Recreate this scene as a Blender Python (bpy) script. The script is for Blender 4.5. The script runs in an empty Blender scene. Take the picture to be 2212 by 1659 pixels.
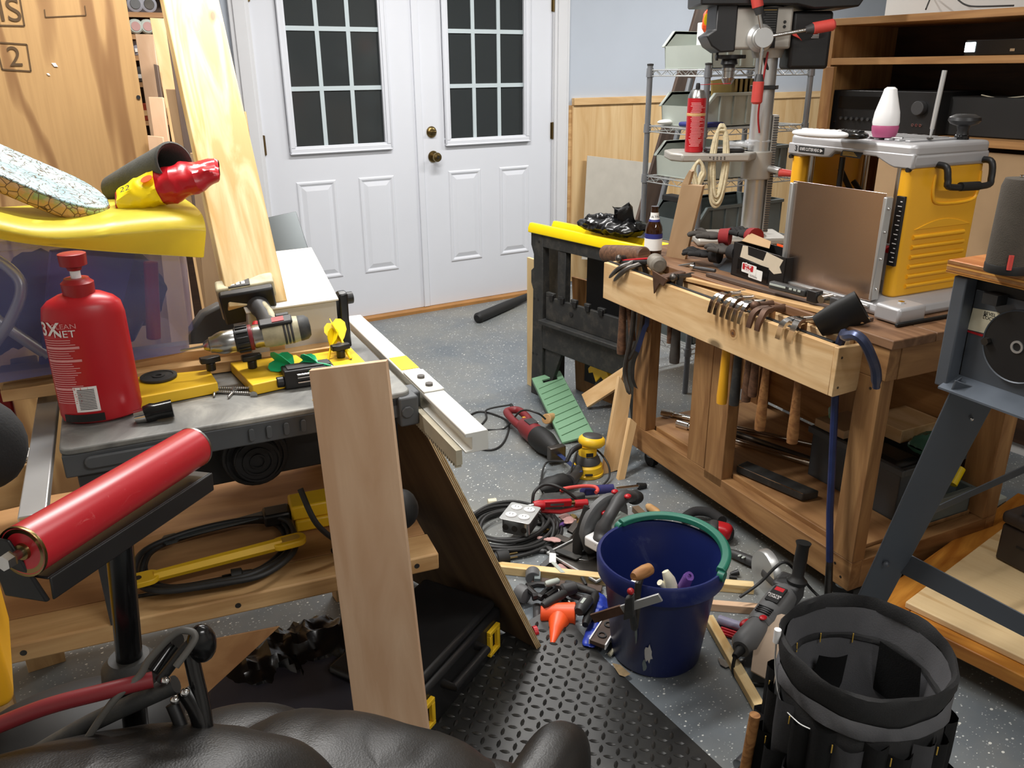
import bpy, bmesh, math, random
from mathutils import Vector as V, Matrix
random.seed(7)
SC = bpy.context.scene
COL = SC.collection
PI = math.pi
# ------------------------------------------------------------------ camera
FPX, PITCH, YAW, ROLL, CH = 1780.0, math.radians(20.9), math.radians(31.3), math.radians(-0.45), 1.42
_cp, _sp, _cy, _sy = math.cos(PITCH), math.sin(PITCH), math.cos(YAW), math.sin(YAW)
FW = V((_sy*_cp, _cy*_cp, -_sp)); _rt = V((_cy, -_sy, 0)); _up = _rt.cross(FW)
RT = _rt*math.cos(ROLL) + _up*math.sin(ROLL); UP = _up*math.cos(ROLL) - _rt*math.sin(ROLL)
EYE = V((0, 0, CH))
cd = bpy.data.cameras.new('camera'); cam = bpy.data.objects.new('camera', cd); COL.objects.link(cam)
cam.matrix_world = Matrix(((RT.x, UP.x, -FW.x, 0), (RT.y, UP.y, -FW.y, 0), (RT.z, UP.z, -FW.z, CH), (0, 0, 0, 1)))
cd.sensor_width = 36; cd.lens = FPX/2212*36; cd.clip_start = 0.05
SC.camera = cam
# ------------------------------------------------------------------ world, lamps, exposure
w = bpy.data.worlds.new('night'); SC.world = w; w.use_nodes = True
w.node_tree.nodes['Background'].inputs[0].default_value = (0.55, 0.65, 0.8, 1)
w.node_tree.nodes['Background'].inputs[1].default_value = 0.01
def lamp(name, loc, sx, sy, power, col=(1, 0.98, 0.955), rz=0):
    l = bpy.data.lights.new(name, 'AREA'); l.shape = 'RECTANGLE'; l.size = sx; l.size_y = sy; l.energy = power; l.color = col
    o = bpy.data.objects.new(name, l); COL.objects.link(o); o.location = loc; o.rotation_euler = (0, 0, rz); return o
lamp('lamp_or_fill', (0.62, 2.2, 2.44), 1.2, 0.12, 40)
lamp('lamp_or_fill', (4.2, 3.3, 2.44), 1.2, 0.12, 34)  # added fill that brightens the blue wall and shelving at the right back
lamp('lamp_or_fill', (2.0, 3.4, 2.44), 1.2, 0.12, 28)
lamp('lamp_or_fill', (1.4, 1.1, 2.44), 1.2, 0.12, 9)  # added weak fill for the planer side and other near faces
lamp('lamp_or_fill', (1.0, -0.9, 2.44), 1.2, 0.12, 26)  # added fill behind the camera for surfaces that face it
SC.view_settings.view_transform = 'Standard'; SC.view_settings.look = 'None'
SC.view_settings.gamma = 1; SC.view_settings.use_curve_mapping = False
SC.view_settings.exposure = 0.42
SC.cycles.use_denoising = True
SC.cycles.max_bounces = 6
# ------------------------------------------------------------------ turning photo pixels into points of the place
def ray(x, y): return FW + RT*((x-1106)/FPX) - UP*((y-829.5)/FPX)
def Z(x, y, z=0.0): d = ray(x, y); return EYE + d*((z-CH)/d.z)
def Yp(x, y, Y): d = ray(x, y); return EYE + d*(Y/d.y)
def Xp(x, y, X): d = ray(x, y); return EYE + d*(X/d.x)
def D(x, y, dep): return EYE + ray(x, y)*dep
def PL(x, y, p0, n): d = ray(x, y); return EYE + d*(((p0-EYE).dot(n))/(d.dot(n)))
# workbench frame: n = away from the rack, b = along the bench, z = up
BC = V((1.779, 1.157, 0)); BB = V((.0976, .9952, 0)); BN = V((.9952, -.0976, 0))
def Bn(n, b, z): return BC + BN*n + BB*b + V((0, 0, z))
def frame(o, x, up=V((0, 0, 1))):
    x = V(x).normalized(); z = V(up); z = (z - x*z.dot(x))
    if z.length < 1e-6: z = V((0, 1, 0)) - x*x.y
    z.normalize(); y = z.cross(x)
    return Matrix(((x.x, y.x, z.x, o[0]), (x.y, y.y, z.y, o[1]), (x.z, y.z, z.z, o[2]), (0, 0, 0, 1)))
def T3(x=0, y=0, z=0): return Matrix.Translation((x, y, z))
def R3(a, ax): return Matrix.Rotation(math.radians(a), 4, ax)
BF = frame(BC, BN)          # x = n, y = b, z up
# ------------------------------------------------------------------ materials
def lin(c):
    c = [v/255.0 for v in c]
    return tuple(v/12.92 if v <= .04045 else ((v+.055)/1.055)**2.4 for v in c) + (1,)
MATS = {}
def newmat(name):
    m = bpy.data.materials.new(name); m.use_nodes = True; MATS[name] = m
    nt = m.node_tree; return m, nt, nt.nodes['Principled BSDF']
def N(nt, t, **k):
    n = nt.nodes.new(t)
    for a, b in k.items():
        if a.startswith('i_'): n.inputs[int(a[2:])].default_value = b
        else: setattr(n, a, b)
    return n
def ramp(nt, fac, stops):
    r = nt.nodes.new('ShaderNodeValToRGB'); nt.links.new(fac, r.inputs[0])
    e = r.color_ramp.elements
    while len(e) < len(stops): e.new(0.5)
    for k, (p, c) in enumerate(stops): e[k].position = p; e[k].color = c if len(c) == 4 else lin(c)
    return r.outputs[0]
def mixc(nt, fac, a, b):
    m = nt.nodes.new('ShaderNodeMix'); m.data_type = 'RGBA'
    for s, v in ((0, fac), (6, a), (7, b)):
        if isinstance(v, (int, float, tuple)): m.inputs[s].default_value = v
        else: nt.links.new(v, m.inputs[s])
    return m.outputs[2]
def coords(nt, sc=(1, 1, 1), kind='Object'):
    tc = N(nt, 'ShaderNodeTexCoord'); mp = N(nt, 'ShaderNodeMapping'); mp.inputs['Scale'].default_value = sc
    nt.links.new(tc.outputs[kind], mp.inputs[0]); return mp.outputs[0]
def noise(nt, vec, scale, detail=4, rough=.55, dist=0):
    n = N(nt, 'ShaderNodeTexNoise'); nt.links.new(vec, n.inputs['Vector'])
    n.inputs['Scale'].default_value = scale; n.inputs['Detail'].default_value = detail
    n.inputs['Roughness'].default_value = rough; n.inputs['Distortion'].default_value = dist
    return n.outputs['Fac']
def bump(nt, b, h, strength, dist=0.002):
    n = N(nt, 'ShaderNodeBump'); n.inputs['Strength'].default_value = strength; n.inputs['Distance'].default_value = dist
    nt.links.new(h, n.inputs['Height']); nt.links.new(n.outputs[0], b.inputs['Normal'])
def mat(name, col, rough=.5, metal=0.0, var=.12, vs=9, bmp=0.0, bs=60, dust=0.0, dcol=(176, 165, 145), coat=0, spec=.5, alpha=1, trans=0):
    m, nt, b = newmat(name); v = coords(nt); c = lin(col)
    lo = tuple(x*(1-var) for x in c[:3]) + (1,); hi = tuple(min(1, x*(1+var)) for x in c[:3]) + (1,)
    out = ramp(nt, noise(nt, v, vs), [(.3, lo), (.7, hi)])
    if dust:
        f = ramp(nt, noise(nt, v, vs*1.7, 8, .7), [(.5-.12*dust, (0, 0, 0, 1)), (.85, (dust, dust, dust, 1))])
        out = mixc(nt, f, out, lin(dcol))
    nt.links.new(out, b.inputs['Base Color'])
    b.inputs['Roughness'].default_value = rough; b.inputs['Metallic'].default_value = metal
    b.inputs['Specular IOR Level'].default_value = spec; b.inputs['Coat Weight'].default_value = coat
    b.inputs['Alpha'].default_value = alpha; b.inputs['Transmission Weight'].default_value = trans
    if bmp: bump(nt, b, noise(nt, v, bs, 5), bmp)
    return m
def wood(name, base, dark, rough=.6, sc=1.0, contrast=.5, knots=True, stretch=9, bm=.15, off=0.0):
    m, nt, b = newmat(name); v = coords(nt, (sc*1.3, sc*stretch, sc*stretch))
    n1 = noise(nt, v, 1.6, 5, .5, 1.6)
    v2 = coords(nt, (sc*5, sc*130, sc*130)); n2 = noise(nt, v2, 1.0, 3, .6)
    a = ramp(nt, n1, [(.5-.3*contrast+off, lin(dark)), (.5+.12+off, lin(base))])
    f = ramp(nt, n2, [(.35, (0, 0, 0, 1)), (.75, (.32, .32, .32, 1))])
    out = mixc(nt, f, a, lin(dark))
    if knots:
        v3 = coords(nt, (sc*3.2, sc*7, sc*7)); vo = N(nt, 'ShaderNodeTexVoronoi'); vo.inputs['Scale'].default_value = 1.1
        nt.links.new(v3, vo.inputs['Vector'])
        kf = ramp(nt, vo.outputs['Distance'], [(.05, (.85, .85, .85, 1)), (.11, (0, 0, 0, 1))])
        out = mixc(nt, kf, out, lin(tuple(x*.45 for x in dark)))
    nt.links.new(out, b.inputs['Base Color']); b.inputs['Roughness'].default_value = rough
    bump(nt, b, n2, bm, .0015); return m
def glassy(name, col, alpha, rough=.08, spec=.5):
    m, nt, b = newmat(name); b.inputs['Base Color'].default_value = lin(col); b.inputs['Alpha'].default_value = alpha
    b.inputs['Roughness'].default_value = rough; b.inputs['Specular IOR Level'].default_value = spec; return m
# ------------------------------------------------------------------ mesh builder
class MB:
    def __init__(s): s.bm = bmesh.new()
    def _f(s, vs, fs, M=None):
        vv = [s.bm.verts.new(M @ V(p) if M else V(p)) for p in vs]
        for f in fs:
            try: s.bm.faces.new([vv[i] for i in f])
            except ValueError: pass
        return s
    def hexa(s, p):      # p: 4 bottom + 4 top corners
        return s._f(p, [(0, 3, 2, 1), (4, 5, 6, 7), (0, 1, 5, 4), (1, 2, 6, 5), (2, 3, 7, 6), (3, 0, 4, 7)])
    def box(s, x0, x1, y0, y1, z0, z1, M=None):
        p = [(x0, y0, z0), (x1, y0, z0), (x1, y1, z0), (x0, y1, z0), (x0, y0, z1), (x1, y0, z1), (x1, y1, z1), (x0, y1, z1)]
        return s.hexa([M @ V(q) if M else V(q) for q in p])
    def prism(s, poly, z0, z1, M=None):     # 2-D outline in xy pulled from z0 to z1
        n = len(poly); vs = [(x, y, z0) for x, y in poly] + [(x, y, z1) for x, y in poly]
        fs = [tuple(range(n))[::-1], tuple(range(n, 2*n))] + [(i, (i+1) % n, n+(i+1) % n, n+i) for i in range(n)]
        return s._f(vs, fs, M)
    def ring(s, x0, x1, z0, z1, wd, y0, y1, M=None):    # rectangular frame in the xz plane
        for a in ((x0, x1, z0, z0+wd), (x0, x1, z1-wd, z1), (x0, x0+wd, z0+wd, z1-wd), (x1-wd, x1, z0+wd, z1-wd)):
            s.box(a[0], a[1], y0, y1, a[2], a[3], M)
        return s
    def tube(s, pts, r, seg=10, closed=False, caps=True):
        pts = [V(p) for p in pts]; n = len(pts); rs = r if isinstance(r, (list, tuple)) else [r]*n
        prev = None; rows = []
        for i, p in enumerate(pts):
            a = pts[(i-1) % n] if (closed or i) else p; b = pts[(i+1) % n] if (closed or i < n-1) else p
            t = (b-a).normalized() if (b-a).length > 1e-9 else V((0, 0, 1))
            if prev is None:
                u = t.cross(V((0, 0, 1)));
                if u.length < .1: u = t.cross(V((1, 0, 0)))
            else: u = prev - t*prev.dot(t)
            if u.length < 1e-6: u = t.orthogonal()
            u.normalize(); prev = u; w_ = t.cross(u)
            rows.append([s.bm.verts.new(p + (u*math.cos(2*PI*k/seg) + w_*math.sin(2*PI*k/seg))*rs[i]) for k in range(seg)])
        for i in range(n if closed else n-1):
            A, B = rows[i], rows[(i+1) % n]
            for k in range(seg):
                try: s.bm.faces.new((A[k], A[(k+1) % seg], B[(k+1) % seg], B[k]))
                except ValueError: pass
        if caps and not closed:
            s.bm.faces.new(rows[0][::-1]); s.bm.faces.new(rows[-1])
        return s
    def cyl(s, a, b, r, r2=None, seg=20): return s.tube([a, b], [r, r if r2 is None else r2], seg)
    def lathe(s, prof, M=None, seg=28, cap=True, sx=1, sy=1):     # (radius, height) along local z
        rows = []
        for r, z in prof:
            rows.append([s.bm.verts.new((M or Matrix()) @ V((r*sx*math.cos(2*PI*k/seg), r*sy*math.sin(2*PI*k/seg), z))) for k in range(seg)])
        for A, B in zip(rows, rows[1:]):
            for k in range(seg): s.bm.faces.new((A[k], A[(k+1) % seg], B[(k+1) % seg], B[k]))
        if cap:
            s.bm.faces.new(rows[0][::-1]); s.bm.faces.new(rows[-1])
        return s
    def ball(s, c, r, sc=(1, 1, 1), M=None, u=16, v=10):
        prof = [(max(1e-4, math.sin(PI*i/v)), -math.cos(PI*i/v)) for i in range(v+1)]
        rr = (M or Matrix()) @ Matrix.Translation(c) @ Matrix.Diagonal((r*sc[0], r*sc[1], r*sc[2], 1))
        return s.lathe(prof, rr, u)
    def slab(s, c, t):     # c: four coplanar-ish corners; thickness t along the normal
        c = [V(p) for p in c]; n = (c[1]-c[0]).cross(c[3]-c[0]).normalized()*t
        return s.hexa(c + [p+n for p in c])
    def sheet(s, g, t=0.0):    # grid of points (rows) with optional thickness
        R_, C_ = len(g), len(g[0]); vv = [[s.bm.verts.new(p) for p in row] for row in g]
        for i in range(R_-1):
            for j in range(C_-1): s.bm.faces.new((vv[i][j], vv[i][j+1], vv[i+1][j+1], vv[i+1][j]))
        if t:
            bmesh.ops.solidify(s.bm, geom=s.bm.faces[:], thickness=t)
        return s
    def obj(s, name, m, parent=None, M=None, bev=0, smooth=None, sub=0, seg=2):
        bmesh.ops.recalc_face_normals(s.bm, faces=s.bm.faces[:])
        if M is None:
            if parent is not None: M = Matrix.Translation(parent['_o'])
            else:
                xs = [v.co for v in s.bm.verts]
                M = Matrix.Translation((sum(p.x for p in xs)/len(xs), sum(p.y for p in xs)/len(xs), min(p.z for p in xs)))
        s.bm.transform(M.inverted())
        me = bpy.data.meshes.new(name); s.bm.to_mesh(me); s.bm.free()
        o = bpy.data.objects.new(name, me); COL.objects.link(o)
        me.materials.append(m if not isinstance(m, str) else MATS[m])
        if smooth is not False:
            for p in me.polygons: p.use_smooth = True
            me.set_sharp_from_angle(angle=math.radians(smooth or 38))
        if bev:
            b = o.modifiers.new('bev', 'BEVEL'); b.width = bev; b.segments = seg; b.limit_method = 'ANGLE'; b.angle_limit = math.radians(40)
        if sub:
            u = o.modifiers.new('sub', 'SUBSURF'); u.levels = u.render_levels = sub
        o['_o'] = tuple(M.translation)
        if parent is not None:
            o.parent = parent; P = Matrix.Translation(parent['_o']) if '_m' not in parent else Matrix([parent['_m'][i*4:i*4+4] for i in range(4)])
            o.matrix_basis = P.inverted() @ M
        else: o.matrix_basis = M
        o['_m'] = [x for r_ in M for x in r_]
        return o
def tag(o, label=None, cat=None, group=None, kind=None):
    if label: o['label'] = label
    if cat: o['category'] = cat
    if group: o['group'] = group
    if kind: o['kind'] = kind
    return o
def T(name, label, cat, loc, group=None):
    o = bpy.data.objects.new(name, None); COL.objects.link(o); o.location = loc; o.empty_display_size = .05
    o['_o'] = tuple(loc); return tag(o, label, cat, group)
def board(name, p0, p1, wd, w_, t, m, parent=None, bev=.0015, side=0):
    """a plank from p0 to p1 (centre line), w_ wide along wd, t thick; side=+-1 puts it wholly on one side"""
    p0, p1 = V(p0), V(p1); x = (p1-p0); M = frame((p0+p1)/2, x, x.cross(V(wd))); L = x.length/2
    b = MB().box(-L, L, -w_/2, w_/2, -t/2 + side*t/2, t/2 + side*t/2, M)
    return b.obj(name, m, parent, M=M, bev=bev)
def slabo(name, c, t, m, parent=None, bev=.001, M=None):
    c = [V(p) for p in c]
    if M is None:
        x = (c[3]-c[0]); n = (c[1]-c[0]).cross(x); M = frame(sum(c, V())/4, x, n)
    return MB().slab(c, t).obj(name, m, parent, M=M, bev=bev)
def spline(pts, n=8, closed=False):
    pts = [V(p) for p in pts]; out = []; k = len(pts)
    g = (lambda i: pts[i % k]) if closed else (lambda i: pts[max(0, min(k-1, i))])
    for i in range(k if closed else k-1):
        a, b, c, d = g(i-1), g(i), g(i+1), g(i+2)
        for j in range(n):
            t = j/n; out.append(.5*((2*b) + (c-a)*t + (2*a-5*b+4*c-d)*t*t + (3*b-a-3*c+d)*t**3))
    if not closed: out.append(pts[-1])
    return out
def arc(c, r, a0, a1, n, ax='z'):
    o = []
    for i in range(n+1):
        a = math.radians(a0 + (a1-a0)*i/n); o.append((c[0]+r*math.cos(a), c[1]+r*math.sin(a)))
    return o
def rrect(x0, x1, y0, y1, r, n=4):
    return arc((x1-r, y1-r), r, 0, 90, n) + arc((x0+r, y1-r), r, 90, 180, n) + arc((x0+r, y0+r), r, 180, 270, n) + arc((x1-r, y0+r), r, 270, 360, n)
def lettering(text, size, fn, m, parent, name='lettering', align='CENTER', bold=0, cuts=0, xs=1.0):
    """words as a thin mesh; fn maps (u, v) in metres to a point"""
    cu = bpy.data.curves.new('t', 'FONT'); cu.body = text; cu.size = size; cu.align_x = align; cu.align_y = 'CENTER'; cu.offset = bold; cu.space_line = .9
    to = bpy.data.objects.new('t', cu); COL.objects.link(to); bpy.context.view_layer.update()
    me = bpy.data.meshes.new_from_object(to.evaluated_get(bpy.context.evaluated_depsgraph_get()))
    bpy.data.objects.remove(to); bm = bmesh.new(); bm.from_mesh(me); bpy.data.meshes.remove(me)
    if cuts: bmesh.ops.subdivide_edges(bm, edges=bm.edges[:], cuts=cuts)
    for v in bm.verts: v.co = fn(v.co.x*xs, v.co.y)
    b = MB(); b.bm.free(); b.bm = bm
    return b.obj(name, m, parent, smooth=False)
def flat(M, dz=.0008): return lambda u, v: M @ V((u, v, dz))
# ------------------------------------------------------------------ the materials of the place
wood('pine_bright', (246, 226, 176), (216, 176, 112), contrast=.35)
wood('pine_rack', (232, 200, 152), (206, 166, 114), contrast=.4, sc=.8)
wood('pine_amber', (216, 178, 126), (184, 142, 92), contrast=.45)
wood('pine_orange', (206, 142, 58), (160, 96, 30), contrast=.4, rough=.4)
wood('stained_bench', (178, 136, 88), (130, 90, 52), contrast=.55)
wood('stained_top', (146, 110, 80), (104, 72, 48), contrast=.5)
wood('pink_ply', (222, 190, 158), (204, 166, 132), contrast=.35, knots=False, sc=.7, bm=.05)
wood('mdf_tan', (188, 158, 124), (168, 138, 104), contrast=.3, knots=False, sc=.5, bm=.03)
wood('cabinet_oak', (186, 140, 86), (146, 100, 56), contrast=.5, knots=False)
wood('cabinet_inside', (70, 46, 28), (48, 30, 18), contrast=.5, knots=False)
wood('dark_board', (92, 74, 62), (66, 50, 42), contrast=.5, knots=False)
wood('handle_wood', (170, 122, 72), (128, 84, 46), contrast=.5, knots=False, sc=3)
wood('mallet_wood', (118, 84, 60), (80, 54, 38), contrast=.5, knots=False, sc=3)
wood('wainscot_pine', (226, 196, 148), (206, 168, 116), contrast=.45, sc=.55, stretch=11)
wood('ply_shelf', (190, 146, 98), (150, 106, 66), contrast=.5, knots=False, sc=.5)
wood('ply_grey', (118, 98, 74), (88, 70, 52), contrast=.5, knots=False, sc=.6)
wood('ply_light', (232, 208, 160), (206, 172, 116), contrast=.5, knots=False, sc=.5, stretch=5)
def plysheet(name, lo, hi):       # big rotary-cut sheet with cathedral grain
    m, nt, b = newmat(name); v = coords(nt, (.42, 3.2, 3.2)); n = noise(nt, v, 1.3, 3, .4, .5)
    w_ = N(nt, 'ShaderNodeMath', operation='MULTIPLY'); nt.links.new(n, w_.inputs[0]); w_.inputs[1].default_value = 44
    s_ = N(nt, 'ShaderNodeMath', operation='SINE'); nt.links.new(w_.outputs[0], s_.inputs[0])
    a = ramp(nt, s_.outputs[0], [(0, lin(hi)), (.55, lin(hi)), (1, lin(lo))])
    f = ramp(nt, noise(nt, coords(nt, (4, 90, 90)), 1, 3), [(.4, (0, 0, 0, 1)), (.8, (.3, .3, .3, 1))])
    nt.links.new(mixc(nt, f, a, lin(lo)), b.inputs['Base Color']); b.inputs['Roughness'].default_value = .65
plysheet('ply_cathedral', (138, 100, 60), (182, 144, 94)); plysheet('ply_pale', (208, 172, 120), (230, 202, 154))
# laminated ply edge: thin plies along local z
def plyedge(name, a, b_):
    m, nt, b = newmat(name); v = coords(nt, (1, 1, 1)); n = noise(nt, v, 14, 3)
    wv = N(nt, 'ShaderNodeTexWave', bands_direction='Z'); nt.links.new(v, wv.inputs['Vector']); wv.inputs['Scale'].default_value = 42; wv.inputs['Distortion'].default_value = .6
    nt.links.new(ramp(nt, wv.outputs['Fac'], [(.2, lin(a)), (.7, lin(b_))]), b.inputs['Base Color']); b.inputs['Roughness'].default_value = .7
wood('ply_bright', (236, 214, 168), (204, 168, 112), knots=False)
plyedge('ply_edge', (120, 90, 56), (196, 164, 116))
plyedge('ply_edge_varnished', (140, 86, 24), (218, 160, 76))
wood('ply_varnished', (206, 140, 84), (182, 112, 62), contrast=.4, knots=False, sc=.7, rough=.35)
mat('door_white', (222, 225, 232), .38, var=.015, vs=3)
mat('grille_white', (196, 208, 212), .4, var=.02)
mat('casing_white', (218, 219, 222), .45, var=.02, vs=4)
mat('wall_blue', (184, 192, 203), .75, var=.03, vs=2)
mat('wall_white', (208, 206, 202), .8, var=.03, vs=2)
mat('ceiling_white', (226, 224, 218), .9, var=.01)
mat('brass', (132, 112, 72), .28, 1, var=.1); mat('threshold', (168, 118, 62), .6, var=.15, vs=6)
m, nt, b = newmat('night_glass'); b.inputs['Base Color'].default_value = lin((58, 62, 63)); b.inputs['Roughness'].default_value = .12
b.inputs['Alpha'].default_value = .85; b.inputs['Specular IOR Level'].default_value = .5
# floor: grey vinyl with pale flecks and saw dust
m, nt, b = newmat('fleck_floor'); v = coords(nt)
base = ramp(nt, noise(nt, v, 2.2, 6, .6), [(.3, (100, 108, 114)), (.7, (120, 126, 130))])
dustf = ramp(nt, noise(nt, v, 1.1, 8, .65), [(.42, (0, 0, 0, 1)), (.72, (.75, .75, .75, 1))])
base = mixc(nt, dustf, base, lin((142, 138, 124)))
for sc_, th, c_ in ((70, .26, (205, 208, 206)), (38, .17, (232, 232, 224)), (120, .3, (172, 176, 176))):
    vo = N(nt, 'ShaderNodeTexVoronoi'); vo.inputs['Scale'].default_value = sc_; nt.links.new(coords(nt, (1, 1.35, 1)), vo.inputs['Vector'])
    sp = N(nt, 'ShaderNodeSeparateColor'); nt.links.new(vo.outputs['Color'], sp.inputs[0])
    rad = N(nt, 'ShaderNodeMath', operation='MULTIPLY_ADD'); nt.links.new(sp.outputs[0], rad.inputs[0]); rad.inputs[1].default_value = th*1.7; rad.inputs[2].default_value = -th*.7
    lt = N(nt, 'ShaderNodeMath', operation='LESS_THAN'); nt.links.new(vo.outputs['Distance'], lt.inputs[0]); nt.links.new(rad.outputs[0], lt.inputs[1])
    base = mixc(nt, lt.outputs[0], base, lin(c_))
nt.links.new(base, b.inputs['Base Color']); b.inputs['Roughness'].default_value = .42
# table-saw top: grey paint rubbed with dust
m, nt, b = newmat('saw_top'); v = coords(nt)
a = ramp(nt, noise(nt, v, 5, 8, .62, 1.2), [(.38, (104, 104, 102)), (.52, (134, 134, 130)), (.7, (176, 174, 166))])
nt.links.new(a, b.inputs['Base Color']); b.inputs['Roughness'].default_value = .45
mat('saw_grey', (84, 87, 90), .5, var=.08); mat('saw_dark', (30, 30, 31), .55)
mat('aluminium', (196, 197, 196), .35, .7, var=.05); mat('rail_white', (232, 232, 226), .35, .25, var=.03)
mat('steel', (170, 170, 168), .28, 1, var=.15, vs=20); mat('steel_dark', (92, 88, 84), .4, .9, var=.25, vs=18)
mat('chrome', (215, 215, 215), .12, 1, var=.05); mat('rusty_steel', (98, 74, 60), .55, .7, var=.3, vs=22)
m_ = mat('tray_steel', (216, 200, 190), .26, 1, var=.06, vs=5)
mat('cast_silver', (182, 182, 184), .42, .35, var=.05, vs=6); mat('drill_silver', (172, 168, 160), .45, .35, var=.06)
mat('planer_yellow', (240, 176, 36), .4, var=.03, vs=4); mat('tool_yellow', (238, 192, 38), .42, var=.08, vs=12)
mat('bright_yellow', (255, 220, 10), .4, var=.04); mat('bag_yellow', (252, 232, 84), .32, var=.04, vs=4)
mat('black_plastic', (26, 26, 27), .42, var=.2, vs=14); mat('black_rubber', (22, 22, 22), .6, var=.2)
mat('black_dusty', (44, 45, 45), .6, var=.15, vs=12, dust=.16); mat('black_gloss', (14, 14, 15), .2, var=.1)
mat('black_bag', (14, 14, 15), .25, var=.2, bmp=.6, bs=18); mat('cord_black', (34, 34, 34), .55, var=.1)
mat('cord_grey', (88, 86, 82), .55); mat('grey_tool', (96, 97, 98), .5, var=.08); mat('grey_dark', (60, 60, 61), .5, var=.1)
mat('red_plastic', (180, 24, 34), .35, var=.04); mat('red_dark', (150, 24, 28), .4); mat('red_grip', (208, 74, 66), .5)
m, nt, b = newmat('roller_red'); v = coords(nt, (8, 1, 1))
f = ramp(nt, noise(nt, coords(nt, (14, 30, 30)), 1.6, 8, .7, 2), [(.62, (0, 0, 0, 1)), (.72, (.45, .45, .45, 1))])
nt.links.new(mixc(nt, f, lin((186, 36, 46)), lin((222, 140, 138))), b.inputs['Base Color']); b.inputs['Roughness'].default_value = .3
mat('maroon', (122, 34, 40), .45, var=.08); mat('blued_steel', (84, 92, 122), .35, .7, var=.2, vs=16); mat('teal_green', (34, 104, 86), .4); mat('dart_green', (36, 190, 128), .35)
mat('board_green', (116, 158, 124), .5, var=.04); mat('orange', (255, 92, 40), .4); mat('blue_glossy', (30, 60, 170), .4)
mat('blue_steel', (32, 46, 92), .45, var=.3, vs=14); mat('purple', (104, 70, 140), .4); mat('navy_cloth', (40, 38, 92), .8)
m, nt, b = newmat('bucket_blue'); v = coords(nt)
f = ramp(nt, noise(nt, v, 7, 9, .75, .8), [(.58, (0, 0, 0, 1)), (.78, (.35, .35, .35, 1))])
nt.links.new(mixc(nt, f, lin((24, 36, 92)), lin((110, 118, 146))), b.inputs['Base Color']); b.inputs['Roughness'].default_value = .38
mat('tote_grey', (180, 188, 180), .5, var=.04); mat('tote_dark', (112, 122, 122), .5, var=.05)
mat('shelf_grey', (128, 131, 136), .4, .3); mat('beige', (186, 178, 156), .5, var=.1, vs=20)
mat('cream', (228, 222, 196), .45); mat('white_plastic', (238, 238, 238), .35, var=.02); mat('paper_white', (240, 240, 236), .8)
mat('board_white', (232, 228, 218), .5, var=.05, vs=14, dust=.25, dcol=(190, 150, 110)); mat('board_side', (190, 188, 184), .5, var=.03)
mat('sheet_grey', (196, 190, 178), .8, var=.06, vs=10); mat('pink', (176, 84, 124), .45); mat('skin_pink', (190, 150, 145), .8, var=.1)
mat('metal_slate', (78, 84, 86), .42, .4, var=.06); mat('stand_slate', (86, 92, 100), .45, .3, var=.06, vs=6)
mat('rope', (214, 202, 168), .85, var=.15, vs=60, bmp=.8, bs=160); mat('glove_grey', (64, 60, 56), .85, var=.25, vs=20)
mat('glove_black', (26, 25, 26), .85, var=.3, vs=20); mat('glove_red', (140, 30, 34), .8); mat('felt_grey', (84, 84, 80), .95, var=.1, vs=30, bmp=.5, bs=260)
mat('worn_tan', (136, 116, 84), .8, var=.3, vs=40); mat('fabric_black', (34, 34, 35), .85, var=.2, vs=10, bmp=.35, bs=300); mat('fabric_grey', (88, 88, 91), .85, var=.12, vs=8, bmp=.3, bs=300)
mat('stitch_yellow', (206, 168, 70), .7); mat('cardboard', (176, 146, 110), .85, var=.06, vs=8); mat('cardboard_pale', (206, 194, 172), .85)
mat('magnet_grey', (128, 122, 112), .6, .2, var=.25, vs=30); mat('canvas_tan', (168, 148, 128), .8, var=.12, vs=6)
m, nt, b = newmat('leather'); v = coords(nt)
nt.links.new(ramp(nt, noise(nt, v, 4, 6, .6), [(.3, (20, 19, 18)), (.7, (34, 32, 30))]), b.inputs['Base Color']); b.inputs['Roughness'].default_value = .42
vo = N(nt, 'ShaderNodeTexVoronoi'); vo.inputs['Scale'].default_value = 380; nt.links.new(v, vo.inputs['Vector'])
ad = N(nt, 'ShaderNodeMath', operation='MULTIPLY_ADD'); nt.links.new(noise(nt, v, 9, 5, .6, 1.5), ad.inputs[0]); ad.inputs[1].default_value = 6; nt.links.new(vo.outputs['Distance'], ad.inputs[2])
bump(nt, b, ad.outputs[0], .25, .0008)
mat('mat_rubber', (34, 34, 33), .38, var=.25, vs=5, dust=.18, dcol=(120, 118, 108))
# crackled paint of the old board
m, nt, b = newmat('crackle_blue'); v = coords(nt, (1, 1.6, 1))
vo = N(nt, 'ShaderNodeTexVoronoi', feature='DISTANCE_TO_EDGE'); vo.inputs['Scale'].default_value = 60
nz = N(nt, 'ShaderNodeTexNoise'); nz.inputs['Scale'].default_value = 30; nt.links.new(v, nz.inputs['Vector'])
mv = N(nt, 'ShaderNodeMix', data_type='VECTOR'); mv.inputs[0].default_value = .025; nt.links.new(v, mv.inputs[4]); nt.links.new(nz.outputs['Color'], mv.inputs[5])
nt.links.new(mv.outputs[1], vo.inputs['Vector'])
cf = ramp(nt, vo.outputs['Distance'], [(.02, (1, 1, 1, 1)), (.055, (0, 0, 0, 1))])
pc = ramp(nt, noise(nt, v, 9, 4), [(.4, (146, 178, 186)), (.7, (190, 206, 206))])
nt.links.new(mixc(nt, cf, pc, lin((84, 66, 46))), b.inputs['Base Color']); b.inputs['Roughness'].default_value = .35; bump(nt, b, vo.outputs['Distance'], .8, .004)
m, nt, b = newmat('crackle_edge'); v = coords(nt)
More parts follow.
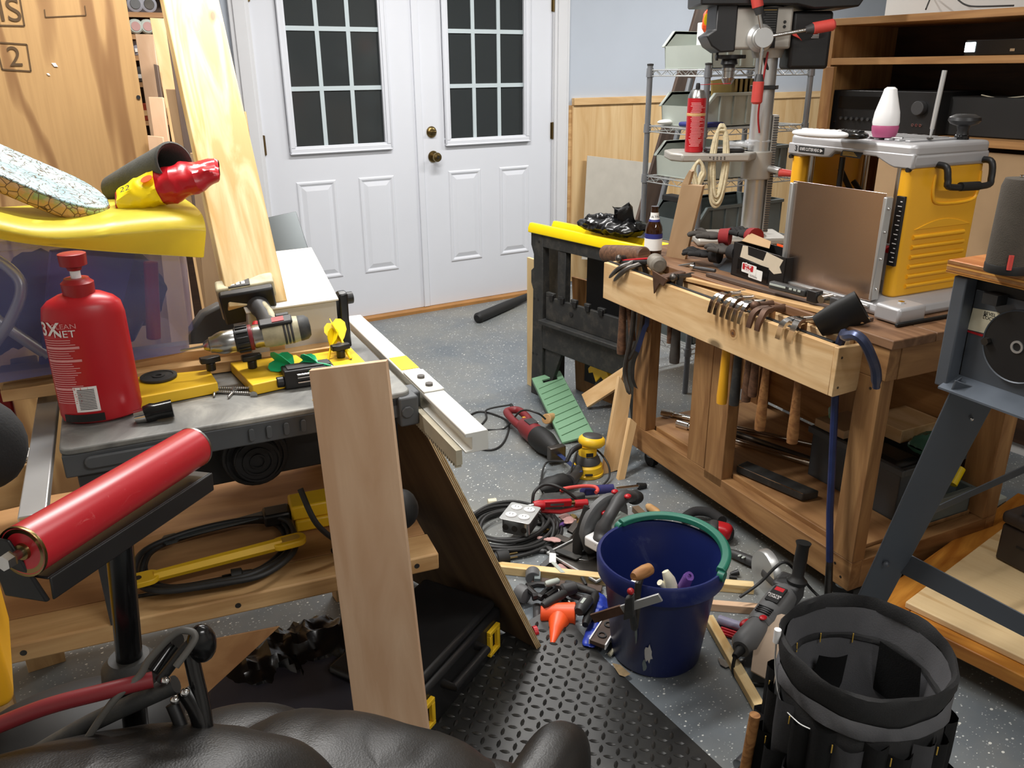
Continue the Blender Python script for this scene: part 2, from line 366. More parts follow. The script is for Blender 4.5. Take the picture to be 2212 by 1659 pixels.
vo = N(nt, 'ShaderNodeTexVoronoi', feature='DISTANCE_TO_EDGE'); vo.inputs['Scale'].default_value = 60; nt.links.new(v, vo.inputs['Vector'])
cf = ramp(nt, vo.outputs['Distance'], [(.02, (1, 1, 1, 1)), (.06, (0, 0, 0, 1))])
pc = ramp(nt, noise(nt, v, 16, 4), [(.45, (206, 160, 98)), (.52, (152, 168, 96))])
nt.links.new(mixc(nt, cf, pc, lin((96, 66, 36))), b.inputs['Base Color']); b.inputs['Roughness'].default_value = .5; bump(nt, b, vo.outputs['Distance'], .8, .004)
glassy('bin_plastic', (112, 120, 172), .5, .25); glassy('clear_plastic', (225, 228, 232), .3, .12); glassy('jar_clear', (190, 190, 200), .55, .1)
glassy('bottle_amber', (46, 22, 6), .93, .06); glassy('clear_grey', (86, 92, 98), .8, .3)
mat('snack_red', (186, 24, 36), .28, var=.1, bmp=.3, bs=30); mat('ink_black', (20, 20, 20), .7, var=0); mat('ink_brown', (84, 62, 36), .8, var=.1, vs=50)
mat('ink_white', (236, 232, 230), .6, var=0); mat('ink_pink', (222, 150, 150), .6, var=.05); mat('ink_gold', (200, 160, 70), .5, var=0); mat('ink_red', (186, 30, 40), .6, var=0)
mat('ink_blue', (40, 46, 120), .6, var=0); mat('speaker_cloth', (76, 70, 62), .9, var=.1, vs=40, bmp=.6, bs=500); mat('copper_red', (150, 60, 36), .4, .5, var=.3, vs=20)
m, nt, b = newmat('led_white'); b.inputs['Emission Color'].default_value = (.8, .95, 1, 1); b.inputs['Emission Strength'].default_value = 9
m, nt, b = newmat('tube_grey'); b.inputs['Base Color'].default_value = lin((150, 152, 156)); b.inputs['Metallic'].default_value = .9; b.inputs['Roughness'].default_value = .3
# ================================================================== the room
def struct(o): o['kind'] = 'structure'; return o
WY = 4.592
struct(MB().box(-2.2, 7.2, -2.4, 5.2, -.1, 0).obj('floor', 'fleck_floor', M=Matrix()))
struct(MB().box(-2.2, 7.2, -2.4, 5.2, 2.5, 2.6).obj('ceiling', 'ceiling_white'))
wb = MB(); wb.box(-2.2, 1.246, WY, WY+.14, 0, 2.5); wb.box(3.11, 7.2, WY, WY+.14, 0, 2.5); wb.box(1.246, 3.11, WY, WY+.14, 2.07, 2.5)
struct(wb.obj('wall_back', 'wall_blue'))
struct(MB().box(-1.5, -1.4, -2.3, WY, 0, 2.5).obj('wall_left', 'wall_white'))
struct(MB().box(6.35, 6.45, -2.3, WY, 0, 2.5).obj('wall_far_right', 'wall_white'))
struct(MB().box(-1.5, 6.4, -2.4, -2.3, 0, 2.5).obj('wall_front', 'wall_white'))
struct(MB().box(3.2, 3.3, -2.3, 2.33, 0, 2.5).obj('wall_right', 'wall_white'))
# wainscot: pine boards with a cap
wc = struct(MB().box(3.262, 3.27, WY-.002, WY, .1, 1.2).obj('wall_wainscot', 'wainscot_pine'))
xw = 3.262
for k in range(6):
    wd = .49 if k == 0 else .5
    M = frame((xw+wd/2, WY-.008, .62), (0, 0, 1), (0, -1, 0))
    MB().box(-.58, .58, -wd/2+.001, wd/2-.001, -.006, .008, M).obj('plank', 'wainscot_pine', wc, M=M, bev=.001); xw += wd
struct(MB().box(3.26, 6.35, WY-.03, WY, 1.2, 1.244).obj('trim_1', 'pine_rack', M=frame((4.2, WY, 1.2), (1, 0, 0)), bev=.002))
struct(MB().box(-1.4, 1.14, WY-.03, WY, 1.2, 1.244).obj('trim_2', 'pine_rack', M=frame((0, WY, 1.2), (1, 0, 0)), bev=.002))
wc = struct(MB().box(-1.4, -1.39, WY-.002, WY, .1, 1.2).obj('wall_wainscot_left', 'wainscot_pine')); xw = -1.4
for k in range(5):
    M = frame((xw+.25, WY-.008, .62), (0, 0, 1), (0, -1, 0)); MB().box(-.58, .58, -.249, .249, -.006, .008, M).obj('plank', 'wainscot_pine', wc, M=M, bev=.001); xw += .5
struct(MB().box(3.22, 3.262, WY-.003, WY, 0, 1.2).obj('trim_3', 'pine_amber'))
# casing
for i, (a, b) in enumerate(((1.143, 1.246), (3.112, 3.222))):
    mm = MB().box(a, b, WY-.022, WY, 0, 2.16); mm.box(a+.02, b-.02, WY-.03, WY-.02, 0, 2.16)
    struct(mm.obj('trim_%d' % (4+i), 'casing_white', bev=.003))
struct(MB().box(1.143, 3.222, WY-.024, WY, 2.07, 2.17).obj('trim_6', 'casing_white', bev=.003))
struct(MB().box(1.22, 3.13, WY-.05, WY+.1, -.01, .022).obj('trim_7', 'threshold', M=frame((2.2, WY, .02), (1, 0, 0)), bev=.004))
tag(MB().box(3.104, 3.112, WY-.01, WY+.05, 0, 2.07).box(1.246, 1.25, WY-.01, WY+.05, 0, 2.07).obj('trim_8', 'casing_white'), kind='structure')
def door(name, x0, x1, gx0, gx1, panels, hinge_x):
    """leaf with a nine-light window; the face stands at WY"""
    Y0, Y1, z0, z1 = WY, WY+.044, .024, 2.06; gz0, gz1 = 1.03, 1.93
    L = MB(); L.box(x0, gx0-.004, Y0, Y1, z0, z1); L.box(gx1+.004, x1, Y0, Y1, z0, z1)
    L.box(gx0-.004, gx1+.004, Y0, Y1, z0, gz0-.004); L.box(gx0-.004, gx1+.004, Y0, Y1, gz1+.004, z1)
    d = struct(L.obj(name, 'door_white'))
    F = MB()
    for w_, p, dep in ((.042, .012, 0), (.028, .018, .008), (.010, .022, .0)):
        F.ring(gx0-.038+dep*.5, gx1+.038-dep*.5, gz0-.038+dep*.5, gz1+.038-dep*.5, w_, Y0-p, Y0+.002)
    fr = F.obj('window_frame', 'door_white', d, bev=.004)
    S = MB()
    for k in range(4):
        z = gz0+.02+k*.28
        for xx in (gx0-.022, gx1+.022): S.cyl((xx, Y0-.0135, z), (xx, Y0-.011, z), .0035, seg=8)
    for k in range(3): S.cyl((gx0+.03+k*.23, Y0-.0135, gz0-.022), (gx0+.03+k*.23, Y0-.011, gz0-.022), .0035, seg=8)
    tag(S.obj('screws', 'steel_dark', fr), kind='stuff')
    gw = (gx1-gx0)
    G = MB()
    for k in (1, 2):
        x = gx0 + gw*k/3; G.box(x-.0115, x+.0115, Y0+.006, Y0+.012, gz0, gz1)
        z = gz0 + .9*k/3
        G.box(gx0, gx1, Y0+.0055, Y0+.0125, z-.0115, z+.0115)
    G.obj('window_grille', 'grille_white', d)
    for i in range(3):
        for j in range(3):
            MB().box(gx0+gw*i/3+.002, gx0+gw*(i+1)/3-.002, Y0+.013, Y0+.017, gz0+.3*j+.002, gz0+.3*(j+1)-.002).obj('pane', 'night_glass', d)
    for a, b in panels:
        c0, c1, e0, e1 = a, b, .288, .842; P_ = MB()
        def loop(ins, y): return [(c0+ins, y, e0+ins), (c1-ins, y, e0+ins), (c1-ins, y, e1-ins), (c0+ins, y, e1-ins)]
        ls = [loop(-.004, Y0+.001), loop(.004, Y0-.006), loop(.012, Y0-.006), loop(.024, Y0+.0005), loop(.05, Y0-.007), loop(.056, Y0-.007)]
        vv = [[P_.bm.verts.new(p) for p in l] for l in ls]
        for A, B in zip(vv, vv[1:]):
            for k in range(4): P_.bm.faces.new((A[k], A[(k+1) % 4], B[(k+1) % 4], B[k]))
        P_.bm.faces.new(vv[-1]); P_.obj('panel', 'door_white', d, smooth=False)
    for z in (.28, 1.05, 1.8):
        h = MB().box(hinge_x-.011, hinge_x+.011, Y0-.006, Y0+.001, z-.05, z+.05); h.cyl((hinge_x, Y0-.01, z-.052), (hinge_x, Y0-.01, z+.052), .006, seg=10)
        h.obj('hinge', 'brass', d)
    return d
d1 = door('door_1', 1.252, 2.166, 1.424, 1.95, ((1.407, 1.632), (1.773, 1.988)), 1.25)
d2 = door('door_2', 2.186, 3.102, 2.371, 2.895, ((2.352, 2.572), (2.711, 2.928)), 3.106)
MB().box(2.146, 2.186, WY-.012, WY+.002, .024, 2.06).obj('astragal', 'door_white', d1, bev=.003)
k = MB(); Mk = Matrix.Translation((2.252, WY, .936)) @ R3(90, 'X')
k.lathe([(.033, 0), (.034, .004), (.03, .009), (.014, .012), (.011, .03), (.016, .036), (.026, .046), (.028, .056), (.025, .064), (.014, .067), (.013, .0675), (.001, .066)], Mk)
kn = k.obj('door_knob', 'brass', d2); MB().lathe([(.008, .066), (.008, .069), (.001, .069)], Mk, seg=12).obj('key_button', 'steel_dark', kn)
k = MB(); Mk = Matrix.Translation((2.247, WY, 1.077)) @ R3(90, 'X')
k.lathe([(.033, 0), (.033, .005), (.026, .012), (.02, .016), (.001, .017)], Mk); k.box(2.228, 2.266, WY-.03, WY-.014, 1.071, 1.083)
k.obj('deadbolt', 'brass', d2, bev=.002)
MB().box(2.162, 2.166, WY-.001, WY+.02, .88, .98).obj('latch_plate', 'brass', d2)
# wall switch half hidden behind the lumber
o = T('light_switch', 'white wall switch beside the door casing, half hidden by leaning lumber', 'switch', (1.12, WY, 1.17))
MB().box(1.075, 1.148, WY-.006, WY, 1.11, 1.225).obj('plate', 'white_plastic', o, bev=.002); MB().box(1.105, 1.118, WY-.014, WY-.005, 1.155, 1.18).obj('lever', 'white_plastic', o, bev=.002)
# ================================================================== left: plywood, parts rack, lumber
# big plywood sheet hanging plumb at Y=2.9
M = frame((-.3, 2.9, 1.2), (0, 0, 1), (0, -1, 0))
o = T('plywood_sheet', 'tall upright plywood sheet with stamped black boxes and bold wavy grain', 'plywood', (-.3, 2.9, .0))
MB().box(-1.2, 1.2, -.73, .73, -.018, 0, M).obj('sheet', 'ply_cathedral', o, M=M, bev=.001)
PS = frame((0, 2.899, 0), (1, 0, 0), (0, -1, 0))
def onsheet(x, y): p = Yp(x, y, 2.898); return p
def strip(mb, a, b, wd, Y=2.899):
    p, q = onsheet(*a), onsheet(*b); d_ = (q-p).normalized(); n_ = d_.cross(V((0, -1, 0)))*wd/2
    for t_ in (0,): mb._f([p-n_, q-n_, q+n_, p+n_], [(0, 1, 2, 3)])
s = MB()
for a, b in (((-40, 54), (53, 56)), ((53, 56), (42, -8)), ((0, 92), (58, 96)), ((58, 96), (67, 154)), ((67, 154), (5, 150)), ((5, 150), (-3, 118))): strip(s, a, b, .004)
for a, b in (((98, 37), (186, 33)), ((186, 33), (183, 12)), ((98, 37), (96, 20))): strip(s, a, b, .0025)
s.obj('stamp_frame', 'ink_brown', o, smooth=False)
def sheetfn(x, y, sc=1.0):
    c = onsheet(x, y); return lambda u, v: c + V((u, -.0005, v))
lettering('IS', .085, sheetfn(20, 24), 'ink_brown', o); lettering('2', .075, sheetfn(32, 124), 'ink_brown', o)
MB().cyl(onsheet(299, 210)+V((0, -.001, 0)), onsheet(299, 210)+V((0, .004, 0)), .006, seg=12).obj('hole', 'saw_dark', o)
for q, r_ in (((119, 141), .007), ((105, 161), .004)):
    c = onsheet(*q); MB().prism([(r_*1.0, -r_*.6), (r_*.3, r_*.9), (-r_*1.2, r_*.9), (-r_*.4, -r_*.5)], 0, .0006, frame(c, (1, 0, 0), (0, -1, 0))).obj('chipped_patch', 'paper_white', o)
# rack of screw jars behind it
RY = 3.35
o = T('jar_rack', 'wooden rack of small shelves holding screw jars, seen in the gap beside the plywood', 'rack', (.55, RY, .4))
xl, xr = .36, .72
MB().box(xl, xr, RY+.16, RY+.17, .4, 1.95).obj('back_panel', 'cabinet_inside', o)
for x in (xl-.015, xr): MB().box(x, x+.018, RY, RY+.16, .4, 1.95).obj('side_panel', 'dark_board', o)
zs = [Yp(290, y, RY).z for y in (-70, 26, 74, 120, 178, 262, 330, 400)]
for z in zs: MB().box(xl, xr, RY-.004, RY+.16, z-.016, z).obj('shelf', 'ply_shelf', o, M=frame((.55, RY, z), (1, 0, 0)))
for (x, y, r_) in ((292, 48, .022), (318, 50, .022)):
    c = Yp(x, y, RY); j = T('screw_jar', 'round grey plastic jar end in the parts rack, %s of the pair' % ('nearer the plywood' if x < 300 else 'behind the board'), 'jar', c, 'screw jars on their sides in the rack')
    c.z = zs[2]+.026
    MB().lathe([(.001, 0), (.02, .001), (.0245, .006), (.0245, .02), (.026, .022), (.026, .08), (.001, .08)], frame(c, (1, 0, 0), (0, 1, 0))).obj('body', 'jar_clear' if 0 else 'tote_grey', j)
    MB().lathe([(.015, -.001), (.015, .004), (.001, .004)], frame(c, (1, 0, 0), (0, 1, 0))).obj('lid_mark', 'skin_pink', j)
for (x, y, m_, lab) in ((292, 8, 'jar_clear', 'clear glass jar of dark screws on the upper rack shelf beside the plywood edge'), (322, 8, 'steel_dark', 'metal lidded glass jar on the upper rack shelf beside the leaning board')):
    c = Yp(x, y, RY); c.z = zs[1]+.026; j = T('glass_jar', lab, 'jar', c, 'glass jars on the upper rack shelf')
    MB().lathe([(.02, 0), (.026, .004), (.026, .08), (.001, .08)], frame(c, (1, 0, 0), (0, 1, 0))).obj('body', 'jar_clear', j)
    MB().lathe([(.001, -.003), (.016, -.003), (.018, .002), (.019, .004)], frame(c, (1, 0, 0), (0, 1, 0))).obj('lid', m_ if m_ != 'jar_clear' else 'grey_tool', j)
for (x, y, zz, m_, lab, sx, sy) in ((301, 100, 3, 'jar_clear', 'small clear jar on the third rack shelf', .024, .04), (305, 150, 4, 'glove_grey', 'dark jar with white print on the rack shelf', .026, .045), (318, 235, 5, 'copper_red', 'rust brown box of screws on the low rack shelf', .03, .06), (318, 318, 6, 'black_plastic', 'black box on the lowest visible rack shelf', .03, .04)):
    c = Yp(x, y, RY); z0 = zs[zz]; j = T('parts_jar' if zz < 5 else 'parts_box', lab, 'jar' if zz < 5 else 'box', (c.x, RY, z0))
    if zz < 5: MB().lathe([(sx*.9, 0), (sx, .003), (sx, sy*.8), (sx*.8, sy), (sx*.8, sy+.008)], T3(c.x, RY+.04, z0+.0005)).obj('body', m_, j)
    else: MB().box(c.x-sx, c.x+sx, RY+.005, RY+.08, z0+.0005, z0+sy).obj('carton', m_, j, bev=.002)
    MB().box(c.x-sx*.6, c.x+sx*.6, RY+.0035 if zz >= 5 else RY+.013, RY+.005 if zz >= 5 else RY+.0155, z0+sy*.3, z0+sy*.6).obj('print', 'paper_white' if zz != 5 else 'pine_amber', j)
# leaning lumber.  corners given as (photo x, photo y, distance)
def lean(name, lab, q, t, m, cat='board', group='offcuts leaning by the parts rack', extra=None):
    c = [D(*p) for p in q]           # bottom-left, bottom-right, top-right, top-left
    if cat == 'board' and extra is None:      # the foot stands on the floor
        for i, j in ((0, 3), (1, 2)): d_ = c[i]-c[j]; c[i] = c[i] + V((d_.x*.25, max(0, -d_.y)*.0, d_.z)).normalized()*max(0, c[i].z/1.0)
    o = slabo(name, c, t, m, bev=.002); tag(o, lab, cat, group); return o
lean('lumber_board', 'wide bright knotty pine board leaning from the white box up past the top edge', [(495, 662, 1.735), (621, 650, 1.80), (466, -30, 1.95), (346, -30, 2.02)], -.036, 'pine_bright', group='', extra=1)['group'] = 'lumber leaning above the saw'
lean('lumber_board', 'narrow amber board edge just behind the wide bright pine board', [(560, 655, 2.3), (592, 470, 2.45), (530, 240, 2.5), (496, 240, 2.5)], -.02, 'pine_amber')['group'] = 'lumber leaning above the saw'
lean('offcut_board', 'dark edged brown board standing tight against the bright pine board', [(470, 650, 2.1), (512, 650, 2.1), (362, -30, 2.3), (344, -30, 2.3)], -.02, 'dark_board')
lean('offcut_board', 'knotty pale board with square top standing in front of the grey jars', [(440, 520, 2.42), (480, 520, 2.42), (363, 40, 2.62), (323, 38, 2.62)], -.016, 'pine_rack')
lean('offcut_board', 'knotty pale board with a slanted edge, the lower of two reaching the jars', [(375, 520, 2.56), (402, 520, 2.56), (331, 74, 2.78), (291, 73, 2.78)], -.012, 'pink_ply')
lean('offcut_board', 'plain tan fibreboard strip with its flat top level with the dark rack box', [(462, 640, 2.27), (500, 640, 2.22), (399, 193, 2.36), (357, 192, 2.38)], -.015, 'mdf_tan')
lean('offcut_board', 'thin dark walnut strip between the pale boards', [(390, 470, 2.5), (398, 470, 2.5), (340, 140, 2.6), (331, 138, 2.6)], -.012, 'dark_board')
lean('offcut_board', 'short pale pink board topping out beside the rust brown box', [(370, 520, 2.5), (404, 520, 2.5), (352, 210, 2.6), (320, 209, 2.6)], -.012, 'pink_ply')
lean('offcut_board', 'lowest pale board end showing above the grey felt sleeve', [(345, 560, 2.5), (392, 560, 2.5), (352, 296, 2.57), (318, 292, 2.57)], -.012, 'pink_ply')
lean('offcut_board', 'broad brown hardboard panel behind the plastic bin', [(440, 650, 2.18), (500, 650, 2.18), (470, 330, 2.2), (410, 330, 2.2)], -.008, 'mdf_tan')
# ================================================================== low pine bench with the table saw on it
SZ = .82
SFR = frame((0, 1.484, SZ), (.9945, -.105, 0)); S_ = lambda x, y, z=0: SFR @ V((x, y, z))
LZ = .44
LF = frame((.662, 1.400, LZ), (.985, -.17, 0)); L_ = lambda x, y, z=0: LF @ V((x, y, z))
o = T('low_bench', 'low pine work table with knotty front edge carrying the grey table saw', 'table', tuple(L_(-.45, .3, -LZ)))
board('front_rail', L_(-.95, .045, -.02), L_(0, .045, -.02), LF.col[1].xyz, .09, .04, MATS['pine_amber'], o, bev=.004)
MB().box(-.95, -.006, .0905, .62, -.02, 0, LF).obj('top_board', 'ply_shelf', o, M=LF, bev=.001)
board('end_rail', L_(-.03, .1, -.06), L_(-.03, .62, -.06), (1, 0, 0), .04, .07, MATS['pine_amber'], o)
for (x, y) in ((-.9, .08), (-.12, .18), (-.9, .56), (-.12, .56)):
    board('leg', L_(x, y, -.04), L_(x, y, -LZ), (1, 0, 0), .085, .04, MATS['pine_amber'], o)
for x in (-.42, -.05, -.8): MB().cyl(L_(x, -.0005, -.02), L_(x, .004, -.02), .006, seg=12).obj('screw_head', 'steel_dark', o)
# ---- table saw
o = T('table_saw', 'grey jobsite table saw with dusty top and white fence rail', 'saw', tuple(S_(.3, .3, LZ-SZ+.001)))
MB().prism(rrect(0, .63, 0, .56, .02), -.012, 0, SFR).obj('table_top', 'saw_top', o, M=SFR, bev=.003)
a = MB(); a.box(.002, .49, .003, .012, -.055, -.012, SFR).box(.49, .628, .003, .012, -.03, -.012, SFR).box(.002, .012, .012, .55, -.05, -.012, SFR).box(.56, .628, .003, .04, -.055, -.012, SFR)
a.obj('apron', 'saw_grey', o, bev=.003)
MB().prism(rrect(.035, .18, -.042, -.018, .011), -.001, .006, frame(S_(0, .003, 0), SFR.col[0].xyz, -SFR.col[1].xyz) @ Matrix.Diagonal((1, -1, 1, 1)) if 0 else SFR @ R3(90, 'X')).obj('front_handle', 'saw_grey', o, bev=.003)
a = MB()
for k in range(5): a.prism(rrect(.31+k*.032, .32+k*.032, -.045, -.02, .0045), .0, .0045, SFR @ R3(90, 'X'))
tag(a.obj('vent_ribs', 'saw_grey', o, bev=.001), kind='stuff')
for k, y in enumerate((.155,)): MB().box(.003, .62, y, y+.002, .0002, .0012, SFR).obj('table_groove', 'saw_dark', o)
MB().box(.44, .53, .012, .04, .0006, .0012, SFR).obj('warning_mark', 'ink_gold', o); MB().box(.443, .527, .015, .037, .0012, .0016, SFR).obj('mark_field', 'saw_dark', o)
a = MB(); a.box(.1, .56, .16, .5, -.2, -.05, SFR).cyl(S_(.33, .2, -.13), S_(.33, .11, -.13), .07, .065, 28).cyl(S_(.33, .14, -.13), S_(.33, .09, -.13), .05, .045, 28)
mo = a.obj('motor_housing', 'saw_dark', o, bev=.004)
a = MB()
for k in range(4): a.lathe([(.012+.014*k, 0), (.016+.014*k, 0), (.016+.014*k, .004), (.012+.014*k, .004)], frame(S_(.33, .089 if k < 3 else .109, -.13), SFR.col[0].xyz, -SFR.col[1].xyz), seg=28, cap=False)
a.obj('vent_ring', 'black_plastic', mo)
MB().cyl(S_(.52, .03, -.075), S_(.58, .03, -.075), .018, seg=16).obj('lock_knob', 'black_plastic', o)
for x, y in ((.04, .03), (.6, .1), (.04, .52), (.6, .52)):
    board('leg', S_(x, y, -.05), S_(x, y+.01, LZ-SZ+.001), (1, 0, 0), .045, .03, MATS['saw_dark'] if x > .1 else MATS['grey_dark'], o)
MB().tube(spline([S_(.4, .05, -.19), S_(.42, .02, -.26), S_(.47, .04, -.33), S_(.52, .1, -.375)]), .006).obj('power_cord', 'cord_black', o)
MB().tube(spline([S_(.62, .1, -.12), S_(.57, .05, -.2), S_(.52, .02, -.3), S_(.46, .08, -.37)]), .007).obj('power_cord', 'cord_black', o)
MB().box(-.05, -.012, -.2, .55, -.03, -.012, SFR).obj('side_rail', 'aluminium', o, M=SFR, bev=.002)
a = MB(); a.prism([(.655, -.05), (.70, -.05), (.70, -.012), (.698, -.01), (.657, -.01), (.655, -.012), (.655, -.018), (.668, -.02), (.668, -.044), (.655, -.046)], -.62, .22, SFR @ R3(90, 'X')).obj('fence_rail', 'rail_white', o, bev=.001)
a = MB(); a.box(.63, .655, .02, .07, -.06, -.012, SFR); a.box(.60, .64, -.012, .03, -.07, -.008, SFR).obj('rail_bracket', 'saw_grey', o, bev=.004)
MB().prism([(.615+.013*math.cos(PI/4*k+.39), -.038+.013*math.sin(PI/4*k+.39)) for k in range(8)], .012, .017, SFR @ R3(90, 'X')).obj('hex_cap', 'saw_grey', o, bev=.002)
a = MB(); a.box(.640, .652, -.21, .2, -.075, -.045, SFR)
for k in range(38): a.box(.640, .652, -.205+k*.0107, -.200+k*.0107, -.082, -.075, SFR)
tag(a.obj('gear_rack', 'beige', o), kind='stuff')
a = MB(); a.box(.655, .70, .0, .13, -.0095, -.006, SFR).obj('rail_clamp_plate', 'rail_white', o, bev=.001)
for y in (.03, .08): MB().cyl(S_(.678, y, -.006), S_(.678, y, -.001), .008, seg=14).obj('bolt_head', 'steel_dark', o)
MB().box(.658, .698, .15, .24, -.0095, -.009, SFR).obj('caution_sticker', 'bright_yellow', o)
# ---- white box with sloping lid
WB = frame((.400, 1.742, SZ), (1, -.02, 0))
o = T('white_box', 'white melamine box with sloping dusty lid on the far side of the saw', 'box', (.5, 1.742, SZ))
prof = [(0, .001), (.165, .001), (.165, .203), (0, .119)]
a = MB(); a.prism([(y, z) for y, z in prof], 0, .197, WB @ Matrix(((0, 0, 1, 0), (1, 0, 0, 0), (0, 1, 0, 0), (0, 0, 0, 1)))).obj('body', 'board_side', o, M=WB, bev=.002)  # front shade is put into this greyer colour; the lid is whiter
MB().hexa([WB @ V(p) for p in ((-.004, -.006, .119), (.201, -.006, .119), (.201, .165, .206), (-.004, .165, .206), (-.004, -.006, .123), (.201, -.006, .123), (.201, .165, .210), (-.004, .165, .210))]).obj('lid', 'board_white', o, M=WB, bev=.001)
o = slabo('slate_panel', [D(600, 592, 1.97), D(669, 548, 1.99), D(639, 456, 2.05), D(566, 472, 2.03)], -.006, 'metal_slate'); tag(o, 'dark slate sheet metal cover propped up behind the white box', 'panel')
for q in ((633, 545), (641, 542)): MB().cyl(D(q[0], q[1], 1.985), D(q[0], q[1], 1.975), .003, seg=8).obj('rivet', 'chrome', o)
a = MB(); g0 = WB @ V((.275, .0, 0))
a.prism([(.0, .004), (.12, .004), (.115, .03), (.06, .11), (.02, .135), (0, .13), (.004, .07)], 0, .022, frame(g0, (0, 1, 0), (1, 0, 0)) if 0 else WB @ T3(.204, 0, 0) @ Matrix(((0, 0, 1, 0), (1, 0, 0, 0), (0, 1, 0, 0), (0, 0, 0, 1))))
o = a.obj('blade_guard', 'black_gloss', bev=.004); tag(o, 'shiny black plastic saw guard standing against the white box end', 'guard')
MB().cyl(WB @ V((.226, .02, .115)), WB @ V((.241, .02, .115)), .014, seg=16).obj('guard_knob', 'black_plastic', o)
# ---- grey-brown guard of another saw behind the drill
g = D(478, 712, 1.93); g.z = SZ
o = T('saw_guard', 'grey brown plastic dust hood lying behind the cordless drill', 'guard', (g.x, g.y, SZ))
a = MB(); a.prism([(-.075, .001), (.06, .001), (.065, .05), (.04, .09), (0, .1), (-.04, .085), (-.07, .05)], -.02, .02, frame(g, (1, -.1, 0), (0, 1, 0)) @ R3(0, 'X') @ Matrix(((1, 0, 0, 0), (0, 1, 0, 0), (0, 0, 1, 0), (0, 0, 0, 1)))).obj('hood', 'grey_tool', o, bev=.008) if 0 else a.prism([(-.075, .001), (.06, .001), (.065, .05), (.04, .09), (0, .1), (-.04, .085), (-.07, .05)], -.02, .02, T3(*g) @ R3(90, 'X')).obj('hood', 'grey_tool', o, bev=.008)
# ---- plastic storage bin with its clutter
BX0, BX1, BY0, BY1, BZ0, BZ1 = -.16, .303, 1.755, 2.08, .868, 1.15
o = T('storage_bin', 'translucent bluish plastic bin crammed with hoses and dark things', 'bin', (.08, 1.9, BZ0))
def taper(z): return .016*(z-BZ0)/(BZ1-BZ0)
a = MB(); ro = []
for z, e in ((BZ0, .0), (BZ0+.03, .002), (BZ0+.045, .012), (BZ1-.03, .02), (BZ1-.03, .026), (BZ1-.012, .028)):
    P_ = rrect(BX0-e, BX1+e-.02, BY0-e+.012, BY1+e, .03); ro.append([a.bm.verts.new((x, y, z)) for x, y in P_])
for A, B in zip(ro, ro[1:]):
    for k in range(len(A)): a.bm.faces.new((A[k], A[(k+1) % len(A)], B[(k+1) % len(A)], B[k]))
a.bm.faces.new(ro[0][::-1]); a.obj('tub', 'bin_plastic', o)
from mathutils import noise as MN
rr = random.Random(17)
def pillow(nu, nv, lx, ly, lz, M, j=.004, u0=-1, u1=1):
    g_ = []
    for i in range(nu+1):
        u = u0 + (u1-u0)*i/nu; row = []
        for k_ in range(nv):
            t_ = 2*PI*k_/nv; ex = (1-abs(u)**2.6)**.5 if abs(u) < 1 else 0
            p = V((lx*u, (ly*(.55+.45*ex))*math.cos(t_), lz*(.12+.88*ex)*math.sin(t_))); s_ = M @ (p*1.0); q_ = V((s_.x, s_.y, s_.z))
            k1 = (.5-abs(MN.noise(q_*17)))*3.6 + (.5-abs(MN.noise(q_*40+V((3, 1, 7)))))*1.2; dr = V((0, p.y, p.z)).normalized() if (p.y or p.z) else V((0, 0, 1))
            row.append(M @ (p + dr*j*(k1-1.6)))
        row.append(row[0]); g_.append(row)
    return MB().sheet(g_)
for c_, lx_, lz_, lb_ in (((.10, 1.93, .98), .17, .10, 'dark jacket stuffed into the right half of the plastic bin'), ((-.07, 1.95, .95), .08, .07, 'black cloth bundle at the dark end of the plastic bin')): tag(pillow(20, 24, lx_, .09, lz_, T3(*c_), .012).obj('packed_cloth', 'fabric_black', smooth=40), lb_, 'cloth')
a = MB(); a.tube(spline([(-.1, 1.80, .9), (-.03, 1.79, .98), (0, 1.80, 1.05), (-.05, 1.83, 1.1), (-.1, 1.83, 1.06), (-.05, 1.80, .98), (.02, 1.79, .9)]), .011)
c_ = a.obj('vacuum_hose', 'aluminium'); tag(c_, 'pale coiled hose pressed against the inside of the plastic bin', 'hose')
MB().ball((-.12, 1.86, 1.05), .05, (1, 1, .7)).obj('cuff', 'grey_tool', c_)
a = slabo('manual_binder', [(.0, 1.80, .885), (.13, 1.82, .885), (.22, 1.85, 1.10), (.06, 1.82, 1.10)], .02, 'ink_blue'); tag(a, 'dark blue flat case slanting inside the plastic bin', 'case')
MATS['ink_blue'].node_tree.nodes['Principled BSDF']
for q in (((.215, 1.79, .9), (.235, 1.80, 1.06), .014, 'red_dark', 'red tube standing in the near corner of the bin'), ((-.12, 1.8, .9), (-.1, 1.85, .98), .03, 'navy_cloth', 'dark cloth roll in the bin bottom'), ((.16, 1.86, .9), (.25, 1.95, 1.0), .03, 'black_plastic', 'black canister lying in the bin')):
    tag(MB().cyl(q[0], q[1], q[2]).obj('canister', q[3], bev=.003), q[4], 'canister')
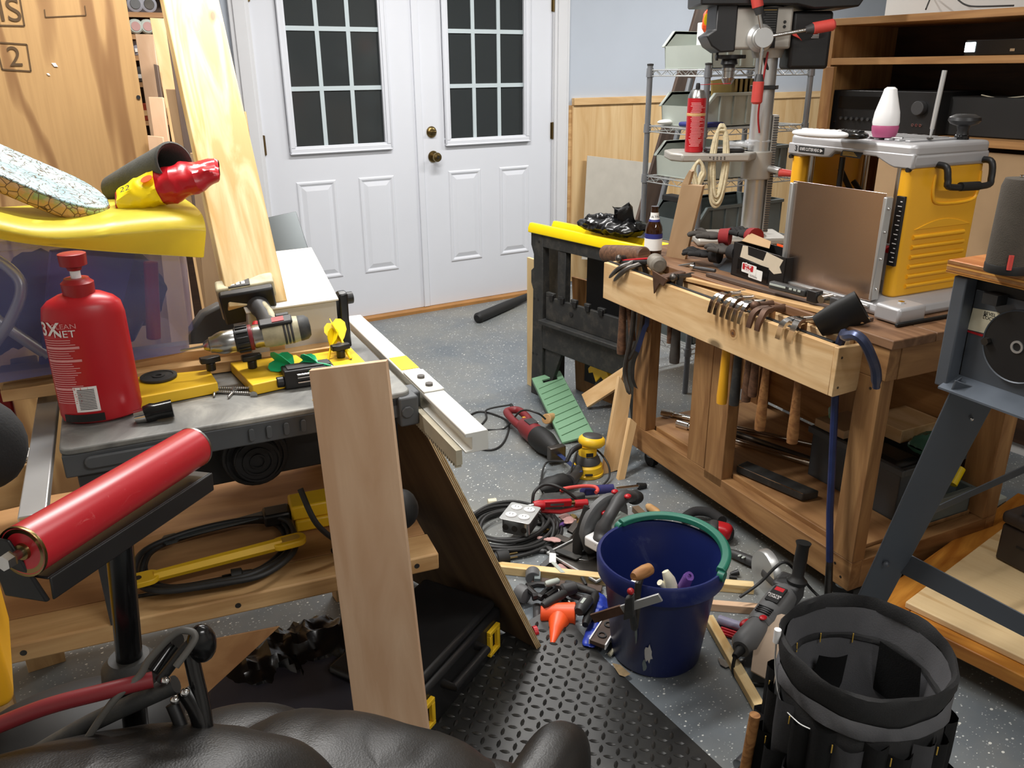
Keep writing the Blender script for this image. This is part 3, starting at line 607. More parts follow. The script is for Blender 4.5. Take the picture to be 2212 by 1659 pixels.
# ---- planks and the yellow featherboard jigs lying on the saw
def onS(x, y, z=SZ): return Z(x, y, z)
p, q = onS(300, 788, .845), onS(742, 742, .845)
board('spruce_strip', p + V((-.25, .0, 0)) - V((0, 0, .0105)), q - V((0, 0, .0105)), (0, 1, 0), .045, .024, MATS['pine_amber'])['label'] = 'long amber wood strip under the bin and the drill'
bpy.data.objects['spruce_strip']['category'] = 'board'
p2, q2 = p + V((.0, .055, .0)), q + V((.0, .05, 0))
b2 = board('spruce_strip', p2 + V((-.25, 0, -.0)), q2 + V((-.12, 0, 0)), (0, 1, 0), .05, .044, MATS['pine_amber']); tag(b2, 'thicker tan wood strip lying behind the yellow jigs', 'board')
def jig(lab, pts, stripe, disc=None, knobs=(), h=.024):
    P_ = [onS(x, y, SZ+h) for x, y in pts]; c = sum(P_, V())/len(P_)
    o = T('featherboard', lab, 'featherboard', (c.x, c.y, SZ), 'yellow guide jigs on the saw table')
    MB().prism([(p.x, p.y) for p in P_], SZ+.0015, SZ+h).obj('body', 'tool_yellow', o, bev=.002)
    if stripe:
        a, b = onS(stripe[0], stripe[1], SZ+h*.5), onS(stripe[2], stripe[3], SZ+h*.5); d_ = (b-a).normalized(); n_ = V((d_.y, -d_.x, 0))*.0015
        MB().hexa([a+n_-V((0, 0, .008)), b+n_-V((0, 0, .008)), b-n_-V((0, 0, .008)), a-n_-V((0, 0, .008)), a+n_+V((0, 0, .009)), b+n_+V((0, 0, .009)), b-n_+V((0, 0, .009)), a-n_+V((0, 0, .009))]).obj('grip_strip', 'black_plastic', o)
    if disc:
        c = onS(disc[0], disc[1], SZ+h+.002); MB().lathe([(.001, 0), (disc[2], 0), (disc[2], .004), (disc[2]*.8, .0045), (disc[2]*.8, .003), (.012, .003), (.012, .005), (.006, .005), (.006, .001), (.001, .001)], T3(*c)).obj('dial', 'black_dusty', o)
    for kx, ky in knobs:
        c = onS(kx, ky, SZ+h); kk = MB(); kk.cyl(c, c+V((0, 0, .018)), .0095); kk.prism([(-.02, -.008), (-.006, -.012), (.02, -.007), (.02, .006), (.004, .011), (-.02, .008)], .018, .030, T3(*c)); kk.obj('knob', 'black_plastic', o, bev=.002)
    return o
jig('yellow jig with a large black dial beside the red bottle', [(285, 862), (470, 826), (452, 798), (285, 815)], (290, 860, 430, 830), (343, 815, .035), ((457, 800),))
jig('yellow jig with a black T knob in front of the drill chuck', [(545, 832), (688, 800), (640, 766), (497, 783)], (606, 820, 680, 803), None, ((546, 795),))
jig('yellow jig reaching under the darts toward the rail', [(700, 800), (790, 782), (758, 750), (668, 765)], None, None, ((737, 772),))
jig('low yellow plastic cradle behind the drill body', [(640, 752), (712, 744), (700, 730), (656, 732)], None, None, (), .012)
# black clamp box and two small black bits
c = onS(648, 835); o = T('clamp_block', 'black plastic clamp block with steel rods under the green darts', 'clamp', tuple(c))
Mq = frame(c, (1, -.12, 0)); MB().box(-.03, .07, -.012, .03, .001, .04, Mq).obj('block', 'black_plastic', o, bev=.003)
MB().box(-.022, .065, -.006, .024, .040, .043, Mq).obj('rim', 'grey_dark', o, bev=.001)
for z in (.014, .024, .03): MB().cyl(Mq @ V((-.005, -.0145, z)), Mq @ V((.07, -.0145, z)), .002, seg=8).obj('rod', 'chrome', o)
MB().cyl(Mq @ V((-.045, .0, .016)), Mq @ V((-.03, .0, .016)), .011, seg=14).obj('knob', 'black_plastic', o, bev=.002)
c = onS(330, 890, SZ+.018); o = T('hose_nozzle', 'short black plastic nozzle lying beside the red bottle', 'nozzle', (c.x, c.y, SZ))
a = MB(); a.tube([c+V((-.012, .004, -.004)), c+V((.0, .002, -.001)), c+V((.006, 0, 0)), c+V((.034, -.004, .002))], [.0165, .0175, .0155, .0165], 22).obj('body', 'black_gloss', o)
MB().cyl(c+V((-.03, .008, -.006)), c+V((-.012, .004, -.004)), .012, .014, 16).obj('thread', 'chrome', o)
# ---- loose screws
def screw(lab, a, b, z=SZ+.006, r=.003, long_=True):
    p, q = onS(a[0], a[1], z), onS(b[0], b[1], z); d_ = (q-p).normalized(); L = (q-p).length
    o = T('screw', lab, 'screw', (p.x, p.y, SZ), 'loose screws on the saw table')
    MB().tube([p, p+d_*.0015, p+d_*.004], [.0072, .0072, r], 12).obj('head', 'steel', o)
    pts = [p+d_*.004]; rs = [r]; n = int(L/.0022)
    for k in range(n): pts.append(p+d_*(.004+(L-.006)*k/n)); rs.append(r*1.1 if k % 2 else r*.72)
    pts.append(q); rs.append(.0004); MB().tube(pts, rs, 8).obj('shank', 'steel', o)
screw('longest steel screw on top of the little pile', (424, 838), (553, 838), SZ+.008)
screw('long steel screw under the topmost one', (437, 845), (550, 850), SZ+.004)
screw('short screw standing head down at the end of the pile nearest the clamp block', (555, 846), (562, 826), SZ+.005, .0026)
screw('short screw with its tip toward the board at the pile front', (548, 853), (554, 829), SZ+.004, .0026)
screw('small screw slanting off the front of the pile', (506, 844), (492, 859), SZ+.004, .0026)
screw('small screw crossing the pile near the yellow jig', (464, 842), (462, 856), SZ+.004, .0026)
screw('thin screw leaning up toward the black knob', (441, 828), (458, 838), SZ+.010, .0026)
screw('single screw lying by the clamp block knob', (601, 818), (610, 814), SZ+.003, .0026)
# ---- cordless drill on its side, chuck toward the bin
A, B, H = Z(668, 705, .925), Z(440, 748, .905), Z(512, 604, .985)
X = (A-B).normalized(); up = (H-(A+B)/2); DM = frame(B, X, up); Q = lambda x, y, z: DM @ V((x, y, z))
L = (A-B).length; k = L/.235
o = T('cordless_drill', 'camouflage tan cordless drill lying on its side with chrome chuck', 'drill', tuple(Z(590, 740, .87)))
Md = DM @ Matrix.Scale(k, 4) @ R3(90, 'Y')
MB().lathe([(.001, 0), (.008, .0), (.012, .006), (.014, .012), (.018, .014), (.0185, .02), (.024, .032), (.0265, .042), (.0265, .068), (.025, .07)], Md, 30).obj('chuck', 'steel', o)
MB().cyl(Q(-.05*k, 0, 0), Q(.0, 0, 0), .0022*k, .003*k, 10).obj('drill_bit', 'steel', o)
a = MB().lathe([(.024, .068), (.0285, .07), (.029, .1), (.026, .102)], Md, 28)
for j in range(14):
    t_ = 2*PI*j/14; a.box(-.002, .002, .0265, .0315, .073, .099, Md @ Matrix.Rotation(t_, 4, 'Z'))
a.obj('torque_collar', 'black_plastic', o, bev=.001)
MB().lathe([(.029, .1), (.0295, .102), (.0295, .107), (.028, .108)], Md, 28).obj('collar_ring', 'maroon', o)
MB().lathe([(.027, .108), (.029, .112), (.0285, .125), (.031, .135)], Md, 24, sy=.92).obj('gear_case', 'steel', o)
MB().lathe([(.031, .13), (.033, .145), (.033, .2), (.031, .212)], Md, 24, sy=.9).obj('motor_shell', 'camo_tan', o) if 'camo_tan' in MATS else MB().lathe([(.031, .13), (.033, .145), (.033, .2), (.031, .212)], Md, 24, sy=.9).obj('motor_shell', mat('camo_tan', (176, 168, 138), .5, var=.35, vs=28), o)
a = MB()
for j in range(3): a.lathe([(.0335, .176+j*.008), (.0342, .178+j*.008), (.0335, .181+j*.008)], Md, 24, cap=False, sy=.9)
a.obj('vent_rib', 'grey_dark', o)
MB().lathe([(.031, .21), (.032, .214), (.030, .228), (.022, .236), (.001, .238)], Md, 24, sy=.9).obj('rear_cap', 'black_dusty', o)
Mg = DM @ Matrix.Scale(k, 4)
MB().box(.125, .20, -.036, -.026, -.016, .014, Mg).obj('side_plate', 'black_plastic', o, bev=.004); MB().box(.155, .182, -.0375, -.035, -.01, .008, Mg).obj('badge', 'red_dark', o)
MB().box(.165, .195, -.032, -.026, .018, .03, Mg).obj('clip', 'black_plastic', o, bev=.002)
a = MB(); a.tube([Mg @ V(p) for p in ((.15, 0, .02), (.148, 0, .045), (.142, 0, .09), (.132, 0, .13))], [v*k for v in (.028, .022, .021, .026)], 18).obj('handle', 'grey_dark', o)
MB().tube([Mg @ V(p) for p in ((.158, -.012, .03), (.155, -.013, .07), (.145, -.014, .105))], [v*k for v in (.011, .009, .008)], 12).obj('handle_panel', 'camo_tan', o)
MB().tube([Mg @ V(p) for p in ((.118, 0, .03), (.12, 0, .05))], [.011*k, .009*k], 12).obj('trigger', 'red_plastic', o)
MB().box(.05, .175, -.042, .042, .125, .15, Mg).obj('battery_foot', 'black_plastic', o, bev=.005)
bt = MB().box(.045, .18, -.044, .044, .15, .196, Mg).obj('battery', 'camo_tan', o, bev=.005)
MB().box(.075, .125, -.0455, -.043, .152, .185, Mg).obj('gauge', 'black_plastic', bt, bev=.001)
for j in range(3): MB().box(.082+j*.012, .09+j*.012, -.0465, -.045, .158, .17, Mg).obj('led', 'paper_white', bt)
lettering('20V LITHIUM', .011*k, flat(Mg @ T3(.11, -.01, .197)), 'ink_black', bt)
# ---- darts
def dart(lab, tail, tip, ztail, ztip, m, s=1.0, g='darts on the saw table'):
    a, b = Z(tail[0], tail[1], ztail), Z(tip[0], tip[1], ztip); M = frame(a, b-a); L = (b-a).length; W_ = L*.23*s
    o = T('dart', lab, 'dart', (b.x, b.y, SZ), g)
    MB().tube([M @ V((x*L, 0, 0)) for x in (0, .35, .5, .8, 1)], [L*.015, L*.018, L*.03, L*.04, L*.03], 12).obj('barrel', m, o)
    for j in range(4):
        pr = [(0, 0), (-.06*L, .45*W_), (0, .85*W_), (.12*L, 1.05*W_), (.3*L, .9*W_), (.45*L, .4*W_), (.52*L, .05*W_), (.52*L, 0)]
        R_ = M @ Matrix.Rotation(PI/2*j+.5, 4, 'X'); MB().prism(pr, -.0008, .0008, R_).obj('fin', m, o)
    MB().cyl(M @ V((L, 0, 0)), M @ V((L*1.12, 0, 0)), L*.014, .0006, 8).obj('point', 'steel', o); return o
dart('green dart nearer the yellow T knob, tail toward the drill', (594, 778), (672, 803), SZ+.04, SZ+.033, 'dart_green', 1.15)
dart('green dart whose tip points at the rail', (655, 778), (715, 790), SZ+.045, SZ+.04, 'dart_green', 1.3)
dart('yellow dart standing nearly upright with fins above the box end', (718, 698), (758, 775), SZ+.085, SZ+.026, 'bright_yellow', 1.0)
dart('slimmer yellow dart standing behind the other yellow one', (722, 715), (708, 782), SZ+.075, SZ+.02, 'bright_yellow', .9)
# ---- red bottle
bc = Z(224, 898, SZ); zb = lambda x, y: Yp(x, y, bc.y).z
zs_, zn, zc, zt = zb(195, 640), zb(185, 622), zb(175, 606), zb(168, 545)
o = T('glue_bottle', 'large red plastic bottle with a red pull cap on the saw table', 'bottle', tuple(bc))
Mb = T3(*bc) @ R3(-6, 'Z')
hs = zs_-SZ
MB().lathe([(.001, .001), (.056, .001), (.066, .006), (.069, .016), (.069, hs*.5), (.068, hs*.86), (.064, hs*.95), (.054, hs*.995), (.036, hs+.008), (.02, hs+.009)], Mb, 40, sy=.62).obj('body', 'red_plastic', o)
MB().lathe([(.022, hs+.004), (.026, hs+.004), (.027, zn-SZ+.012), (.022, zn-SZ+.016), (.02, zc-SZ+.006), (.001, zc-SZ+.006)], Mb, 26).obj('collar', 'red_dark', o)
MB().lathe([(.0085, zc-SZ), (.0085, zt-SZ-.018)], Mb, 16).obj('spout', 'white_plastic', o)
MB().lathe([(.011, zt-SZ-.030), (.013, zt-SZ-.024), (.022, zt-SZ-.021), (.023, zt-SZ-.001), (.021, zt-SZ), (.001, zt-SZ)], Mb, 20).obj('pull_cap', 'red_dark', o)
def onbot(u0, v0):      # wrap on the oval body
    def f(u, v):
        th = -PI/2 + (u+u0)/.058; r = .0692; p = V((r*math.cos(th), r*.62*math.sin(th), v+v0))
        n_ = V((math.cos(th)*.62, math.sin(th), 0)).normalized(); return Mb @ (p + n_*.0008)
    return f
lettering('3X', .034, onbot(-.055, hs*.80), 'ink_white', o, cuts=1, bold=.0006); lettering('CLEAN', .0125, onbot(-.030, hs*.825), 'ink_pink', o, cuts=1); lettering('NET', .018, onbot(-.030, hs*.765), 'ink_white', o, cuts=1)
a = MB(); f = onbot(0, 0)
def patch(a, u0, u1, v0, v1, n=6):
    g_ = [[f(u0+(u1-u0)*i/n, v) for i in range(n+1)] for v in (v0, v1)]; a.sheet(g_)
rr = random.Random(3); v_ = hs*.72
while v_ > hs*.2:
    h_ = .0045 if rr.random() < .2 else .0016
    patch(a, -.072, -.016-rr.random()*.012 if h_ < .004 else -.012, v_-h_, v_); v_ -= h_+.0026
tag(a.obj('label_lines', 'ink_pink', o, smooth=False), kind='stuff')
a = MB(); patch(a, -.034, .0, hs*.12, hs*.33, 5); a.obj('barcode_field', 'ink_white', o, smooth=False)
a = MB(); f0 = f; f = lambda u, v: f0(u, v) + (f0(u, v)-(Mb @ V((0, 0, v)))).normalized()*.0005
for j in range(13): patch(a, -.028, -.004, hs*.14+j*hs*.0135, hs*.146+j*hs*.0135, 4)
tag(a.obj('barcode', 'ink_black', o, smooth=False), kind='stuff')
a = MB(); patch(a, -.06, .004, hs*.035, hs*.1, 8); a.obj('foot_band', 'ink_black', o, smooth=False)
# ---- yellow mailing bag draped over the bin
f1 = [(-60, 500), (0, 518), (60, 528), (140, 536), (220, 543), (300, 549), (380, 553), (441, 557)]
f2 = [(-60, 478), (0, 490), (60, 506), (140, 512), (220, 505), (300, 497), (380, 490), (446, 492)]
f3 = [(-60, 455), (0, 470), (60, 485), (140, 488), (220, 480), (300, 470), (380, 463), (440, 466)]
rows = [[Yp(x, y, 1.722) for x, y in f1], [Yp(x, y-12, 1.718) for x, y in f1], [Yp(x, y+8, 1.7125) for x, y in f2], [Yp(x, y, 1.712)+V((0, (i % 2)*.006, 0)) for i, (x, y) in enumerate(f2)], [Yp(x, y, 1.735) for x, y in f3]]
rows += [[p + V((0, .06, .012)) for p in rows[4]], [V((p.x, 2.0, 1.165)) for p in rows[4]], [V((p.x, 2.1, 1.15)) for p in rows[4]]]
rows = [[r0[0]] + r0[1:-1] + [r0[-1]-V((.004, 0, 0)), r0[-1]] for r0 in rows]
o = MB().sheet(rows, .006).obj('mailing_bag', 'bag_yellow', sub=2, smooth=60); tag(o, 'glossy yellow plastic mailing bag draped over the bin top', 'bag')
# ---- old board with crackled paint
e, f_, w_ = D(128, 398, 1.60), D(-110, 296, 1.52), (D(112, 330, 1.72)-D(132, 458, 1.50))
n_ = (f_-e).cross(w_); n_ = n_ if n_.dot(EYE-e) > 0 else -n_; OM = frame(e, f_-e, n_); o = T('old_paddle_board', 'old thick board with rounded end and crackled pale blue paint on the bin', 'board', tuple(e - V((0, 0, .05))))
out = [(.42, -.085), (.42, .085)] + [(.085*math.cos(t_)*1.15*-1+.0, .085*math.sin(t_)) for t_ in [PI/2*(1-j/8) for j in range(17)]]
MB().prism(out, -.034, -.002, OM).obj('edge', 'crackle_edge', o, M=OM, bev=.009, seg=3)
MB().prism([(x*.975+.003, y*.95) for x, y in out], -.004, .001, OM).obj('painted_face', 'crackle_blue', o, M=OM, bev=.003)
MB().prism([(.12, .0), (.2, .01), (.27, .035), (.2, .034), (.13, .02)], .001, .0014, OM).obj('bare_patch', 'pine_amber', o)
# ---- felt sleeve
p0, p1 = D(238, 412, 1.86), D(376, 352, 1.66); M = frame(p0, p1-p0); L = (p1-p0).length
a = MB(); Ms = M @ R3(90, 'Y'); a.lathe([(.02, 0), (.030, .02), (.037, L*.5), (.042, L*.93), (.043, L), (.039, L+.004), (.034, L-.002), (.028, L*.5), (.001, L*.48)], Ms, 26, sx=1.0, sy=.95)
o = a.obj('felt_sleeve', 'felt_grey'); tag(o, 'charcoal felt sleeve open at one end, lying behind the crackled board', 'sleeve')
# ---- red and yellow snack bag, crumpled
Mk = frame(D(362, 402, 1.66), D(470, 366, 1.66)-D(262, 440, 1.66), (-.2, -.5, .9)); rr = random.Random(5)
o = T('snack_bag', 'crumpled red and yellow foil snack bag lying on the yellow mailer', 'bag', tuple(D(362, 440, 1.68)))
pillow(48, 44, .110, .043, .030, Mk, .0055).obj('foil', 'snack_red', o, smooth=20)
pillow(22, 44, .110, .0448, .0318, Mk, .0055, -.92, -.12).obj('yellow_panel', 'bright_yellow', o, smooth=20)
lettering('22', .022, flat(Mk @ T3(-.07, -.014, .035)), 'ink_black', o); MB().lathe([(.001, 0), (.012, 0), (.012, .0006), (.001, .0006)], Mk @ T3(-.025, -.005, .0345), sy=.8).obj('round_print', 'orange', o)
# ================================================================== things on and under the low bench, roller stand, armchair
def onL(x, y, z=LZ): return Z(x, y, z)
# yellow-black battery charger box and its long-handled tool
c = onL(672, 1140); o = T('yellow_charger_box', 'yellow and black tool housing on the low bench, half behind the pink board', 'tool', tuple(c))
Mq = frame(c, (1, -.17, 0)); a = MB(); a.box(-.04, .06, -.01, .06, .03, .065, Mq).obj('lid', 'tool_yellow', o, bev=.005); MB().box(-.035, .06, -.014, .055, .001, .03, Mq).obj('base', 'tool_yellow', o, bev=.005)
MB().box(-.1, -.04, 0, .05, .02, .05, Mq).obj('snout', 'black_plastic', o, bev=.006)
MB().ball(D(866, 1100, 1.58), .034, (1, 1, 1.2)).obj('round_knob', 'black_rubber', o)
# yellow push stick
p, q = onL(322, 1248, LZ+.052), onL(640, 1166, LZ+.06); PM = frame(p, q-p); L = (q-p).length
o = T('push_stick', 'long yellow plastic push stick with a hole in its rounded end', 'push stick', (p.x, p.y, LZ))
MB().tube([PM @ V((x, 0, 0)) for x in (.01, L*.4, L-.03)], [.011, .012, .013], 6).obj('shaft', 'tool_yellow', o)
hm = MB(); oo = rrect(-.045, .02, -.021, .021, .02); hm.prism(oo, -.006, .006, PM); h1 = hm.obj('eye_end', 'tool_yellow', o, bev=.002)
MB().cyl(PM @ V((-.02, 0, .0055)), PM @ V((-.02, 0, .0068)), .0075, seg=16).obj('hole', 'saw_dark', h1)
MB().prism(rrect(L-.05, L+.02, -.02, .02, .018), -.007, .007, PM).obj('grip_end', 'tool_yellow', o, bev=.003); MB().prism(rrect(L-.038, L+.008, -.010, .010, .009), .007, .0078, PM).obj('grip_recess', 'ink_gold', o)
# flat wrench
p, q = onL(385, 1160, LZ+.035), onL(605, 1102, LZ+.04); WM = frame(p, q-p); L = (q-p).length
o = T('blade_wrench', 'flat grey steel blade wrench with a ring end above the cord coil', 'wrench', (p.x, p.y, LZ))
MB().prism([(0, -.009), (L, -.016), (L, .016), (0, .009)], -.002, .002, WM).obj('shank', 'metal_slate', o, bev=.001)
MB().lathe([(.013, -.002), (.022, -.002), (.022, .002), (.013, .002), (.013, -.002)], WM @ T3(-.016, 0, 0), 6, cap=False).obj('ring_end', 'metal_slate', o, smooth=False)
# coiled black cord with plug
cx = [(300, 1215), (330, 1182), (430, 1145), (540, 1122), (610, 1125), (635, 1165), (620, 1200), (560, 1240), (470, 1262), (360, 1275), (305, 1258)]
o = T('power_cord_coil', 'black power cord wound in an oval coil around the push stick', 'cord', tuple(onL(470, 1200)))
for k, (dz, sc) in enumerate(((.012, 1.0), (.026, .96), (.038, 1.03), (.012, .9))):
    cc = onL(470, 1198, LZ+dz); pts = [cc + (onL(x, y, LZ+dz)-cc)*sc + V((rr.uniform(-.004, .004), rr.uniform(-.004, .004), 0)) for x, y in cx]
    MB().tube(spline(pts, 6, True), .0062, 10, closed=True).obj('cord_loop', 'cord_black', o)
p, q = onL(500, 1245, LZ+.02), onL(545, 1236, LZ+.02); PM = frame(p, p-q)
pl = MB().tube([q, q+(p-q)*.45, q+(p-q)*.5, p], [.007, .008, .014, .015], 14).obj('plug', 'black_rubber', o, bev=.001)
for dy in (-.006, .006): MB().box(.0, .018, dy-.0008, dy+.0008, -.003, .003, PM).obj('prong', 'steel', pl)
MB().tube(spline([onL(285, 1290, LZ+.006), onL(380, 1275, LZ+.006), onL(500, 1258, LZ+.02)]), .004).obj('cord_tail', 'cord_black', o)
# pink plywood board leaning at the saw corner
P0, P1, P2, P3 = D(667, 801, 1.44), D(834, 780, 1.44), D(925, 1570, 1.60), D(765, 1545, 1.60)
ext = (P3-P0).normalized()*.2; o = slabo('pink_board', [P3+ext, P2+ext, P1, P0], -.018, 'pink_ply', bev=.0008)
tag(o, 'smooth pinkish plywood board leaning upright against the saw front corner', 'board')
# plywood sheet leaning on the saw's rail side, underside toward us
A_, B_ = D(896, 893, 1.78), Z(1160, 1405, .012); C_ = Z(1035, 1335, .012); dd = (C_-B_); Cc = B_ + dd.normalized()*.62; A2 = A_ + dd.normalized()*.62
o = slabo('plywood_offcut', [B_, Cc, A2, A_], .018, 'ply_grey', M=None, bev=.0006); tag(o, 'grey brown plywood sheet leaning on the fence rail with its raw edge facing out', 'plywood')
nrm = (Cc-B_).cross(A_-B_).normalized()
for k in range(4):
    t0 = nrm*(.0012+k*.0044); ed = -dd.normalized()*.0006
    MB().hexa([B_+t0, B_+t0+ed, B_+t0+ed+nrm*.0022, B_+t0+nrm*.0022, A_+t0, A_+t0+ed, A_+t0+ed+nrm*.0022, A_+t0+nrm*.0022]).obj('ply_layer', 'ply_bright' if k % 2 else 'pine_rack', o)
# roller stand
p0, p1 = D(48, 1192, .80), D(418, 966, 1.07); RM = frame(p0, p1-p0); L = (p1-p0).length
o = T('roller_stand', 'black adjustable roller stand with a scratched red roller', 'roller stand', tuple(D(265, 1440, 1.05)))
Mr = RM @ R3(90, 'Y'); rl = MB().lathe([(.022, .001), (.0262, 0), (.0265, .003), (.0265, L-.003), (.0262, L), (.022, L-.001)], Mr, 40).obj('roller', 'roller_red', o, M=RM)
MB().lathe([(.001, -.002), (.008, -.002), (.009, .002), (.0245, .0005), (.0265, -.001), (.0268, .002), (.0262, .003)], Mr, 36, cap=False).obj('end_cap', 'brass', rl)
MB().lathe([(.0268, L-.003), (.027, L), (.024, L+.001), (.001, L+.001)], Mr, 36, cap=False).obj('end_cap', 'steel', rl)
bo = MB().lathe([(.001, -.024), (.008, -.024), (.0085, -.016), (.0085, -.014)], Mr, 6).obj('axle_bolt', 'chrome', o, smooth=False); MB().lathe([(.005, -.016), (.005, 0)], Mr, 12).obj('axle', 'steel', bo)
q0, q1 = D(46, 1222, .825), D(410, 1002, 1.09); CM = frame(q0, q1-q0, (RM.col[2].xyz)); Lc = (q1-q0).length
a = MB(); a.box(-.0, Lc, -.03, .018, -.012, -.009, CM).box(0, Lc, -.033, -.030, -.034, -.009, CM).box(0, Lc, .018, .021, -.034, -.009, CM).obj('channel', 'black_plastic', o, M=CM, bev=.0015)
for x in (.05, .12, .2, .26): MB().cyl(CM @ V((x, .0, -.0092)), CM @ V((x, .0, -.0085)), .006, seg=12).obj('slot', 'saw_dark', o)
a = MB(); a.hexa([CM @ V(p) for p in ((-.006, -.03, -.034), (0, -.03, -.034), (0, .021, -.034), (-.006, .021, -.034), (-.022, -.012, .04), (-.018, -.012, .04), (-.018, .018, .04), (-.022, .018, .04))]).obj('end_bracket', 'black_plastic', o, bev=.002)
pt, pb = D(256, 1160, .965), D(281, 1432, 1.035); pv = (pb-pt).normalized(); pe = pt + pv*((.3-pt.z)/pv.z)
MB().cyl(pt, pe, .0155, seg=24).obj('post', 'black_gloss', o)
zc_ = pb.z; MB().lathe([(.024, 0), (.027, -.004), (.034, -.012), (.036, -.03), (.03, -.035)], T3(pb.x, pb.y, zc_+.01), 28).obj('collar', 'black_dusty', o)
for an in (20, 110, 200, 290):
    dx, dy = math.cos(math.radians(an)), math.sin(math.radians(an)); MB().tube([(pe.x, pe.y, .31), (pe.x+dx*.2, pe.y+dy*.2, .02), (pe.x+dx*.22, pe.y+dy*.22, .012)], .012).obj('leg', 'black_gloss', o)
# folded black frame with a cable in front of the post
def P(x, y, d=.98): return D(x, y, d)
o = T('folding_stand', 'folded black tubular stand with grey cable looped at its hinge', 'stand', tuple(P(420, 1600, 1.0)))
for nm, pts, r_, m_ in (('tube', [P(60, 1640), P(200, 1560), P(380, 1478)], .011, 'black_dusty'), ('tube', [P(400, 1488), P(432, 1545), P(445, 1640)], .0115, 'black_gloss'), ('tube', [P(330, 1450, 1.0), P(372, 1392, 1.02), P(385, 1385, 1.02)], .010, 'black_gloss'), ('link', [P(345, 1470, .97), P(400, 1400, .97), P(428, 1378, .97)], .006, 'black_plastic'), ('tube', [P(410, 1400), P(420, 1450), P(440, 1540), P(452, 1640)], .009, 'black_gloss'), ('tube', [P(372, 1520), P(395, 1580), P(405, 1650)], .008, 'black_plastic')):
    MB().tube(spline(pts, 4), r_, 12).obj(nm, m_, o)
MB().ball(P(436, 1390, .975), .017, (1, .8, 1.5)).obj('hinge', 'black_gloss', o)
for q in ((358, 1470), (378, 1512), (400, 1496)): MB().ball(P(q[0], q[1], .962), .0055).obj('rivet', 'chrome', o)
MB().tube(spline([P(160, 1640, .96), P(240, 1520, .95), P(300, 1462, .96), P(322, 1425, .96), P(370, 1375, .96), P(400, 1362, .96), P(422, 1378, .96), P(380, 1440, .95)], 8), .0042).obj('cable', 'cord_grey', o)
a = MB().tube(spline([P(-60, 1590, .94), P(90, 1530, .94), P(220, 1495, .95), P(330, 1468, .97)]), .0095, 12).obj('red_tube', 'maroon'); tag(a, 'dull red tube with a sheen running in front of the low bench', 'tube')
# dark rounded shell below
o = MB().ball(P(150, 1610, 1.12), 1, (.15, .10, .07), None, 24, 14).obj('black_shell', 'black_rubber'); tag(o, 'smooth rounded black plastic shell behind the dull red tube', 'shell')
# yellow case at the picture edge
c = D(8, 1520, 1.02); o = MB().box(c.x-.16, c.x+.012, c.y, c.y+.2, c.z-.01, c.z+.135).obj('yellow_case', 'planer_yellow', bev=.014, seg=4); tag(o, 'worn yellow plastic case cut off by the picture edge above the black armchair', 'case')
MB().box(c.x-.12, c.x-.012, c.y-.003, c.y+.002, c.z+.01, c.z+.1).obj('panel', 'tool_yellow', o, bev=.004)
# black round cap, red can and wood block at the far edge
o = MB().ball(D(-32, 960, 1.1), .05, (1, 1, 1.25)).obj('dark_cushion', 'fabric_black'); tag(o, 'soft black rounded cap filling the picture edge beside the saw rail', 'cap')
c = D(45, 1095, 1.42); o = T('wood_block', 'small pine block with a white lettered tag under the saw rail', 'block', tuple(c))
MB().box(c.x-.045, c.x+.045, c.y, c.y+.06, c.z, c.z+.075).obj('block', 'pine_amber', o, bev=.003); MB().box(c.x-.02, c.x+.04, c.y+.01, c.y+.05, c.z+.0755, c.z+.085).obj('tag', 'paper_white', o, bev=.001)
lettering('CC', .022, lambda u, v: c + V((.012+u, .0095, .081+v*.5)), 'ink_black', o)
c = Z(8, 845, .8); o = tag(MB().box(c.x-.06, c.x+.012, c.y-.02, c.y+.04, c.z-.075, c.z+.01).obj('red_toolbox', 'red_dark', bev=.006), 'dark red box corner under the overhanging plastic bin', 'box')
c = Z(62, 852, .8); o = tag(MB().box(c.x-.02, c.x+.03, c.y, c.y+.06, c.z-.01, c.z+.065).obj('black_bracket', 'black_plastic', bev=.004), 'black plastic bracket between the bin and the saw top', 'bracket')
o = slabo('gusset_panel', [Yp(190, 1490, 1.47), Yp(443, 1497, 1.47), Yp(600, 1352, 1.44), Yp(250, 1420, 1.5)], .012, 'ply_shelf'); tag(o, 'tan plywood panel slanting under the low pine table front', 'panel')
# leather armchair
from mathutils import noise as MN
def blob(mb, c, rx, ry, rz, rot=0, e=2.6, tilt=0, nu=28, nv=18, wr=0):
    M = T3(*c) @ R3(rot, 'Z') @ R3(tilt, 'Y'); sp = lambda v: math.copysign(abs(v)**(2/e), v); rows = []
    for i in range(nv+1):
        ph = -PI/2+PI*i/nv; rows.append([mb.bm.verts.new(M @ (lambda p: p*(1 + (wr*(abs(MN.noise(p*9+V(c)*7))-.5*abs(MN.noise(V((p.x*22, p.y*7, p.z*7))+V(c)*5))) if wr else 0)))(V((rx*sp(math.cos(ph))*sp(math.cos(2*PI*k/nu)), ry*sp(math.cos(ph))*sp(math.sin(2*PI*k/nu)), rz*sp(math.sin(ph)))))) for k in range(nu)])
    for A, B in zip(rows, rows[1:]):
        for k in range(nu):
            try: mb.bm.faces.new((A[k], A[(k+1) % nu], B[(k+1) % nu], B[k]))
            except ValueError: pass
    return mb
o = T('leather_armchair', 'puffy worn black leather armchair along the bottom edge', 'armchair', (.25, .72, .0))
blob(MB(), D(215, 1872, .93), .27, .13, .135, -18, 2.4, nu=90, nv=60, wr=.05).obj('back_cushion', 'leather', o)
blob(MB(), D(790, 1804, 1.12), .235, .15, .125, -38, 2.5, 12, nu=90, nv=60, wr=.05).obj('seat_cushion', 'leather', o)
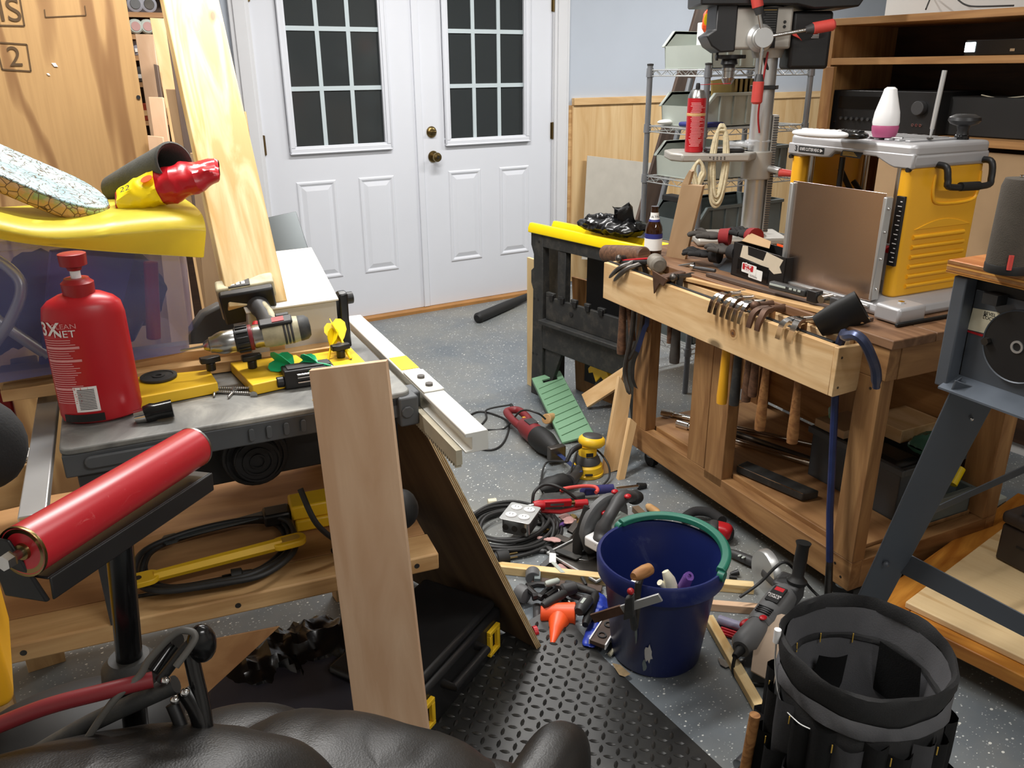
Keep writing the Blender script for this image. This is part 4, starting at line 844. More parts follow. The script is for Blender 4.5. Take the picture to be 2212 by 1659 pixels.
blob(MB(), D(520, 1692, 1.22), .13, .12, .095, -25, 2.3, nu=60, nv=40, wr=.05).obj('side_cushion', 'leather', o)
blob(MB(), D(1168, 1738, 1.13), .048, .12, .085, -58, 2.6, nu=60, nv=40, wr=.04).obj('armrest', 'leather', o)
blob(MB(), D(1040, 1800, 1.15), .09, .09, .09, -38, 2.5).obj('arm_panel', 'leather', o)
MB().tube(spline([D(650, 1645, 1.06), D(590, 1680, 1.02), D(500, 1720, 1.0)]), .003).obj('seam', 'black_rubber', o)
# storage under the low bench
c = Z(660, 1400, .0); pillow(40, 44, .22, .13, .1, frame(Z(650, 1450, .06), (1, -.1, 0)), .016).obj('trash_bag', 'black_bag', smooth=45); tag(bpy.data.objects['trash_bag'], 'crumpled black plastic bag on the floor under the low bench', 'bag')
o = tag(MB().box(-.17, .17, -.13, .13, 0, .13, frame(Z(620, 1600, 0), (1, -.3, 0))).obj('dark_crate', mat('crate_plum', (52, 51, 60), .5), bev=.02, seg=3), 'dull plum grey plastic crate behind the armchair', 'crate')
CF = frame(Z(1085, 1400, 0), (-.86, -.5, 0)); o = T('tool_case', 'black tool case with yellow latches on the floor under the leaning plywood', 'case', tuple(CF.translation))
MB().box(0, .42, -.24, .0, .002, .13, CF).obj('shell', 'black_plastic', o, bev=.012); MB().box(.01, .41, -.23, -.01, .13, .155, CF).obj('lid', 'black_plastic', o, bev=.012)
for x in (.03, .33): MB().ring(x, x+.05, .03, .105, .012, .0, .012, CF).obj('latch', 'tool_yellow', o, bev=.002)
MB().tube([CF @ V(p) for p in ((.13, .0, .1), (.13, .03, .1), (.28, .03, .1), (.28, 0, .1))], .011).obj('handle', 'black_plastic', o)
# ribbed rubber mat with diamond lugs
MX0, MX1, MY0, MY1 = .12, 1.09, .2, 1.56
def mz(x, y): return .010 + .045*max(0, (y-1.3)/.26)**2*max(0, (x-.75)/.365)**2
o = T('rubber_mat', 'black rubber floor mat with raised diamond tread, curling up at one corner', 'mat', (.6, .9, 0))
g_ = [[V((MX0+(MX1-MX0)*i/40, MY0+(MY1-MY0)*j/50, mz(MX0+(MX1-MX0)*i/40, MY0+(MY1-MY0)*j/50))) for i in range(41)] for j in range(51)]
sh = MB().sheet(g_)
for e0 in (g_[0], g_[-1], [r_[0] for r_ in g_], [r_[-1] for r_ in g_]): sh.sheet([e0, [V((p.x, p.y, max(.001, p.z-.008))) for p in e0]])
sh.obj('sheet', 'mat_rubber', o, smooth=50)
a = MB(); sp_ = .0265
for i in range(int((MX1-MX0)/sp_)):
    for j in range(int((MY1-MY0)/sp_)):
        x, y = MX0+.012+i*sp_, MY0+.012+j*sp_; an = 45 if (i+j) % 2 else -45
        Mx = T3(x, y, mz(x, y)+.0008) @ R3(an, 'Z'); a._f([(-.012, 0, 0), (-.005, -.0042, 0), (.005, -.0042, 0), (.012, 0, 0), (.005, .0042, 0), (-.005, .0042, 0), (-.005, 0, .0034), (.005, 0, .0034)], [(0, 1, 6), (1, 2, 7, 6), (2, 3, 7), (3, 4, 7), (4, 5, 6, 7), (5, 0, 6)], Mx)
wp = [Z(x, y, .0135) for x, y in ((1322, 1432), (1340, 1436), (1362, 1456), (1350, 1462), (1338, 1458), (1330, 1446))]; wq = MB(); wq._f(wp, [tuple(range(6))]); wq.obj('worn_patch', 'worn_tan', o, smooth=False)
tag(a.obj('tread_lugs', 'mat_rubber', o, smooth=25), kind='stuff')
# ================================================================== right: sawhorse, workbench, tools, planer, drill press
def bproj(x, y, n=None, b=None, z=None):
    """photo pixel onto a plane of the bench frame -> (n, b, z)"""
    p = PL(x, y, BC + BN*n, BN) if n is not None else PL(x, y, BC + BB*b, BB) if b is not None else Z(x, y, z)
    return BF.inverted() @ p
# ---- folding sawhorse
h0, h1 = Z(1147, 486, .785), Z(1440, 548, .785); h0.z = h1.z = 0; HX = (h1-h0).normalized()
HF = frame((h0.x, h0.y, 0), HX, (0, 0, 1)) @ Matrix(((1, 0, 0, 0), (0, -1, 0, 0), (0, 0, 1, 0), (0, 0, 0, 1)))
HF = Matrix(((HX.x, -HX.y, 0, h0.x), (HX.y, HX.x, 0, h0.y), (0, 0, 1, 0), (0, 0, 0, 1)))   # x along, y away from the walkway
o = T('folding_sawhorse', 'black plastic folding sawhorse with a yellow top rail beside the tool rack', 'sawhorse', tuple(HF @ V((.33, .05, 0))))
def half(y0, y1, pre, ps=0):
    a = MB()
    a.prism([(0, .0), (.085, 0), (.08, .3), (.082, .5), (.078, .755), (.0, .755), (.0, .70), (.018, .66), (.018, .60), (.0, .585), (.0, .53), (.014, .5), (.01, .3)], y0, y1, HF @ Matrix(((1, 0, 0, 0), (0, 0, 1, 0), (0, 1, 0, 0), (0, 0, 0, 1))))
    a.obj('leg', 'black_dusty', o, bev=.003)
    a = MB(); a.prism([(.60, .3), (.66, 0), (.70, 0), (.68, .3), (.67, .755), (.60, .755)], y0, y1, HF @ Matrix(((1, 0, 0, 0), (0, 0, 1, 0), (0, 1, 0, 0), (0, 0, 0, 1)))).obj('leg', 'black_dusty', o, bev=.003)
    MB().box(.078, .60, y0, y1, .70, .755, HF).obj('top_beam', 'black_dusty', o, bev=.003)
    for x in (.175,): MB().box(x, x+.05, y0+.004, y1-.004, .46, .70, HF).obj('upright', 'black_dusty', o, bev=.003)
    a = MB(); a.prism([(.078, .70), (.175, .70), (.165, .675), (.16, .70), (.09, .70), (.085, .675)], y0, y1, HF @ Matrix(((1, 0, 0, 0), (0, 0, 1, 0), (0, 1, 0, 0), (0, 0, 0, 1))))
    MB().box(.08, .61, y0, y1, .24, .36, HF).obj('lower_beam', 'black_dusty', o, bev=.004)
    MB().prism([(.08, .0), (.1, .0), (.2, .24), (.09, .24)], y0+.01, y1-.01, HF @ Matrix(((1, 0, 0, 0), (0, 0, 1, 0), (0, 1, 0, 0), (0, 0, 0, 1)))).obj('brace', 'black_dusty', o, bev=.002)
half(0, .04, '')
a = MB(); a.box(.10, .60, .003, .02, .38, .485, HF)
x = .10
for k, w_ in enumerate((.05, .03, .03, .05, .035, .05, .03, .05, .04, .05)):
    if k % 2 == 0: a.box(x, x+w_, .003, .02, .485, .505, HF)
    x += w_
sh = a.obj('tray_panel', 'black_dusty', o, bev=.003)
MB().box(.085, .60, -.03, .02, .362, .38, HF).obj('tray_ledge', 'black_dusty', o, bev=.003)
for k, x in enumerate((.13, .2, .28, .36, .44)): MB().box(x, x+.024, -.006, .004, .475, .5, HF).obj('catch', 'black_plastic', sh, bev=.002)
MB().cyl(HF @ V((.27, -.001, .44)), HF @ V((.27, .004, .44)), .011, seg=16).obj('hole', 'saw_dark', sh)
for x, z in ((.05, .46), (.025, .46), (.04, .2), (.015, .2), (.055, .72)): MB().cyl(HF @ V((x, -.001, z)), HF @ V((x, .003, z)), .006, seg=12).obj('peg_hole', 'saw_dark', o)
MB().box(.235, .6, .12, .13, .1, .7, HF).obj('dark_backing', 'black_plastic', o); MB().box(.0, .68, .105, .14, .70, .755, HF).obj('rear_beam', 'black_dusty', o, bev=.003); MB().box(.0, .08, .105, .14, .0, .70, HF).obj('rear_leg', 'black_dusty', o, bev=.003)  # dark sheet added behind the frame so its openings look dark
prof = [(-.014, .755), (.046, .755), (.046, .775), (.02, .785), (.012, .795), (-.004, .795), (-.014, .775)]
def xprof(pr, x0, x1, dy=0): return MB().prism([(y+dy, z) for y, z in pr], x0, x1, HF @ Matrix(((0, 0, 1, 0), (1, 0, 0, 0), (0, 1, 0, 0), (0, 0, 0, 1))))
xprof(prof, -.005, .71).obj('top_rail', 'bright_yellow', o, bev=.003); xprof(prof, .03, .70, .105).obj('top_rail', 'bright_yellow', o, bev=.003)
a = MB(); a.prism([(.33, .20), (.36, .235), (.40, .21), (.43, .235), (.46, .2), (.43, .17), (.41, .185), (.38, .15), (.36, .19), (.335, .18)], .05, .085, HF @ Matrix(((1, 0, 0, 0), (0, 0, 1, 0), (0, 1, 0, 0), (0, 0, 0, 1)))).obj('yellow_latch', 'tool_yellow', o, bev=.003)
MB().cyl(HF @ V((.32, .07, .02)), HF @ V((.42, .07, .22)), .014).obj('strut', 'black_dusty', o)
c0, c1 = HF @ V((-.012, .05, .0)), HF @ V((.02, .17, .0))
o = tag(board('plywood_strip', c0+V((0, 0, .001)), c0+V((0, 0, .62)), (0, 1, 0), .16, .014, MATS['ply_light'], bev=.0005), 'upright plywood strip showing its pale edge past the sawhorse leg', 'plywood', 'boards behind the sawhorse')
o = tag(board('plywood_strip', HF @ V((.25, .16, .55)), HF @ V((.25, .2, .0)), HX, .3, .012, MATS['cabinet_oak'], bev=.0005), 'oak coloured board with a pale top edge standing inside the sawhorse', 'plywood', 'boards behind the sawhorse')
# crumpled black bag on it
rr = random.Random(11); c = HF @ V((.42, .08, .84))
o = pillow(44, 44, .16, .08, .036, frame(c-V((0, 0, .008)), HX), .012).obj('plastic_bag', 'black_bag', smooth=45); tag(o, 'crumpled shiny black plastic bag lying on the yellow sawhorse rail', 'bag')
g_ = [[HF @ V((.42+.026*i, .07+.02*math.sin(i*1.7+j), .845+.028*j + (.008 if i in (3, 4) else 0)*j)) for i in range(6)] for j in range(4)]
MB().sheet([[p if not (j == 3) else p+V((.0, 0, -.02)) for p in r_] for j, r_ in enumerate(g_)], .002).obj('bag_neck', 'black_bag', o)
# ---- workbench
o = bench = T('workbench', 'rolling workbench of stained two by fours with a worn plank top', 'workbench', tuple(Bn(.28, .55, 0)))
def bb(nm, n0, n1, b0, b1, z0, z1, m, par=None, bev=.002, ax='b'):
    c = Bn((n0+n1)/2, (b0+b1)/2, (z0+z1)/2)
    M = frame(c, {'b': BB, 'n': BN, 'z': V((0, 0, 1))}[ax], {'b': V((0, 0, 1)), 'n': V((0, 0, 1)), 'z': BN}[ax])
    return MB().box(n0, n1, b0, b1, z0, z1, BF).obj(nm, m, par, M=M, bev=bev)
SB = 'stained_bench'
bb('bottom_rail', 0, .04, 0, 1.07, .07, .16, SB, o); bb('bottom_rail', .55, .59, 0, 1.07, .07, .16, SB, o)
bb('bottom_rail', .04, .55, .0, .04, .07, .16, SB, o, ax='n'); bb('bottom_rail', .04, .55, 1.03, 1.07, .07, .16, SB, o, ax='n')
bb('bottom_shelf', .052, .545, .045, 1.025, .15, .168, 'ply_shelf', o)
bb('shelf_trim', .0401, .052, .09, .54, .15, .176, SB, o); bb('shelf_trim', .0401, .052, .74, .97, .15, .176, SB, o)
for n0, n1, b0, b1, z0 in ((0, .045, 0.0, .075, .16), (0, .045, .545, .635, .13), (0.0, .04, .637, .73, .16), (0, .045, .98, 1.07, .16), (.53, .59, .0, .09, .16), (.53, .59, .98, 1.07, .16), (.53, .59, .5, .59, .16)):
    bb('leg', n0, n1, b0, b1, z0, .69, SB, o, ax='z')
for n0, n1, b0, b1, ax in ((0, .04, -.01, 1.19, 'b'), (.56, .60, -.01, 1.19, 'b'), (.04, .56, -.012, .028, 'n'), (.04, .56, 1.15, 1.19, 'n')):
    bb('apron', n0, n1, b0, b1, .69, .775, SB, o, ax=ax)
for k in range(4): bb('top_plank', -.005+.153*k, .146+.153*k, -.02, 1.2, .775, .8, 'stained_top', o, bev=.003)
bb('back_panel', .591, .597, .05, 1.15, .168, .69, 'cabinet_oak', o)  # lower part added to keep the space behind the handles dark
for n0, b0, z0 in ((0, .03, .1), (0, .055, .13), (0, .03, .66)): MB().cyl(Bn(n0-.0006, b0, z0), Bn(n0+.003, b0, z0), .004, seg=10).obj('screw_head', 'steel_dark', o)
for n, b in ((.05, 1.0), (.05, .06), (.5, 1.0), (.5, .06)):
    cs = MB(); cs.cyl(Bn(n-.012, b, .03), Bn(n+.012, b, .03), .03, seg=24); w_ = cs.obj('caster', 'black_rubber', o)
    MB().cyl(Bn(n, b, .04), Bn(n, b, .07), .02, seg=12).obj('caster_fork', 'steel', o)
# things on the bench's bottom shelf
def pipe(lab, a, b, r, m, ends=True, nm='extension_bar', cat='bar', g='bars on the lower shelf'):
    p, q = bproj(*a, z=.17+r), bproj(*b, z=.17+r); p, q = Bn(p.x, p.y, .1685+r), Bn(q.x, q.y, .1685+r)
    o = T(nm, lab, cat, (p.x, p.y, .168), g); MB().cyl(p, q, r, seg=20).obj('shaft', m, o)
    if ends: d_ = (q-p).normalized(); MB().cyl(p-d_*.03, p+d_*.02, r*1.35, seg=20).obj('socket_end', 'chrome', o, bev=.001)
    return o
pipe('chrome socket bar with a fat polished end at the back of the shelf', (1445, 893), (1760, 960), .010, 'chrome')
pipe('long chrome bar crossing the lower shelf behind the wooden handles', (1478, 918), (1785, 1010), .011, 'chrome')
pipe('black rubber ended chrome tube lying on the lower shelf', (1530, 915), (1775, 1000), .011, 'steel_dark', False)
q = [bproj(x, y, z=.17) for x, y in ((1600, 1008), (1705, 1064), (1782, 1076), (1640, 1010))]
o = T('steel_tray', 'black steel tube with a slanting open end lying at the shelf front', 'tube', tuple(Bn(.13, .25, .169)))
d0, d1 = bproj(1602, 1005, z=.19), bproj(1745, 1066, z=.19); d0, d1 = Bn(d0.x, d0.y, .187), Bn(d1.x, d1.y, .187); Mq = frame(d0, d1-d0); L = (d1-d0).length
a = MB(); a.hexa([Mq @ V(p) for p in ((0, -.028, -.015), (L, -.028, -.015), (L*1.08, .028, -.015), (0, .028, -.015), (0, -.028, .012), (L, -.028, .012), (L*1.08, .028, .012), (0, .028, .012))]).obj('tube', 'black_dusty', o, bev=.004)
MB().ring(L+.0, L+.001, 0, 0, 0, 0, 0).box(0, L, -.0285, -.0265, .0105, .0125, Mq).obj('bright_edge', 'chrome', o)
def tub(nm, lab, n0, n1, b0, b1, z0, h, m, cat='bin', g=None):
    o = T(nm, lab, cat, tuple(Bn((n0+n1)/2, (b0+b1)/2, z0)), g); t_ = .004; a = MB()
    a.box(n0, n1, b0, b1, z0, z0+t_, BF).box(n0, n0+t_, b0, b1, z0, z0+h, BF).box(n1-t_, n1, b0, b1, z0, z0+h, BF).box(n0, n1, b0, b0+t_, z0, z0+h, BF).box(n0, n1, b1-t_, b1, z0, z0+h, BF); a.obj('tub', m, o)
    a = MB(); a.box(n0-.012, n0, b0-.012, b1+.012, z0+h-.02, z0+h, BF).box(n1, n1+.012, b0-.012, b1+.012, z0+h-.02, z0+h, BF).box(n0, n1, b0-.012, b0, z0+h-.02, z0+h, BF).box(n0, n1, b1, b1+.012, z0+h-.02, z0+h, BF); a.obj('rim', m, o, bev=.002); return o
tub('plastic_bin', 'clear grey plastic bin full of scraps on the bench lower shelf', .27, .52, .10, .44, .169, .17, 'clear_grey')
o = tag(MB().box(.29, .4, .13, .28, .18, .335, BF).obj('tool_pouch', 'black_plastic', bev=.02), 'black tool pouch stuffed in the clear bin under the bench', 'pouch')
o = tag(bb('scrap_block', .40, .58, .22, .36, .342, .385, 'pine_rack'), 'thick pale wood offcut resting on the plastic bin under the bench', 'block')
o = tag(bb('cardboard_piece', .27, .41, .32, .44, .342, .369, 'cardboard'), 'folded cardboard with a marker scrawl beside the pale offcut', 'cardboard')
rr = random.Random(2); c = bproj(1985, 905, b=.33); o = pillow(30, 30, .075, .045, .03, frame(Bn(.44, .14, .37), BN), .005).obj('green_bag', mat('teal_bag', (70, 112, 96), .25, bmp=.3, bs=20), smooth=25); tag(o, 'crumpled teal plastic bag on the bin under the workbench', 'bag')
o = tag(MB().cyl(Bn(.30, .40, .385), Bn(.34, .44, .385), .012).obj('green_tube', 'board_green'), 'small green and white tube peeping over the bin rim', 'tube')
tub('plastic_bin', 'low pale green bin at the far side of the bench shelf', .30, .52, .045, .095, .169, .08, 'tote_dark')
o = tag(MB().cyl(Bn(.46, .07, .26), Bn(.5, .08, .30), .015).obj('yellow_bottle', 'bright_yellow'), 'yellow bottle poking out of the low bin behind the slate leg', 'bottle')
o = tag(MB().box(.62, .8, .1, .2, .3, .42, BF).obj('paint_tray', 'tote_grey', bev=.004), 'pale plastic tray stored behind the bench', 'tray')
o['kind'] = 'thing'; bpy.data.objects['paint_tray'].location.z -= .3
# ---- tool rack on the bench front
o = T('tool_rack', 'long new pine tool holder screwed to the bench edge, hung with hammers', 'rack', tuple(Bn(-.04, .62, .635)))
bb('front_board', -.085, -.067, .085, 1.17, .636, .768, 'pine_rack', o, bev=.0015); 
bb('back_strip', -.018, -.0005, .10, 1.16, .70, .772, 'pine_rack', o); bb('rubber_strip', -.067, -.055, .11, 1.17, .755, .771, 'black_rubber', o)
MB().prism([(-.085, .636), (.0-.002, .64), (.012, .69), (.012, .735), (-.002, .765), (-.085, .768)], .07, .085, BF @ Matrix(((1, 0, 0, 0), (0, 0, 1, 0), (0, 1, 0, 0), (0, 0, 0, 1)))).obj('end_board', 'pine_rack', o, M=frame(Bn(-.04, .08, .7), BN), bev=.002)
bb('end_board', -.067, -.018, 1.155, 1.17, .64, .768, 'pine_rack', o)
for z in (.66, .74): MB().cyl(Bn(-.07, .0695, z), Bn(-.07, .074, z), .0035, seg=10).obj('screw_head', 'steel_dark', o)
for b in (.2, .3, .38, .45, .6, .68, .74, .9, 1.0): bb('divider', -.055, -.018, b, b+.006, .72, .752, 'red_dark' if b < .3 else 'skin_pink', o, bev=.0005)
p, q = bproj(1450, 600, n=-.035), bproj(1800, 690, n=-.01)
o = board('lath_strip', Bn(-.012, .80, .782), Bn(.03, .10, .815), BN, .03, .012, MATS['pine_amber']); tag(o, 'long thin wood lath lying along the rack behind the hammer heads', 'lath', 'laths lying on the rack')
o = board('lath_strip', Bn(.025, .72, .806), Bn(.07, .12, .806), BN, .028, .01, MATS['dark_board']); tag(o, 'darker narrow lath lying on the bench top next to the pale one', 'lath', 'laths lying on the rack')
for (x_, y_, r_) in ((1583, 720, .019),):
    kp_ = bproj(x_, y_, n=-.0855)
    for rad, m__ in ((r_, 'pine_amber'), (r_*.62, 'handle_wood'), (r_*.25, 'mallet_wood')): MB().cyl(Bn(-.084, kp_.y, kp_.z), Bn(-.0852-.0003*(r_/rad), kp_.y, kp_.z), rad, seg=24).obj('knot', m__, o)
# hammers: the handle hangs through the rack, the head rides on the front board
def hammer(lab, b, zbot, hm, hr=(.012, .016), kind='claw', headm='steel', cat='hammer', sway=0, ztop=.785, wid=1.0):
    o = T('hammer', lab, cat, tuple(Bn(-.042, b+sway, zbot)), 'hammers hanging in the bench rack')
    n0 = -.042; top = Bn(n0, b, ztop+.006); bot = Bn(n0, b+sway, zbot)
    pts = [top + (bot-top)*t_ for t_ in (0, .3, .55, .75, .93, 1)]
    MB().tube(pts, [hr[0]*.8, hr[0]*.75, hr[0]*.95, hr[1]*.85, hr[1], hr[1]*.92], 14).obj('handle', hm, o)
    z = ztop+.004; h = MB()
    h.tube([Bn(n0+.06, b, z-.002), Bn(n0+.045, b, z), Bn(n0+.02, b, z+.002), Bn(n0-.01, b, z+.004)], [.0125, .0135, .009, .0105], 14); h.obj('poll', headm, o)
    if kind == 'claw':
        for s in (-1, 1):
            c = spline([Bn(n0-.008, b+s*.002, z+.004), Bn(n0-.035, b+s*.0075*wid, z+.004), Bn(n0-.052, b+s*.013*wid, z-.008), Bn(n0-.062, b+s*.0125*wid, z-.03), Bn(n0-.066, b+s*.013*wid, z-.047)], 4); m = MB(); rows = []
            n_ = len(c)
            for i, p in enumerate(c):
                t_ = (c[min(i+1, n_-1)]-c[max(i-1, 0)]).normalized(); up_ = t_.cross(BB).normalized(); w1 = .0078*min(wid, 1.4)*(1-.2*i/n_); th = .007*(1-.75*i/n_)+.0006
                rows.append([m.bm.verts.new(p + BB*w1*e + up_*th*f) for e, f in ((-1, -1), (1, -1), (1, 1), (-1, 1))])
            for A, B in zip(rows, rows[1:]):
                for k in range(4): m.bm.faces.new((A[k], A[(k+1) % 4], B[(k+1) % 4], B[k]))
            m.bm.faces.new(rows[0]); m.bm.faces.new(rows[-1]); m.obj('claw', headm, o)
    elif kind == 'ball': MB().ball(Bn(n0-.025, b, z+.004), .0135).obj('ball_peen', headm, o)
    return o
hammer('chrome claw hammer with an orange handle, first of the shining claws', .53, .445, 'planer_yellow', (.014, .017), headm='chrome')
hammer('chrome claw hammer with a black paint spotted handle', .475, .46, 'black_dusty', (.013, .016), headm='chrome')
hammer('chrome claw hammer beside the paint spotted one, wood handle', .425, .49, 'mallet_wood', (.012, .015), headm='chrome')
hammer('brown rusty claw hammer with a long pale wood handle', .355, .425, 'handle_wood', (.011, .0165), headm='rusty_steel', wid=1.3)
hammer('wide silver claw hammer near the rack end with a flared wood handle', .235, .437, 'handle_wood', (.011, .0165), headm='chrome', wid=1.6, sway=-.01)
hammer('hammer with a dark reddish wood handle near the sawhorse', 1.10, .435, 'mallet_wood', (.014, .017), 'ball', 'steel_dark')
hammer('hammer wrapped in grey cloth tape behind the blue pry bar', .78, .50, 'glove_grey', (.014, .018), 'ball', 'steel_dark')
hammer('small hammer with a dark brown handle beside the rusty claw', .40, .515, 'mallet_wood', (.011, .014), 'ball', 'rusty_steel')
# leather-gloved clump of rusty hammer heads: a hatchet and mallets
o = T('hatchet', 'rusty hatchet blade hanging over the rack front board', 'hatchet', tuple(Bn(-.04, .84, .6)))
q = [bproj(x, y, n=-.092) for x, y in ((1411, 584), (1443, 603), (1434, 618), (1427, 612), (1424, 616), (1414, 634))]
MB().prism([(p.y, p.z) for p in q], -.004, .002, BF @ Matrix(((0, 0, 1, -.092), (1, 0, 0, 0), (0, 1, 0, 0), (0, 0, 0, 1)))).obj('blade', 'rusty_steel', o, bev=.001)
MB().hexa([Bn(*p) for p in ((-.09, .80, .775), (-.09, .84, .775), (.0, .83, .775), (.0, .80, .775), (-.09, .80, .79), (-.09, .84, .79), (.0, .83, .8), (.0, .80, .8))]).obj('head', 'rusty_steel', o, bev=.003); MB().cyl(Bn(-.042, .82, .79), Bn(-.042, .81, .56), .011).obj('handle', 'mallet_wood', o)
c = bproj(1418, 568, n=-.03)
o = T('ball_mallet', 'weathered grey round mallet head resting on the rack above the hatchet', 'mallet', tuple(Bn(-.03, .88, .775)))
MB().lathe([(.001, -.035), (.018, -.034), (.026, -.026), (.029, -.012), (.024, -.004), (.024, .006), (.029, .012), (.028, .026), (.02, .034), (.001, .035)], frame(Bn(c.x, c.y, c.z), (-.4, -.9, -.1)) @ R3(90, 'Y'), 24).obj('head', 'magnet_grey', o)
MB().cyl(Bn(c.x+.0, c.y+.01, c.z), Bn(-.03, c.y+.02, .56), .011).obj('handle', 'handle_wood', o)
o = T('wooden_mallet', 'brown cylindrical wooden mallet head lying at the far rack end', 'mallet', tuple(Bn(-.02, 1.05, .775)))
p, q = bproj(1308, 547, n=-.01), bproj(1392, 552, n=.0); p, q = Bn(p.x, p.y, .81), PL(1392, 552, Bn(-.01, 0, 0), BN)
p = PL(1308, 547, Bn(-.01, 0, 0), BN); MM = frame(p, q-p) @ R3(90, 'Y'); L = (q-p).length
MB().lathe([(.001, 0), (.026, 0), (.031, .005), (.0325, L*.3), (.033, L*.6), (.031, L-.006), (.026, L), (.001, L)], MM, 28).obj('head', 'mallet_wood', o)
MB().cyl((p+q)/2, Bn(-.035, 1.04, .5), .012).obj('handle', 'mallet_wood', o)
# pliers with red grips
p, q = PL(1345, 568, Bn(-.06, 0, 0), BN), PL(1400, 566, Bn(-.04, 0, 0), BN)
o = T('pincers', 'black and red handled pliers lying across the rack beside the mallet', 'pliers', tuple(p))
MB().tube([p, (p+q)/2, q], .0085, 14).obj('grip', 'black_plastic', o); MB().tube([p+V((0, 0, .004)), p+V((.01, 0, .008)), q+V((0, 0, .012))], [.009, .004, .004], 12).obj('grip', 'red_plastic', o)
def claw_bar(lab, pts, r, m, nm='pry_bar', flat_=None, tip=None):
    pts = spline(pts, 5); o = T(nm, lab, 'pry bar', tuple(pts[-1]), 'pry bars in the rack'); n_ = len(pts)
    rs = [r*.25] + [r*min(1, .5+.12*i) for i in range(1, n_-1)] + [r*.3]; MB().tube(pts, rs, 8).obj('bar', m, o); return o
claw_bar('black pry bar with its hooked claw over the far rack end', [PL(1316, 600, Bn(-.10, 0, 0), BN), PL(1335, 582, Bn(-.10, 0, 0), BN), PL(1356, 572, Bn(-.07, 0, 0), BN), Bn(-.042, 1.03, .77), Bn(-.045, 1.03, .55), PL(1350, 800, Bn(-.05, 0, 0), BN), PL(1360, 852, Bn(-.055, 0, 0), BN)], .009, 'steel_dark')
claw_bar('second dark pry bar with a curved claw tip, nearer the hatchet', [PL(1326, 607, Bn(-.10, 0, 0), BN), PL(1345, 588, Bn(-.10, 0, 0), BN), PL(1368, 576, Bn(-.07, 0, 0), BN), Bn(-.03, .99, .77), Bn(-.035, .99, .55), PL(1357, 780, Bn(-.04, 0, 0), BN)], .009, 'steel_dark')
o = T('flat_pry_bar', 'worn blue flat pry bar hanging below the rack', 'pry bar', tuple(Bn(-.04, .98, .35)), 'pry bars in the rack')
bp = [PL(x, y, Bn(-.05, 0, 0), BN) for x, y in ((1398, 692), (1392, 710), (1376, 760))] + [PL(x, y, Bn(-.055, 0, 0), BN) for x, y in ((1368, 782), (1366, 815), (1374, 838))]
bp = [Bn(-.04, .955, .76)] + bp
for (a_, b_, m_) in ((0, 4, 'blue_steel'), (3, 7, 'steel_dark')): MB().sheet([[p - BB*.013, p + BB*.013] for p in spline(bp[a_:b_], 4)], .006).obj('bar', m_, o, bev=.001)
# long blue wrecking bar hooked over the rack end
hk = [Bn(-.012, .02, .66), Bn(-.003, .03, .72), Bn(-.01, .045, .765), Bn(-.035, .06, .795), Bn(-.05, .055, .79), Bn(-.058, .045, .74)]
hk = [PL(x, y, Bn(0, bq, 0), BB) for x, y, bq in ((1893, 838, -.03), (1892, 800, -.03), (1880, 765, -.028), (1866, 738, -.02), (1848, 724, .0), (1826, 726, .04))] + [Bn(-.042, .10, .79), Bn(-.042, .112, .75)]
o = T('wrecking_bar', 'long blue wrecking bar with a hooked claw over the near rack end, reaching the floor', 'pry bar', tuple(Bn(-.052, .012, .0)))
MB().tube(spline(hk, 4), [.009]*2 + [.0125]*8 + [.0125]*19, 8).obj('hook', 'blued_steel', o)
MB().tube([Bn(-.042, .115, .76), Bn(-.044, .06, .3), Bn(-.046, .035, .16)], .0095, 8).obj('shaft', 'blue_steel', o); MB().tube([Bn(-.046, .035, .16), Bn(-.05, .016, .03), Bn(-.052, .012, .002)], [.0095, .011, .012], 8).obj('foot', 'steel_dark', o)
# black rubber boot sleeve at the rack end
q0, q1 = Bn(-.03, .14, .80), Bn(-.01, .05, .835)
q0, q1 = PL(1765, 715, Bn(-.05, 0, 0), BN), PL(1862, 672, Bn(.02, 0, 0), BN)
M = frame(q0, q1-q0); L = (q1-q0).length; o = MB().lathe([(.030, 0), (.036, L*.2), (.043, L*.6), (.046, L), (.040, L), (.034, L*.4), (.001, L*.35)], M @ R3(90, 'Y') @ R3(20, 'Z'), 20, sx=1.1, sy=.55).obj('rubber_sleeve', 'black_rubber'); tag(o, 'black rubber sleeve flap drooping over the near rack end', 'sleeve')
for q_ in [o]: q_.location.z += .012
# ---- on the bench top
c = bproj(1408, 548, n=.05); 
o = T('beer_bottle', 'brown glass beer bottle with a white and blue label behind the mallets', 'bottle', tuple(Bn(.05, 1.0, .8)))
cb = PL(1410, 545, Bn(.05, 0, 0), BN); cb = Bn(.05, (BF.inverted() @ cb).y, .801); Mb = T3(*cb); zt = Yp(1411, 446, cb.y).z - .801
MB().lathe([(.001, 0), (.028, 0), (.0305, .005), (.0305, zt*.52), (.028, zt*.6), (.018, zt*.72), (.0135, zt*.82), (.012, zt*.97), (.0135, zt*.975), (.0135, zt), (.009, zt)], Mb, 26).obj('glass', 'bottle_amber', o)
MB().lathe([(.0176, zt*.742), (.0144, zt*.82), (.0138, zt*.88)], Mb, 24, cap=False).obj('neck_label', 'paper_white', o); MB().lathe([(.0206, zt*.70), (.0178, zt*.742)], Mb, 24, cap=False).obj('neck_band', 'ink_blue', o)
MB().lathe([(.031, zt*.12), (.031, zt*.36)], Mb, 26, cap=False).obj('body_label', 'paper_white', o); MB().lathe([(.0312, zt*.36), (.0312, zt*.46)], Mb, 26, cap=False).obj('label_band', 'ink_blue', o)
lettering('ULTRA', .011, lambda u, v: Mb @ V((.0166*math.cos(-2.1+u/.015), .0166*math.sin(-2.1+u/.015), zt*.80+v)), 'ink_black', o, cuts=1)
